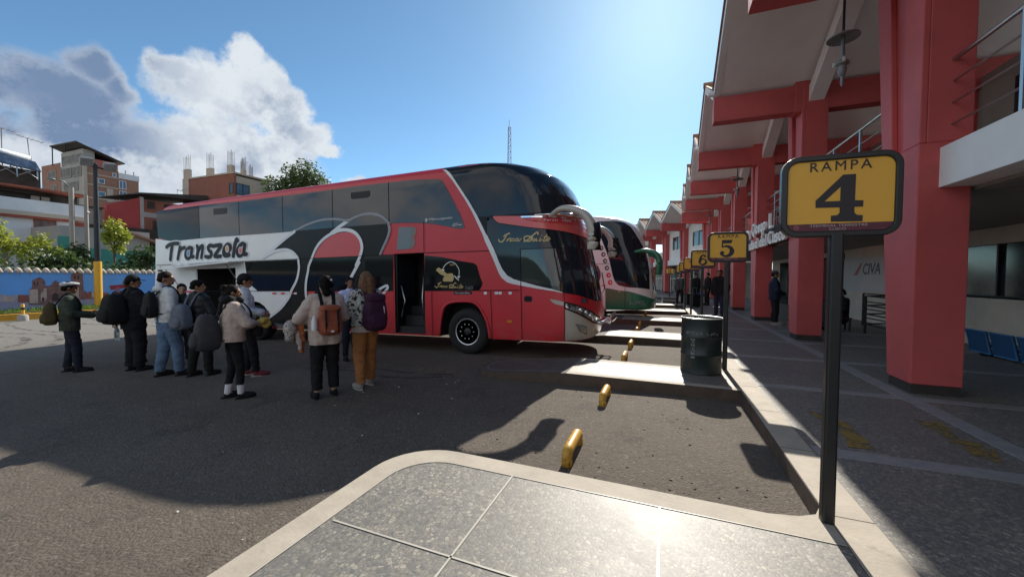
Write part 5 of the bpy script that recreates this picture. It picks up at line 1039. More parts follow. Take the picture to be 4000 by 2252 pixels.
tree('garden_tree', 'olive-yellow tree cut by the left edge of the photo', 'tree', (-31, 8.2, .6), 2.0, .08, [(0, .1, 3.2, .65, .6, .7), (0, .5, 2.6, .6, .55, .6), (0, -.4, 2.6, .7, .7, .6), (0, -.3, 1.8, .8, .9, .5)], 1900, .10, 'leaf_yellow', 23, 'garden trees behind the wall')
tree('garden_tree', 'pale green bush between the two utility poles', 'tree', (-31, 11.3, .6), 1.3, .06, [(0, 0, 2.2, .5, .55, .6), (0, .45, 1.7, .5, .5, .5), (0, -.4, 1.8, .5, .5, .5)], 1300, .10, 'leaf_mid', 24, 'garden trees behind the wall')
tree('dark_shrub', 'dense dark green shrub just left of the coach tail', 'shrub', (-30, 14.0, .4), 1.2, .09, [(0, 0, 2.3, .9, 1.0, .8), (0, .9, 2.1, .8, .9, .8), (0, -.7, 1.7, .7, .7, .7), (0, 2.0, 2.2, .9, .9, .9)], 3200, .10, 'leaf_dark', 25)
tree('eucalyptus_tree', 'large dark tree with twin crowns rising behind the coach roof', 'tree', (-40.3, 33.2, 1), 8.5, .35, [(-2.0, -1.0, 10.6, 1.7, 1.7, 1.9), (-.6, -.2, 12.0, 1.5, 1.5, 1.8), (1.0, .3, 12.2, 1.7, 1.7, 2.1), (2.2, .9, 11.2, 1.6, 1.6, 1.7), (.3, 0, 10.4, 2.6, 2.0, 1.5), (-3.2, -1.2, 9.4, 1.2, 1.2, 1.2), (3.0, 1.3, 9.8, 1.5, 1.4, 1.3), (0, 0, 8.8, 3.0, 2.2, 1.0)], 9500, .17, 'leaf_mid', 31, branches=8)
tree('far_tree', 'small round tree top peeping over the coach roof right of the big tree', 'tree', (-37.5, 38.5, 1), 8, .2, [(0, 0, 10.2, .9, .9, .9), (-.6, 0, 9.5, 1, 1, .9)], 700, .16, 'leaf_mid', 33)
# ---- houses
def brick(name, a, b, mort, sc=(1, 1), rough=.9):
    m, t, p, co = shader(name)
    sx = t.n('ShaderNodeSeparateXYZ'); t.put(sx.inputs[0], co); cb = t.n('ShaderNodeCombineXYZ'); t.put(cb.inputs[0], t.m('ADD', sx.outputs[0], sx.outputs[1])); t.put(cb.inputs[1], sx.outputs[2])
    br = t.n('ShaderNodeTexBrick'); t.put(br.inputs['Vector'], cb.outputs[0]); br.inputs['Color1'].default_value = (*a, 1); br.inputs['Color2'].default_value = (*b, 1); br.inputs['Mortar'].default_value = (*mort, 1); br.inputs['Scale'].default_value = 3.2; br.inputs['Mortar Size'].default_value = .022
    c = t.mix(t.m('MULTIPLY', t.sstep(t.noise(co, .9, 6, .65), .45, .8), .55), br.outputs['Color'], [x*.55 for x in a]); t.put(p.inputs['Base Color'], c); p.inputs['Roughness'].default_value = rough
brick('brick_orange', (.36, .16, .10), (.30, .12, .075), (.30, .24, .19)); brick('brick_red', (.30, .095, .06), (.25, .08, .055), (.22, .14, .10))
mat('render_grey', (.36, .34, .31), .9, var=.12, vs=.6); mat('render_beige', (.46, .38, .30), .9, var=.1, vs=.6); mat('render_white', (.66, .66, .66), .85, var=.08, vs=.7, dirt=((.42, .40, .38), 1.2, .6, .85)); mat('red_brown', (.30, .07, .045), .8, var=.15); mat('roof_red', (.34, .10, .06), .8, var=.25, vs=2); mat('roof_iron', (.05, .045, .04), .7, var=.3); mat('wood_dark', (.05, .04, .032), .9, var=.4, vs=1.5); mat('red_wall', (.38, .055, .05), .8, var=.1, vs=.7); mat('teal_wall', (.06, .26, .20), .8, var=.2, vs=.8); mat('window_sky', (.10, .16, .24), .15, var=.3, vs=.6); mat('curtain', (.16, .15, .14), .7, var=.4, vs=1.5); mat('rebar', (.30, .27, .26), .7, var=.2); mat('pink_wall', (.42, .13, .11), .85, var=.1); mat('tank_white', (.75, .76, .78), .35, var=.05); mat('panel_blue', (.03, .05, .09), .3, var=.6, vs=3, spec=.3)
def hbox(o, name, m, x0, x1, y0, y1, z0, z1, par=None): q = MB(); q.box(x0, x1, y0, y1, z0, z1); return q.build(name, m, par or o)
def win_x(o, x, y0, y1, z0, z1, nm='window', glass='curtain', frame='render_white', mull=2):
    """window in a wall facing +X"""
    w_ = hbox(o, nm, glass, x-.05, x+.02, y0, y1, z0, z1); q = MB()
    q.box(x, x+.06, y0-.06, y1+.06, z0-.07, z0); q.box(x, x+.05, y0-.06, y0, z0, z1); q.box(x, x+.05, y1, y1+.06, z0, z1); q.box(x, x+.05, y0-.06, y1+.06, z1, z1+.06)
    for k in range(1, mull): y = y0+(y1-y0)*k/mull; q.box(x, x+.05, y-.03, y+.03, z0, z1)
    q.build('window_frame', frame, w_); return w_
def win_y(o, y, x0, x1, z0, z1, glass='curtain', frame='render_grey', mull=2):
    w_ = hbox(o, 'window', glass, x0, x1, y-.02, y+.05, z0, z1); q = MB()
    q.box(x0-.06, x1+.06, y-.06, y, z0-.08, z0); q.box(x0-.06, x1+.06, y-.05, y, z1, z1+.06); q.box(x0-.06, x0, y-.05, y, z0, z1); q.box(x1, x1+.06, y-.05, y, z0, z1)
    for k in range(1, mull): x = x0+(x1-x0)*k/mull; q.box(x-.04, x+.04, y-.05, y, z0, z1)
    q.build('window_frame', frame, w_); return w_
# white two-storey house, left edge
h1 = thing('white_house', 'white two-storey house with red bands and a rusty roof at the left edge', 'house', (-40, 10, 0))
def h(name, m, x0, x1, y0, y1, z0, z1, par=None): return hbox(h1, name, m, x0, x1, y0-10, y1-10, z0, z1, par)
h('wall', 'render_white', -9, 0, 2, 14.3, 0, 5.4); h('parapet', 'render_white', -9, .35, 2, 14.95, 5.72, 6.55); h('ledge', 'render_beige', -9, .42, 2, 14.97, 5.45, 5.72)
h('red_band', 'red_brown', -8.9, .36, 2, 14.3, 5.30, 5.452); h('red_band', 'red_brown', -8.9, .08, 2, 13.75, 3.5, 3.66); h('brick_panel', 'brick_orange', -1, .03, 12.4, 13.6, 3.66, 4.5)
h('attic_wall', 'wood_dark', -8, -.6, 2, 14.9, 6.5, 7.35)
q = MB(); q.hexa([(-8.5, -8, 7.3), (.5, -8, 7.3), (.5, 5.1, 7.25), (-8.5, 5.1, 7.25)], [(-8.5, -8, 8.3), (.5, -8, 7.42), (.5, 5.1, 7.37), (-8.5, 5.1, 8.2)]); q.build('roof', 'roof_red', h1)
w_ = win_x(h1, .02, 2.58, 3.51, 4.55, 5.25, frame='red_brown', mull=3); win_x(h1, .02, -2.4, -.4, 4.5, 5.25, frame='red_brown', mull=3); win_x(h1, .02, .6, 1.3, 2.2, 3.4, frame='red_brown'); win_x(h1, -.58, 2.6, 3.5, 6.62, 6.95, glass='render_beige', frame='wood_dark')
q = MB(); q.tube([(.05, 3.6, 4.35), (.3, 4.0, 4.36), (.3, 4.4, 4.36)], .03, 6); q.tube([(.2, 4.0, 4.36), (.2, 4.15, 4.0)], .03, 6); q.build('wall_lamp', 'dark_metal', h1)
h('side_wing', 'red_brown', -8, -.2, 14.3, 15.2, 0, 5.35)
# solar water heater rig and antennas stand on that roof
sh = thing('solar_water_heater', 'white tube solar water heater on a frame, on the roof at the left edge', 'water heater', (-41, 11.6, 8))
q = MB(); q.tube([(0, -2.5, 1.95), (0, 1.15, 1.52)], .19, 14); q.ball((0, -.35, 1.72), (.24, .24, .24), 10, 8); q.build('tank', 'tank_white', sh, smooth='all')
q = MB(); q.hexa([(.15, -2.6, 1.75), (.95, -2.6, .95), (.95, 1.35, .55), (.15, 1.35, 1.3)], [(.20, -2.6, 1.80), (1.0, -2.6, 1.0), (1.0, 1.35, .60), (.20, 1.35, 1.35)]); q.build('collector', 'panel_blue', sh)
q = MB()
for y in (-2.0, -.6, .3, 1.2): q.tube([(0, y, 0), (0, y, 1.7)], .04, 6); q.tube([(.9, y, 0), (.9, y, .8)], .04, 6)
for a, b in ((-2, -.6), (-.6, .3), (.3, 1.2)): q.tube([(.92, a, .1), (.92, b, .75)], .025, 6); q.tube([(.92, b, .1), (.92, a, .75)], .025, 6)
q.build('frame', 'steel', sh)
q = MB(); q.box(-2.5, .7, -3.5, 1.4, -1.0, .62); q.build('roof_room', 'wood_dark', sh)
for i, (y, zt, lab) in enumerate(((11.55, 11.2, 'thin rooftop TV antenna mast at the left edge'), (12.85, 10.9, 'leaning rooftop TV antenna with a crossbar, right of the other mast'))):
    o = thing('tv_antenna', lab, 'antenna', (-41, y, 8.1), 0, 'rooftop TV antennas'); q = MB(); q.tube([(0, 0, 0), (0, -.18*i, zt-8.1)], .025, 6); q.build('mast', 'rebar', o)
    q = MB(); q.tube([(0, -.75-.1*i, zt-8.0), (0, .65-.1*i, zt-8.2)], .018, 6)
    for k in range(6): y_ = -.6+.22*k; q.tube([(-.25, y_, zt-8.02-.03*k), (.25, y_, zt-8.02-.03*k)], .01, 5)
    q.build('crossbar', 'rebar', o)
# tall brick block
h2 = thing('brick_apartment_block', 'tall orange brick apartment block with a grey front and a slanted roof canopy', 'building', (-70, 26.3, 0))
hbox(h2, 'front_wall', 'render_grey', -11, 0, 0, .3, 0, 15.9); hbox(h2, 'side_wall', 'brick_orange', -10.9, -.02, .3, 3.45, 0, 15.7); hbox(h2, 'tower', 'brick_orange', -8, .02, 3.45, 5.6, 0, 14.75); hbox(h2, 'tower_top', 'render_white', -8, .06, 3.45, 5.66, 14.75, 15.5)
hbox(h2, 'left_wing', 'brick_orange', -11.02, -5.8, -.04, 0, 9, 16.5); hbox(h2, 'penthouse', 'render_grey', -5.9, -.3, .1, 1.2, 15.9, 17.8); hbox(h2, 'penthouse_side', 'pink_wall', -5.8, -.25, 1.2, 3.5, 15.7, 16.75)
for z in (9.6, 11.5, 13.2, 14.6): hbox(h2, 'floor_band', 'render_beige', -10.8, .05, .25, 3.44, z, z+.16)
hbox(h2, 'corner_pier', 'render_beige', -.3, .06, -.02, .32, 0, 15.85)
q = MB(); q.hexa([(-6.4, -.8, 18.45), (.4, -.8, 18.3), (.4, 4.0, 16.75), (-6.4, 4.0, 16.75)], [(-6.4, -.8, 18.58), (.4, -.8, 18.43), (.4, 4.0, 16.88), (-6.4, 4.0, 16.88)]); q.build('canopy', 'roof_iron', h2)
q = MB(); q.tube([(-6.2, -.6, 16), (-6.2, -.6, 18.5)], .06, 6); q.tube([(-2.8, -.6, 17.5), (-2.8, -.6, 18.4)], .06, 6); q.build('canopy_post', 'dark_metal', h2)
for z0, z1, rows in ((16.2, 17.2, ((-5.6, -3.2), (-2.9, -.7))), (14.4, 15.5, ((-9.0, -7.0), (-5.6, -3.0), (-2.6, -.4))), (12.6, 13.6, ((-8.4, -6.9), (-4.9, -1.4))), (10.6, 11.9, ((-8.2, -6.8), (-4.4, -1.4)))):
    for a, b in rows: win_y(h2, -.05 if z0 < 16 else .1, a, b, z0, z1)
for y, z, dy_, dz_ in ((1.7, 13.7, .5, .5), (1.7, 12.0, .6, .5), (1.7, 10.2, .55, .6), (3.0, 14.9, .3, .35)): win_x(h2, .0, y-dy_/2, y+dy_/2, z-.02, z+dz_, glass='window_sky', mull=1)
for z in (13.4, 12.0, 10.9): win_x(h2, .05, 3.5, 4.15, z, z+1.0, glass='window_sky')
hbox(h2, 'infill_panel', 'render_beige', -.1, .03, 2.2, 2.85, 11.3, 13.1)
for y in (4.4, 5.3): q = MB(); q.tube([(-.5, y, 15.4), (-.5, y, 16.1)], .06, 6); q.build('vent_pipe', 'rebar', h2)
# red gable wall and brick house in the middle
h3 = thing('brick_house', 'low brick house with a dark iron roof and a bright red side wall', 'house', (-50, 20, 0))
q = MB(); q.prism([(.3, 4.0), (2.85, 4.0), (2.85, 9.40), (.3, 8.25)], -.3, 0, 'x'); q.build('side_wall', 'red_wall', h3)
hbox(h3, 'front_wall', 'brick_red', -8, -.02, 2.86, 9, 0, 9.3); hbox(h3, 'corner_pier', 'render_grey', -.05, .05, 2.86, 3.15, 0, 9.5); hbox(h3, 'floor_band', 'render_grey', -.03, .04, 3.15, 9, 7.5, 8.0); hbox(h3, 'lower_wall', 'wood_dark', -8, .6, -1.2, 8, 0, 6.2)
q = MB(); q.hexa([(-8, 2.6, 9.9), (.6, 2.6, 9.75), (.6, 8.8, 10.05), (-8, 8.8, 10.3)], [(-8, 2.6, 10.0), (.6, 2.6, 9.85), (.6, 8.8, 10.75), (-8, 8.8, 11.0)]); q.build('roof', 'roof_iron', h3)
win_x(h3, .0, 3.4, 4.1, 8.4, 9.2, glass='wood_dark', frame='brick_red', mull=1); win_x(h3, .0, 4.9, 5.5, 8.3, 9.1, glass='wood_dark', frame='brick_red', mull=1); hbox(h3, 'door', 'wood_dark', -.02, .06, 3.9, 4.4, 5.6, 7.2)
hbox(h3, 'neighbour_wall', 'render_grey', -9, -1, -3.5, .4, 0, 7.9); q = MB(); q.hexa([(-9, -3.6, 7.9), (-.6, -3.6, 7.9), (-.6, .4, 7.9), (-9, .4, 7.9)], [(-9, -3.6, 8.1), (-.6, -3.6, 8.0), (-.6, .4, 8.0), (-9, .4, 8.1)]); q.build('shed_roof', 'roof_iron', h3)
# teal garden walls
h5 = thing('teal_house', 'low teal and grey house behind the garden, between the poles and the coach', 'house', (-36, 14, 0))
hbox(h5, 'wall', 'teal_wall', -5, 0, -1.1, 6.0, 0, 3.3); hbox(h5, 'upper_wall', 'render_grey', -5, -.03, -1.6, 3.0, 3.3, 4.7); hbox(h5, 'gate', 'teal_wall', 0, .06, -1.75, -1.15, 2.3, 4.0); hbox(h5, 'gate_post', 'render_beige', 0, .1, -1.1, -.85, 1.5, 3.9)
q = MB(); q.hexa([(-5, .9, 4.7), (.5, .9, 4.7), (.5, 6.5, 2.9), (-5, 6.5, 2.9)], [(-5, .9, 4.85), (.5, .9, 4.85), (.5, 6.5, 3.05), (-5, 6.5, 3.05)]); q.build('roof', 'tile', h5)
hbox(h5, 'white_panel', 'render_white', -.02, .05, 4.2, 5.0, 2.2, 3.1); win_x(h5, .03, 2.2, 3.0, 2.0, 2.9, glass='wood_dark', frame='render_grey', mull=1)
# unfinished brick building with rebar columns
h4 = thing('unfinished_building', 'unfinished brick building with concrete stub columns and bare rebar on its roof', 'building', (-45, 28.97, 0))
hbox(h4, 'brick_wall', 'brick_red', -8.1, 0, 0, .25, 0, 13.1); hbox(h4, 'side_wall', 'render_beige', -8, -.02, .25, 4.2, 0, 12.75); hbox(h4, 'corner_pier', 'render_beige', -9.2, -8.05, -.08, .4, 0, 13.09); hbox(h4, 'roof_slab', 'render_beige', -8.1, .1, -.08, 4.3, 12.95, 13.12)
win_x(h4, .0, .25, 1.65, 10.75, 11.88, glass='window_sky', frame='dark_metal', mull=2); win_y(h4, -.0, -.75, -.15, 10.8, 11.85, glass='panel_blue', frame='dark_metal', mull=1)
hbox(h4, 'pier_cap', 'render_grey', -9.3, -8.0, -.1, .5, 11.7, 11.85)
R_ = random.Random(4)
for (x, y, zt, zr, s_) in ((-8.6, .15, 14.2, 15.8, .9), (-4.6, .3, 14.0, 15.7, .85), (-.95, .3, 14.0, 15.6, .8), (-2.2, 2.6, 13.6, 15.2, .8), (-.3, 1.25, 13.6, 15.0, .45), (-.4, 2.2, 13.2, 14.4, .4)):
    q = MB(); q.box(x-s_/2, x+s_/2, y-.2, y+.2, 13.1, zt); c_ = q.build('stub_column', 'render_beige', h4)
    q = MB()
    for k in range(8): xx = x-s_/2+.06+(s_-.12)*(k % 4)/3; yy = y+(-.14 if k < 4 else .14); q.tube([(xx, yy, zt-.1), (xx+R_.uniform(-.05, .05), yy, zr+R_.uniform(-.15, .15))], .022, 5)
    q.build('rebar', 'rebar', c_)
q = MB(); q.tube([(-10.4, 0, 11), (-10.4, 0, 11.9), (-9.2, 0, 11.6)], .05, 6); q.build('roof_pipe', 'steel', h4)
# radio mast
mt = thing('radio_mast', 'slim lattice radio mast rising behind the coach roof', 'mast', (-34.2, 84.3, 0))
q = MB(); w_ = lambda z: .95-.016*z
for k in range(3):
    a = 2*pi*k/3+.3; q.tube([(w_(0)*cos(a), w_(0)*sin(a), 0), (w_(36.5)*cos(a), w_(36.5)*sin(a), 36.5)], .07, 5)
for i in range(26):
    z0, z1 = 1.4*i, 1.4*(i+1)
    for k in range(3):
        a, b = 2*pi*k/3+.3, 2*pi*(k+1)/3+.3; q.tube([(w_(z0)*cos(a), w_(z0)*sin(a), z0), (w_(z1)*cos(b), w_(z1)*sin(b), z1)], .04, 4); q.tube([(w_(z1)*cos(a), w_(z1)*sin(a), z1), (w_(z1)*cos(b), w_(z1)*sin(b), z1)], .035, 4)
q.build('lattice', 'rebar', mt); q = MB(); q.tube([(0, 0, 36), (0, 0, 38.2)], .05, 5); q.build('antenna', 'rebar', mt)
# low dark hills closing the far horizon
q = MB(); mat('far_hill', (.06, .08, .06), .9, var=.3, vs=.02)
for k in range(-90, 91):
    a = radians(k*2.0+10); r_ = 620; hh = 14+9*noise.noise((k*.22, 1.3, 0)) + (18+14*noise.noise((k*.12, 4, 0)))*max(0, min(1, (abs(k)-48)/12))
    q.v += [(-sin(a)*r_, cos(a)*r_, -5), (-sin(a)*(r_+60), cos(a)*(r_+60), hh)]
q.f = [[2*i, 2*i+2, 2*i+3, 2*i+1] for i in range(180)]; q.mi = [0]*180; tag(q.build('hills', 'far_hill'), kind='structure')
# ================================================================== PEOPLE
def capsule(mb_, p0, r0, p1, r1, n=12, k=3):
    p0, p1 = Vector(p0), Vector(p1); d = p1-p0
    if d.length < 1e-6: d = Vector((0, 0, 1e-4)); p1 = p0+d
    u = d.normalized(); pts, rs = [], []
    for i in range(k): a = pi/2*(1-(i+.12)/k); pts.append(p0-u*r0*sin(a)); rs.append(r0*cos(a))
    pts += [p0, p1]; rs += [r0, r1]
    for i in range(k): a = pi/2*((i+.88)/k); pts.append(p1+u*r1*sin(a)); rs.append(r1*cos(a))
    mb_.tube(pts, rs, n)
def fuse(prims, voxel, sm=4, cuts=(), wrinkle=0.0, seed=0, extra=None):
    """closed primitives -> one continuous skin (voxel remesh, smoothed), optionally trimmed by planes"""
    q = MB()
    for pr in prims:
        if pr[0] == 'c': capsule(q, *pr[1:5])
        else: q.ball(pr[1], pr[2], 14, 10)
    o = bpy.data.objects.new('tmp', q.mesh('tmp')); COL.objects.link(o)
    r_ = o.modifiers.new('r', 'REMESH'); r_.mode = 'VOXEL'; r_.voxel_size = voxel
    s_ = o.modifiers.new('s', 'SMOOTH'); s_.factor = .5; s_.iterations = sm
    me = bpy.data.meshes.new_from_object(o.evaluated_get(bpy.context.evaluated_depsgraph_get())); bpy.data.objects.remove(o)
    bm = bmesh.new(); bm.from_mesh(me)
    if wrinkle:
        bm.normal_update()
        for v in bm.verts:
            c = v.co; v.co = c+v.normal*wrinkle*(noise.noise((c.x*9+seed, c.y*9, c.z*16))+.7*noise.noise((c.x*20+seed, c.y*20, c.z*26+seed))+.6*noise.noise((c.x*5, c.y*5+seed, c.z*34+8*c.x)))
    for co_, no_ in cuts: bmesh.ops.bisect_plane(bm, geom=bm.verts[:]+bm.edges[:]+bm.faces[:], plane_co=co_, plane_no=no_, clear_outer=True)
    if extra:
        e = bpy.data.meshes.new('e'); e.from_pydata(extra.v, [], extra.f); bm.from_mesh(e); bpy.data.meshes.remove(e)
    for f_ in bm.faces: f_.smooth = True
    bm.to_mesh(me); bm.free(); return me
def put(name, me, m, parent):
    o = bpy.data.objects.new(name, me); COL.objects.link(o); o.data.materials.append(MATS[m]); o.parent = parent; return o
def cloth(name, col, rough=.85, var=.18, vs=9, pat=None):
    if name in MATS: return name
    m, t, p, co = shader(name)
    c = t.ramp(t.noise(co, vs, 5, .6), [(.3, [x*(1-var) for x in col]), (.7, [min(1, x*(1+var)) for x in col])])
    if pat: c = t.mix(t.sstep(t.noise(co, pat[1], 3, .6, .8), pat[2], pat[2]+.05), c, pat[0])
    t.put(p.inputs['Base Color'], c); p.inputs['Roughness'].default_value = rough; p.inputs['Specular IOR Level'].default_value = .25
    setbump(t, p, t.noise(co, 240, 2), .25, .002); return name
for n_, c_ in dict(skin_tan=(.30, .155, .095), skin_brown=(.20, .10, .06), skin_fair=(.42, .25, .18)).items(): mat(n_, c_, .55, var=.08, vs=14)
for n_, c_ in dict(hair_black=(.007, .006, .006), hair_brown=(.04, .022, .014), hair_fair=(.15, .085, .05), hair_dark=(.014, .010, .008)).items(): mat(n_, c_, .7, var=.5, vs=26, bump=.4, bs=90, spec=.12)
cloth('olive_jacket', (.045, .055, .04)); cloth('navy_trousers', (.016, .019, .032)); cloth('black_cloth', (.011, .011, .013)); cloth('black_puffer', (.013, .014, .017), .5); cloth('white_sweat', (.60, .61, .62), var=.08); cloth('jeans_blue', (.10, .16, .25), var=.3, vs=6); cloth('dark_green', (.015, .028, .026)); cloth('white_hoodie', (.58, .60, .63), var=.08)
cloth('beige_fleece', (.50, .40, .35), .95, .12, 40); cloth('pale_shirt', (.50, .41, .36), .9, .08); cloth('patterned_jacket', (.45, .46, .44), .8, .12, 9, ((.02, .022, .026), 22, .50)); cloth('mustard_cord', (.32, .14, .05), .9, .15, 8); cloth('shirt_blue', (.50, .54, .80), .8, .05); cloth('tie_red', (.12, .015, .025)); cloth('maroon_shoe', (.14, .025, .035)); cloth('grey_shoe', (.30, .29, .27)); cloth('sock_white', (.62, .61, .64), var=.08); cloth('dark_denim', (.02, .028, .055)); cloth('navy_jacket', (.014, .02, .045)); cloth('sleeve_black', (.012, .013, .015)); cloth('grey_cap', (.45, .46, .47), .7, .08); cloth('cap_black', (.010, .010, .011))
cloth('pack_olive', (.085, .065, .03)); cloth('pack_black', (.012, .012, .013)); cloth('pack_greyblue', (.12, .135, .17), .8, .2, 12); cloth('pack_charcoal', (.05, .05, .056), .85, .15); cloth('pack_rust', (.30, .085, .05)); cloth('pack_plum', (.045, .016, .04)); cloth('coat_orange', (.48, .15, .06)); cloth('leopard', (.45, .40, .38), .8, .1, 9, ((.03, .025, .03), 60, .53)); cloth('scarf_black', (.014, .014, .016)); cloth('yellow_fluff', (.45, .32, .08), .95, .2, 30); cloth('bag_blue', (.02, .05, .28)); cloth('case_black', (.014, .014, .016), .5); cloth('coat_grey', (.05, .05, .055)); cloth('cap_green', (.12, .17, .16)); cloth('sole', (.35, .34, .32))
mat('bottle_clear', (.55, .66, .70), .08, var=0, trans=.75); mat('screen_pale', (.45, .55, .65), .2, var=0); mat('paper', (.72, .72, .74), .7, var=.04)
def fingers(wrist, dirv, palmn, s, curl=.5):
    """palm + four unequal bent fingers + thumb as slim tapering tubes rooted in the palm"""
    q = MB(); d = Vector(dirv).normalized(); n_ = (Vector(palmn)-d*d.dot(Vector(palmn))).normalized(); x = d.cross(n_); w_ = Vector(wrist)
    for i, (o_, L) in enumerate(((-.030, .066), (-.010, .076), (.010, .071), (.030, .055))):
        b = w_+d*.085*s+x*o_*s; d1 = (d*cos(curl*.5)+n_*sin(curl*.5)); d2 = (d*cos(curl*1.3)+n_*sin(curl*1.3)); d3 = (d*cos(curl*2)+n_*sin(curl*2)); p1 = b+d1*L*.42*s; p2 = p1+d2*L*.34*s; p3 = p2+d3*L*.28*s
        q.tube([b-d*.02*s, b, p1, p2, p3], [.0095*s, .0095*s, .009*s, .0085*s, .006*s], 7)
    b = w_+d*.035*s-x*.036*s; q.tube([b+x*.012*s, b-x*.012*s+d*.015*s, b-x*.022*s+d*.042*s+n_*.012*s, b-x*.018*s+d*.066*s+n_*.022*s], [.012*s, .012*s, .0105*s, .007*s], 7); return q
def person(label, loc, face, H, skin, top, legs, shoes, hair=None, cap=None, armL=None, armR=None, feet=None, head_yaw=0, group=None, hem=.84, bulk=.03, lbulk=.02, lhem=.09, sleeve=1.0, longhair=False, bun=False, hood=None, sleeve2=None, socks=None, seated=False, handL=None, handR=None, hood_up=None, collar=True, voxel=.009):
    s = H/1.70; o = thing('person', label, 'person', (*loc,) if len(loc) == 3 else (*loc, gz(loc[0])), atan2(-face[0], face[1]), group)
    V = lambda x, y, z: Vector((x*s, y*s, z*s)); sd_ = int(abs(loc[0]*100+loc[1]*37)) % 97
    arms = {-1: armL or ((-.225, -.03, 1.11), (-.235, .06, .87)), 1: armR or ((.225, -.03, 1.11), (.235, .06, .87))}
    dz = -.47 if seated else 0
    ft = feet or ((-.10, .0, 0), (.10, .03, 0))
    hip = {k: V(.085*k, 0, .92+dz) for k in (-1, 1)}
    knee, ank = {}, {}
    for k, f_ in ((-1, ft[0]), (1, ft[1])):
        ank[k] = V(f_[0], f_[1], .085); knee[k] = V(.11*k, .42, .47) if seated else (hip[k]+ank[k])/2+V(.004*k, .03, .0)
        if seated: ank[k] = V(f_[0], .40+f_[1], .085)
    Rz = Matrix.Rotation(radians(head_yaw), 3, 'Z'); hc = V(0, .005, 1.5+dz)
    def hp(x, y, z): return hc+Rz @ (V(x, y, z+dz)-hc)
    A = lambda a: V(a[0], a[1], a[2]+dz)
    body = [('c', V(-.06, 0, .95+dz), .105*s, V(.06, 0, .95+dz), .105*s)]
    for k in (-1, 1): body += [('c', V(.06*k, 0, .97+dz), .095*s, V(.085*k, 0, 1.30+dz), .095*s)]
    body += [('c', V(-.13, -.005, 1.375+dz), .065*s, V(.13, -.005, 1.375+dz), .065*s), ('c', V(0, -.005, 1.40+dz), .055*s, hp(0, .012, 1.53), .05*s)]
    body += [('e', hp(0, .005, 1.612), (.074*s, .092*s, .093*s)), ('c', hp(0, .045, 1.565), .052*s, hp(0, .068, 1.525), .032*s), ('c', hp(0, .095, 1.605), .010*s, hp(0, .112, 1.575), .0145*s), ('e', hp(-.076, .0, 1.59), (.012*s, .022*s, .032*s)), ('e', hp(.076, .0, 1.59), (.012*s, .022*s, .032*s)), ('c', hp(-.03, .085, 1.62), .012*s, hp(.03, .085, 1.62), .012*s), ('c', hp(-.016, .098, 1.545), .008*s, hp(.016, .098, 1.545), .008*s)]
    fx = MB()
    for k in (-1, 1):
        e, w_ = arms[k]; sh = V(.165*k, -.01, 1.375+dz); e, w_ = A(e), A(w_); d = (w_-e).normalized(); hd = (handL if k < 0 else handR) or (d*.8+Vector((0, .15, -.25))); hd = Vector(hd).normalized()
        body += [('c', sh, .05*s, e, .038*s), ('c', e, .038*s, w_, .026*s), ('c', w_, .026*s, w_+hd*.03*s, .03*s)]
        pn = Vector((-k, .15, -.1)); xx = hd.cross((pn-hd*hd.dot(pn)).normalized())
        body += [('c', w_+hd*.03*s-xx*.017*s, .021*s, w_+hd*.082*s-xx*.022*s, .018*s), ('c', w_+hd*.03*s+xx*.017*s, .021*s, w_+hd*.082*s+xx*.022*s, .017*s)]
        g = fingers(w_, hd, pn, s); fx.add(g.v, g.f)
        body += [('c', hip[k], .085*s, knee[k], .055*s), ('c', knee[k], .054*s, ank[k], .036*s), ('c', ank[k], .036*s, ank[k]+V(.01*k, .13, -.055), .026*s)]
    put('body', fuse(body, voxel*s, 3, extra=fx), skin, o)
    # top
    b = bulk*.72
    tp = [('c', V(-.07, 0, hem-.1+dz), (.112+b)*s, V(.07, 0, hem-.1+dz), (.112+b)*s)] if not seated else []
    for k in (-1, 1): tp += [('c', V(.07*k, 0, max(hem-.1, .8)+dz), (.10+b)*s, V(.088*k, -.005, 1.29+dz), (.098+b)*s)]
    tp += [('c', V(-.14, -.008, 1.372+dz), (.066+b*.75)*s, V(.14, -.008, 1.372+dz), (.066+b*.75)*s)]
    if collar: tp += [('c', V(0, -.01, 1.40+dz), (.06+b*.6)*s, V(0, -.005, 1.46+dz), (.062+b*.3)*s)]
    if hood: tp += [('c', V(-.06, -.10, 1.43+dz), .055*s, V(.06, -.10, 1.43+dz), .055*s), ('c', V(-.10, -.04, 1.44+dz), .04*s, V(-.05, .05, 1.42+dz), .03*s), ('c', V(.10, -.04, 1.44+dz), .04*s, V(.05, .05, 1.42+dz), .03*s), ('c', V(-.05, -.09, 1.50+dz), .04*s, V(.05, -.09, 1.50+dz), .04*s)]
    for k in (-1, 1):
        e, w_ = A(arms[k][0]), A(arms[k][1]); sh = V(.165*k, -.01, 1.375+dz); tp += [('c', sh, (.055+b*.7)*s, e, (.045+b*.7)*s)]
        if sleeve > .55: tp += [('c', e, (.045+b*.7)*s, e+(w_-e)*min(1, sleeve)*.97, (.034+b*.5)*s)]
    cuts = [(V(0, 0, hem+dz), (0, 0, -1))] if not seated else []
    put('jacket' if bulk > .035 else 'shirt', fuse(tp, .012*s, 4, cuts, wrinkle=.009*s, seed=sd_), top, o)
    if sleeve2:
        q = []
        for k in (-1, 1): e, w_ = A(arms[k][0]), A(arms[k][1]); q += [('c', e, .048*s, w_, .038*s)]
        put('undersleeve', fuse(q, .01*s, 3, wrinkle=.003, seed=3), sleeve2, o)
    l = lbulk*.8
    lp_ = [('c', V(-.055, -.005, .95+dz), (.113+l*.4)*s, V(.055, -.005, .95+dz), (.113+l*.4)*s)]
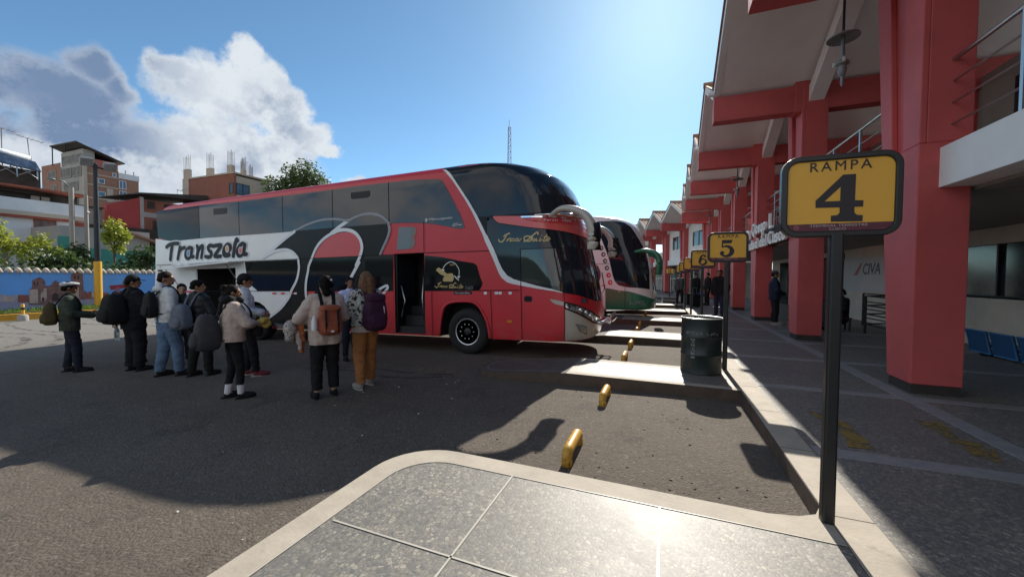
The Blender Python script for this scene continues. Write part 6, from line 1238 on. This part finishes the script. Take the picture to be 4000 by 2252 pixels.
    for k in (-1, 1): lp_ += [('c', hip[k], (.090+l)*s, knee[k], (.060+l)*s), ('c', knee[k], (.060+l)*s, ank[k]+V(0, -.01, .0), (.040+l*1.1)*s)]
    put('trousers', fuse(lp_, .012*s, 3, [(V(0, 0, lhem), (0, 0, -1))], wrinkle=.008*s, seed=sd_+9), legs, o)
    if socks:
        put('socks', fuse([('c', ank[k], .046*s, ank[k]+(knee[k]-ank[k])*.3, .05*s) for k in (-1, 1)], .01*s, 2), socks, o)
    for k in (-1, 1):
        a = ank[k]; tw_ = .02*k
        q = fuse([('e', a+V(tw_*.3, .01, -.03), (.043*s, .062*s, .06*s)), ('e', a+V(tw_, .10, -.045), (.046*s, .095*s, .048*s)), ('e', a+V(tw_*.5, .05, -.035), (.042*s, .1*s, .05*s))], .009*s, 2, [((0, 0, .012), (0, 0, -1))])
        sh_ = put('shoe', q, shoes, o); sl = MB(); pl = [(a.x+tw_*s*.7+(.046*s)*cos(t_)*(1.0 if sin(t_) > 0 else .85), a.y+.055*s+.138*s*sin(t_)) for t_ in [2*pi*i/16 for i in range(16)]]; sl.prism(pl, .0, .022*s); sl.build('sole', 'sole' if shoes in ('grey_shoe', 'maroon_shoe', 'black_shoe') else shoes, sh_)
    if hair:
        hr = [('e', hp(0, -.008, 1.628), (.086*s, .101*s, .092*s)), ('c', hp(-.045, -.065, 1.58), .042*s, hp(.045, -.065, 1.58), .042*s)]
        ct = [(hp(0, .062, 1.625), Rz @ Vector((0, .80, -.6)))]
        if longhair: hr += [('c', hp(-.055, -.045, 1.60), .05*s, hp(-.075, -.07, 1.36), .05*s), ('c', hp(.055, -.045, 1.60), .05*s, hp(.075, -.07, 1.36), .05*s), ('c', hp(0, -.08, 1.60), .055*s, hp(0, -.115, 1.34), .055*s), ('c', hp(-.076, .01, 1.61), .026*s, hp(-.10, .01, 1.40), .03*s), ('c', hp(.076, .01, 1.61), .026*s, hp(.10, .01, 1.40), .03*s)]; ct = [(hp(0, .075, 1.65), Rz @ Vector((0, .93, -.36)))]
        if bun: hr += [('e', hp(.0, -.10, 1.67), (.05*s, .05*s, .05*s)), ('c', hp(0, -.09, 1.58), .05*s, hp(0, -.10, 1.47), .045*s)]
        put('hair', fuse(hr, .009*s, 2, ct, wrinkle=.006*s, seed=sd_+2), hair, o)
    if cap:
        cm, kind = cap
        if kind == 'flat':
            c_ = put('cap', fuse([('e', hp(0, .02, 1.672), (.094*s, .122*s, .042*s)), ('e', hp(0, -.035, 1.662), (.088*s, .088*s, .05*s))], .009*s, 2, [(hp(0, 0, 1.645), Rz @ Vector((0, .1, -1)))], wrinkle=.004), cm, o)
        else: c_ = put('cap', fuse([('e', hp(0, .0, 1.645), (.088*s, .104*s, .092*s))], .009*s, 2, [(hp(0, 0, 1.632), Rz @ Vector((0, -.12, -1)))]), cm, o)
        bl = .05 if kind == 'flat' else .115
        q = MB(); n_ = 12; T_ = [hp(.082*cos(pi*i/n_), (.09 if kind == 'flat' else .06)+bl*sin(pi*i/n_), 1.645-.018*sin(pi*i/n_)) for i in range(n_+1)]; B_ = [v-Vector((0, 0, .010*s)) for v in T_]; k = n_+1
        q.add(T_+B_, [list(range(k)), list(range(k, 2*k))[::-1]]+[[i, k+i, k+i+1, i+1] for i in range(n_)]+[[n_, k+n_, k, 0]]); q.build('cap_brim', 'black_cloth' if kind == 'flat' else cm, c_)
    o['_s'] = s; return o
def world_of(o, v): s = o['_s']; return Matrix.Translation(o.location) @ Matrix.Rotation(o.rotation_euler.z, 4, 'Z') @ Vector((v[0]*s, v[1]*s, v[2]*s))
def superball(c, r, e=.45, n=18, k=12):
    q = MB(); sg = lambda v, p_: (1 if v >= 0 else -1)*abs(v)**p_
    for i in range(1, k):
        th = pi*i/k
        for j in range(n): a = 2*pi*j/n; q.v.append((c[0]+r[0]*sg(sin(th), e)*sg(cos(a), e), c[1]+r[1]*sg(sin(th), e)*sg(sin(a), e), c[2]+r[2]*sg(cos(th), e)))
    a_, b_ = len(q.v), len(q.v)+1; q.v += [(c[0], c[1], c[2]+r[2]), (c[0], c[1], c[2]-r[2])]
    q.f = [[i*n+j, (i+1)*n+j, (i+1)*n+(j+1) % n, i*n+(j+1) % n] for i in range(k-2) for j in range(n)]+[[a_, j, (j+1) % n] for j in range(n)]+[[b_, (k-2)*n+(j+1) % n, (k-2)*n+j] for j in range(n)]; q.mi = [0]*len(q.f); return q
def backpack(wearer, label, m, size=(.16, .10, .24), z=1.18, y=-.24, strap='pack_black', lid=None, pockets=True, buckles=False, name='backpack', x=0.0, fr=1):
    """worn pack: a thing of its own sitting on the wearer's back, straps run over the shoulders"""
    s = wearer['_s']; o = thing(name, label, 'backpack', wearer.location, wearer.rotation_euler.z)
    w_, d_, h_ = [v*k_ for v, k_ in zip(size, (.93, .86, .95))]; y = -.13-(abs(y)-.13)*.86; S_ = lambda q: (setattr(q, 'xf', Matrix.Scale(s, 4)), q)[1]
    def wob(q, a=.010, sd_=3):
        q.v = [(v[0]+a*noise.noise((v[0]*14+sd_, v[1]*14, v[2]*14)), v[1]+a*noise.noise((v[0]*14, v[1]*14+9, v[2]*14)), v[2]+.5*a*noise.noise((v[0]*10, v[1]*10, v[2]*10+5))) for v in q.v]
        if sd_ == 3: q.v = [(x+(v[0]-x)*(1-.14*max(0, (v[2]-z)/h_)), y+(v[1]-y)*(1.04-.20*((v[2]-z)/h_+.35)), v[2]) for v in q.v]
        return q
    b_ = S_(wob(superball((x, y, z), (w_, d_, h_), .56, 28, 20))).build('pack_body', m, o, smooth='all')
    if pockets: S_(wob(superball((x, y-d_*.82, z-h_*.38), (w_*.80, d_*.42, h_*.44), .65))).build('front_pocket', m, o, smooth='all')
    if lid: S_(wob(superball((x, y-.01, z+h_*.86), (w_*.98, d_*1.08, h_*.24), .55))).build('lid', lid, o, smooth='all')
    if buckles:
        for k in (-.5, .5): q = MB(); q.tube([(x+k*w_, y-d_*1.0, z+h_*.8), (x+k*w_, y-d_*1.38, z-h_*.2), (x+k*w_, y-d_*1.2, z-h_*.7)], .013, 6); S_(q).build('buckle_strap', strap, o, smooth='all')
        q = MB(); q.box(x-.02, x+.02, y-d_*1.40, y-d_*1.36, z-h_*.72, z-h_*.58); S_(q).build('label_patch', 'paper', o)
    for k in (-1, 1):
        q = MB(); yb = y+d_*.7
        q.tube(smooth_line([(x*.5+.07*k, yb, min(z+h_*.75, 1.42)), (.09*k, -.06, 1.475), (.11*k, .05, 1.46), (.125*k, .135*fr, 1.30), (.135*k, .125*fr, 1.14), (.155*k, .02, 1.03), (.12*k, yb, z-h_*.65)], 4), .024, 8, flat=.45); S_(q).build('shoulder_strap', strap, o, smooth='all')
    q = MB(); q.tube([(x-.04, y, z+h_*.96), (x, y-.01, z+h_*1.07), (x+.04, y, z+h_*.96)], .008, 6); S_(q).build('grab_loop', strap, o, smooth='all')
    return o
G1 = 'travellers waiting beside the coach'
# --- man in the flat cap, far left
p1 = person('man in pale flat cap and olive jacket holding a phone, leftmost of group', (-10.2, 3.6), (.36, .93), 1.66, 'skin_brown', 'olive_jacket', 'navy_trousers', 'black_cloth', hair='hair_black', cap=('grey_cap', 'flat'), armL=((-.23, .04, 1.12), (-.06, .28, 1.08)), armR=((.24, .02, 1.12), (.10, .30, 1.06)), bulk=.05, lbulk=.02, hem=.80, group=G1, feet=((-.10, -.05, 0), (.11, .10, 0)), handR=(-.2, .8, .45), handL=(.3, .8, .3))
backpack(p1, 'olive-brown day pack on the man in the flat cap', 'pack_olive', (.15, .11, .22), 1.12, -.26)
ph = thing('phone', 'pale phone held by the man in the flat cap', 'phone', world_of(p1, (.03, .40, 1.14)), p1.rotation_euler.z); q = MB(); q.xf = Matrix.Rotation(radians(-35), 4, 'X'); q.prism(rounded_rect(-.036, .036, -.075, .075, .01), -.005, .005); q.build('case', 'case_black', ph); q = MB(); q.xf = Matrix.Rotation(radians(-35), 4, 'X'); q.prism(rounded_rect(-.032, .032, -.068, .068, .006), .0052, .0062); q.build('screen', 'screen_pale', ph)
# --- hidden companion and man in black cap
p2b = person('person in a grey-green beanie mostly hidden behind the man in the black cap', (-10.15, 4.45), (.3, .95), 1.72, 'skin_tan', 'black_cloth', 'dark_denim', 'black_cloth', hair='hair_fair', cap=('cap_green', 'ball'), group=G1, hem=.78, bulk=.035, armL=((-.30, -.16, 1.08), (-.36, -.20, .84)))
wb = thing('water_bottle', 'clear water bottle hanging from a hand behind the big black backpack', 'bottle', world_of(p2b, (-.365, -.17, .44)), 0); q = MB(); q.lathe([(.04, 0), (.044, .02), (.042, .06), (.044, .16), (.040, .22), (.018, .27), (.016, .30)], 14); q.build('flask', 'bottle_clear', wb, smooth=True); q = MB(); q.lathe([(.018, .295), (.018, .325)], 12); q.build('cap', 'pack_black', wb, smooth=True)
p2 = person('heavy-set person in black jacket, trousers and cap, second from the left', (-9.15, 4.05), (-.02, 1), 1.76, 'skin_tan', 'black_cloth', 'black_cloth', 'black_cloth', hair='hair_black', cap=('cap_black', 'ball'), armL=((-.25, .02, 1.12), (-.16, .22, 1.02)), armR=((.27, .03, 1.14), (.20, .26, 1.06)), bulk=.062, lbulk=.045, hem=.76, group=G1, head_yaw=-30)
backpack(p2, 'very large black backpack on the person in the black cap', 'pack_black', (.19, .17, .28), 1.13, -.29)
# --- man in the white sweatshirt
p3 = person('man in a white sweatshirt with black undersleeves and blue jeans', (-8.02, 4.0), (.12, .99), 1.81, 'skin_tan', 'white_sweat', 'jeans_blue', 'black_cloth', hair='hair_dark', armL=((-.24, -.02, 1.12), (-.20, .12, .90)), armR=((.25, -.03, 1.12), (.24, .10, .90)), bulk=.038, lbulk=.032, hem=.90, sleeve=.5, sleeve2='sleeve_black', hood=True, group=G1, head_yaw=-35, feet=((-.10, -.06, 0), (.12, .12, 0)))
backpack(p3, 'slim black backpack on the man in the white sweatshirt', 'pack_black', (.15, .08, .22), 1.18, -.22)
p4 = person('woman with short dark hair in dark green, facing the camera behind the jeans man', (-9.0, 4.75), (.85, -.35), 1.60, 'skin_fair', 'dark_green', 'black_cloth', 'black_cloth', hair='hair_black', armL=((-.24, .03, 1.12), (-.10, .20, 1.20)), armR=((.24, .03, 1.10), (.06, .22, 1.16)), bulk=.045, lbulk=.025, hem=.80, group=G1, hood=True)
p5 = person('person in a black puffer jacket with a grey-blue backpack, seen from behind', (-7.48, 4.18), (-.10, 1), 1.66, 'skin_tan', 'black_puffer', 'black_cloth', 'black_cloth', hair='hair_black', armL=((-.26, .04, 1.12), (-.14, .22, 1.05)), armR=((.27, .05, 1.13), (.16, .26, 1.10)), bulk=.058, lbulk=.028, hem=.86, group=G1, head_yaw=-40, feet=((-.11, -.04, 0), (.12, .10, 0)))
backpack(p5, 'grey-blue backpack with a front pocket on the person in the black puffer', 'pack_greyblue', (.17, .13, .23), 1.08, -.29, strap='pack_greyblue')
p6 = person('person in a black cap and white hoodie, half hidden behind the woman in beige fleece', (-6.68, 4.45), (.60, .80), 1.74, 'skin_tan', 'white_hoodie', 'black_cloth', 'maroon_shoe', hair='hair_black', cap=('cap_black', 'ball'), armR=((.25, .02, 1.12), (.16, .24, 1.06)), armL=((-.25, .02, 1.12), (-.12, .24, 1.06)), bulk=.055, lbulk=.018, hem=.82, hood=True, group=G1, feet=((-.08, .02, 0), (.10, .16, 0)))
q = MB(); vs, fs = fit_text('em', -.075, .075, 1.435, 1.495, depth=.001, bold=.02); q.add([(-v[0], -.165-v[2], v[1]) for v in vs], fs); q.build('hood_lettering', 'screen_pale', p6)
# --- woman in beige fleece with the big charcoal pack
p7 = person('woman in a beige fleece, black leggings and white socks, arms folded, dark hair tied up', (-5.55, 3.53), (.36, .93), 1.57, 'skin_tan', 'beige_fleece', 'black_cloth', 'black_cloth', hair='hair_dark', bun=True, armL=((-.24, .08, 1.14), (.06, .27, 1.10)), armR=((.27, .12, 1.15), (-.04, .30, 1.08)), bulk=.07, lbulk=.006, lhem=.22, socks='sock_white', hem=.88, group=G1, head_yaw=-8, feet=((-.09, -.06, 0), (.09, .07, 0)), handR=(-.8, .2, .2), handL=(.8, .2, .1))
put('scarf', fuse([('c', (-.09, -.06, 1.40), .05, (.06, .07, 1.37), .05), ('c', (.09, -.06, 1.40), .05, (-.04, .08, 1.36), .045), ('c', (-.08, -.10, 1.38), .05, (.08, -.10, 1.38), .05), ('c', (.08, -.14, 1.34), .03, (.09, -.17, 1.20), .02)], .011, 2, wrinkle=.008), 'scarf_black', p7)
backpack(p7, 'big rounded charcoal backpack on the woman in the beige fleece', 'pack_charcoal', (.18, .18, .28), 1.03, -.34, strap='pack_charcoal')
sb = thing('sling_bag', 'small black bag slung across the front of the beige fleece', 'bag', p7.location, p7.rotation_euler.z); superball((.02, .27, .93), (.15, .07, .09), .6).build('pouch', 'pack_black', sb, smooth='all'); q = MB(); q.tube(smooth_line([(-.13, .14, .98), (-.17, -.0, 1.25), (-.08, -.02, 1.45), (.1, .17, 1.25), (.20, .17, 1.05), (.13, .22, .95)], 4), .016, 6, flat=.5); q.build('strap', 'pack_black', sb, smooth='all')
fl = thing('fluffy_jacket', 'mustard fluffy garment bundled over the folded arms of the woman in beige fleece', 'garment', p7.location, p7.rotation_euler.z); put('bundle', fuse([('c', (-.10, .34, 1.03), .055, (.16, .36, 1.02), .06), ('c', (.10, .38, 1.06), .05, (.22, .30, 1.08), .05)], .011, 2, wrinkle=.014, seed=5), 'yellow_fluff', fl)
# --- woman with the rust pack, seen from behind
p8 = person('woman in a loose pale shirt and wide black trousers seen from behind, dark hair', (-4.38, 4.02), (-.88, .48), 1.68, 'skin_fair', 'pale_shirt', 'black_cloth', 'black_cloth', hair='hair_black', bun=False, armL=((-.34, .0, 1.12), (-.16, .20, 1.06)), armR=((.27, .04, 1.12), (.14, .28, 1.10)), bulk=.065, lbulk=.032, lhem=.13, hem=.76, group=G1, head_yaw=22, feet=((-.12, -.02, 0), (.11, .0, 0)), collar=False)
put('hair', fuse([('e', (0, -.05, 1.60), (.09, .085, .10)), ('c', (-.03, -.08, 1.56), .06, (.0, -.09, 1.46), .055)], .01, 2, wrinkle=.008, seed=2), 'hair_black', p8); q = MB(); q.box(.035, .06, -.137, -.126, 1.625, 1.65); q.build('hair_clip', 'paper', p8)
bp8 = backpack(p8, 'rust-brown flap backpack with black straps on the woman in the pale shirt', 'pack_rust', (.165, .11, .21), 1.10, -.26, lid='pack_rust', buckles=True, strap='pack_black')
q = MB(); q.lathe([(.034, .98), (.034, 1.10), (.022, 1.13), (.022, 1.16)], 12, (-.20, -.27, 0)); q.build('side_bottle', 'paper', bp8, smooth=True)
oc = thing('orange_coat', 'orange and pale coat hanging from the left arm of the pale-shirted woman', 'garment', p8.location, p8.rotation_euler.z)
put('cloth', fuse([('c', (-.33, .05, 1.10), .055, (-.24, .17, 1.07), .055), ('c', (-.31, .08, 1.05), .05, (-.28, .10, .82), .05), ('c', (-.29, .13, 1.0), .04, (-.27, .12, .66), .035)], .011, 2, wrinkle=.012, seed=7), 'coat_orange', oc); put('lining', fuse([('c', (-.34, .05, .92), .035, (-.30, .06, .70), .03)], .011, 2, wrinkle=.008), 'pale_shirt', oc)
lb = thing('leopard_bundle', 'leopard-print bundle tucked beside the orange coat', 'bag', p8.location, p8.rotation_euler.z); put('bundle', fuse([('e', (-.42, .06, .98), (.085, .10, .12)), ('e', (-.43, .05, .88), (.06, .07, .08))], .011, 2, wrinkle=.01), 'leopard', lb)
# --- staff member in shirt and tie
p9 = person('man in pale blue shirt and dark tie reading a paper by the coach', (-6.02, 6.15), (.80, -.45), 1.69, 'skin_brown', 'shirt_blue', 'navy_trousers', 'black_cloth', hair='hair_black', armL=((-.23, .05, 1.12), (-.02, .26, 1.18)), armR=((.24, .05, 1.12), (.08, .26, 1.14)), bulk=.02, lbulk=.018, hem=.96, group=None, head_yaw=0)
q = MB(); q.hexa([(-.03, .128, 1.12), (.03, .128, 1.12), (.03, .14, 1.12), (-.03, .14, 1.12)], [(-.018, .112, 1.42), (.018, .112, 1.42), (.018, .125, 1.42), (-.018, .125, 1.42)]); q.build('tie', 'tie_red', p9)
pa = thing('paper_sheet', 'white sheet of paper in the hands of the man in the pale blue shirt', 'paper', world_of(p9, (.03, .34, 1.22)), p9.rotation_euler.z); q = MB(); q.xf = Matrix.Rotation(radians(50), 4, 'X'); q.box(-.10, .10, -.13, .13, -.001, .001); q.build('sheet', 'paper', pa)
# --- woman with long fair hair
p10 = person('woman with long fair hair, black and white patterned jacket and mustard trousers', (-4.17, 4.58), (-.93, .36), 1.74, 'skin_fair', 'patterned_jacket', 'mustard_cord', 'grey_shoe', hair='hair_fair', longhair=True, armL=((-.24, .06, 1.12), (-.08, .28, 1.08)), armR=((.25, .06, 1.12), (.08, .28, 1.10)), bulk=.05, lbulk=.034, hem=.93, group=G1, head_yaw=10, feet=((-.11, -.05, 0), (.10, .09, 0)), lhem=.10)
put('shirt_hem', fuse([('c', (-.07, 0, .86), .15, (.07, 0, .86), .15), ('c', (-.07, 0, .98), .135, (.07, 0, .98), .135)], .012, 2, [((0, 0, .86), (0, 0, -1)), ((0, 0, .95), (0, 0, 1))], wrinkle=.005), 'pale_shirt', p10)
bp10 = backpack(p10, 'dark plum backpack on the woman in the patterned jacket', 'pack_plum', (.17, .14, .27), 1.12, -.29, strap='pack_plum', lid='pack_plum')
for pts_, rr_ in (([(.08, -.38, 1.25), (.09, -.39, 1.15)], .008), ([(-.07, -.37, 1.12), (-.06, -.38, 1.02)], .012)): q = MB(); q.tube(pts_, rr_, 6); q.build('zip_pull', 'paper', bp10, smooth='all')
# --- people along the arcade
PHv = PH
p11 = person('person in a dark jacket and dark jeans standing behind the ramp 5 post', (1.93, 16.0, PHv), (-.3, -.95), 1.74, 'skin_brown', 'black_cloth', 'dark_denim', 'black_cloth', hair='hair_black', bulk=.065, lbulk=.025, hem=.80, voxel=.013, armL=((-.27, .0, 1.10), (-.25, .10, .88)))
p12 = person('man in a navy jacket and cap with pale shoes beside a red column', (3.26, 14.3, PHv), (1, -.05), 1.67, 'skin_tan', 'navy_jacket', 'black_cloth', 'grey_shoe', hair='hair_black', cap=('coat_grey', 'ball'), bulk=.06, lbulk=.03, hem=.80, voxel=.013, armL=((-.25, .03, 1.10), (-.06, .26, .98)), armR=((.26, .03, 1.10), (.06, .26, .98)))
p13 = person('dark-clothed person sitting between two red columns behind the navy-jacket man', (4.2, 14.75, PHv), (-.3, -1), 1.66, 'skin_tan', 'coat_grey', 'dark_denim', 'grey_shoe', hair='hair_black', bulk=.05, seated=True, voxel=.014, armL=((-.24, .06, 1.12), (-.08, .26, 1.02)), armR=((.24, .06, 1.12), (.08, .26, 1.02)))
p14 = person('dark-clothed person sitting low by the queue railing', (4.7, 13.55, PHv), (-1, -.35), 1.6, 'skin_tan', 'black_cloth', 'coat_grey', 'black_cloth', hair='hair_black', bulk=.055, seated=True, voxel=.014, armL=((-.24, .06, 1.12), (-.08, .26, 1.0)), armR=((.24, .06, 1.12), (.08, .26, 1.0)))
def stool(x, y, lab):
    o = thing('stool', lab, 'stool', (x, y, PHv), 0, 'low stools under the seated people'); q = MB(); q.box(-.19, .19, -.19, .19, .33, .37); q.build('seat', 'wood_dark', o, bevel=.01)
    for a in (-.15, .15):
        for b in (-.15, .15): q = MB(); q.box(a-.02, a+.02, b-.02, b+.02, 0, .33); q.build('leg', 'wood_dark', o)
stool(4.2, 14.75, 'dark low stool under the person sitting between two red columns'); stool(4.7, 13.55, 'dark low stool under the person sitting by the queue railing')
def crate(x, y, z, lab):
    o = thing('crate', lab, 'crate', (x, y, z), .1, 'red slatted crates by the column'); q = MB()
    for k in range(3): zz = .03+.085*k; q.box(-.22, .22, -.16, -.145, zz, zz+.055); q.box(-.22, .22, .145, .16, zz, zz+.055); q.box(-.22, -.205, -.145, .145, zz, zz+.055); q.box(.205, .22, -.145, .145, zz, zz+.055)
    q.build('slats', 'roof_red', o); q = MB()
    for a in (-.2, .2):
        for b in (-.14, .14): q.box(a-.015, a+.015, b-.015, b+.015, 0, .27)
    q.box(-.2, .2, -.14, .14, 0, .02); q.build('frame', 'wood_dark', o)
crate(3.62, 13.2, PHv, 'red slatted crate standing on the floor beside the third column'); crate(3.62, 13.2, PHv+.272, 'red slatted crate stacked on top of the other crate')
f1 = person('far traveller in dark clothes with a pale collar, wheeling a suitcase', (.82, 22.2, PHv), (-.35, -1), 1.68, 'skin_tan', 'coat_grey', 'black_cloth', 'grey_shoe', hair='hair_black', bulk=.06, voxel=.015, feet=((-.1, -.12, 0), (.1, .16, 0)))
put('scarf', fuse([('c', (-.09, .02, 1.42), .05, (.09, .02, 1.42), .05)], .014, 2), 'pale_shirt', f1)
def suitcase(x, y, lab, m='case_black'):
    o = thing('suitcase', lab, 'suitcase', (x, y, PHv), .5, 'suitcases on the far platform'); q = MB(); q.prism(rounded_rect(-.21, .21, .06, .66, .06), -.13, .13, 'y'); q.build('shell', m, o, bevel=.02)
    q = MB(); q.tube([(-.1, .08, .64), (-.1, .08, .98), (.1, .08, .98), (.1, .08, .64)], .012, 6); q.build('pull_handle', 'steel', o, smooth='all')
    for a in (-.16, .16): q = MB(); q.lathe([(.035, -.02), (.035, .02)], 10, (a, .08, .035), 'x'); q.build('wheel', 'tyre', o)
suitcase(1.25, 21.7, 'black suitcase beside the far traveller with the pale collar'); suitcase(1.45, 20.6, 'black suitcase standing in front of the traveller with the blue bag')
f2 = person('far traveller in black carrying a blue plastic bag', (1.72, 23.8, PHv), (-.1, -1), 1.66, 'skin_tan', 'black_cloth', 'black_cloth', 'black_cloth', hair='hair_black', bulk=.06, voxel=.015)
bb = thing('plastic_bag', 'bright blue plastic bag hanging from the hand of the far traveller in black', 'bag', world_of(f2, (-.235, .08, .40)), 0); superball((0, 0, .12), (.16, .10, .16), .8).build('bag_body', 'bag_blue', bb, smooth='all'); q = MB(); q.tube([(-.05, 0, .25), (0, 0, .42), (.05, 0, .25)], .012, 6); q.build('bag_handle', 'bag_blue', bb, smooth='all')
f3 = person('slim far figure in black standing behind the ramp 6 post', (2.2, 23.0, PHv), (-.9, -.4), 1.72, 'skin_tan', 'black_cloth', 'black_cloth', 'black_cloth', hair='hair_black', bulk=.045, voxel=.015)
for o in list(bpy.data.objects):
    if '_s' in o: del o['_s']
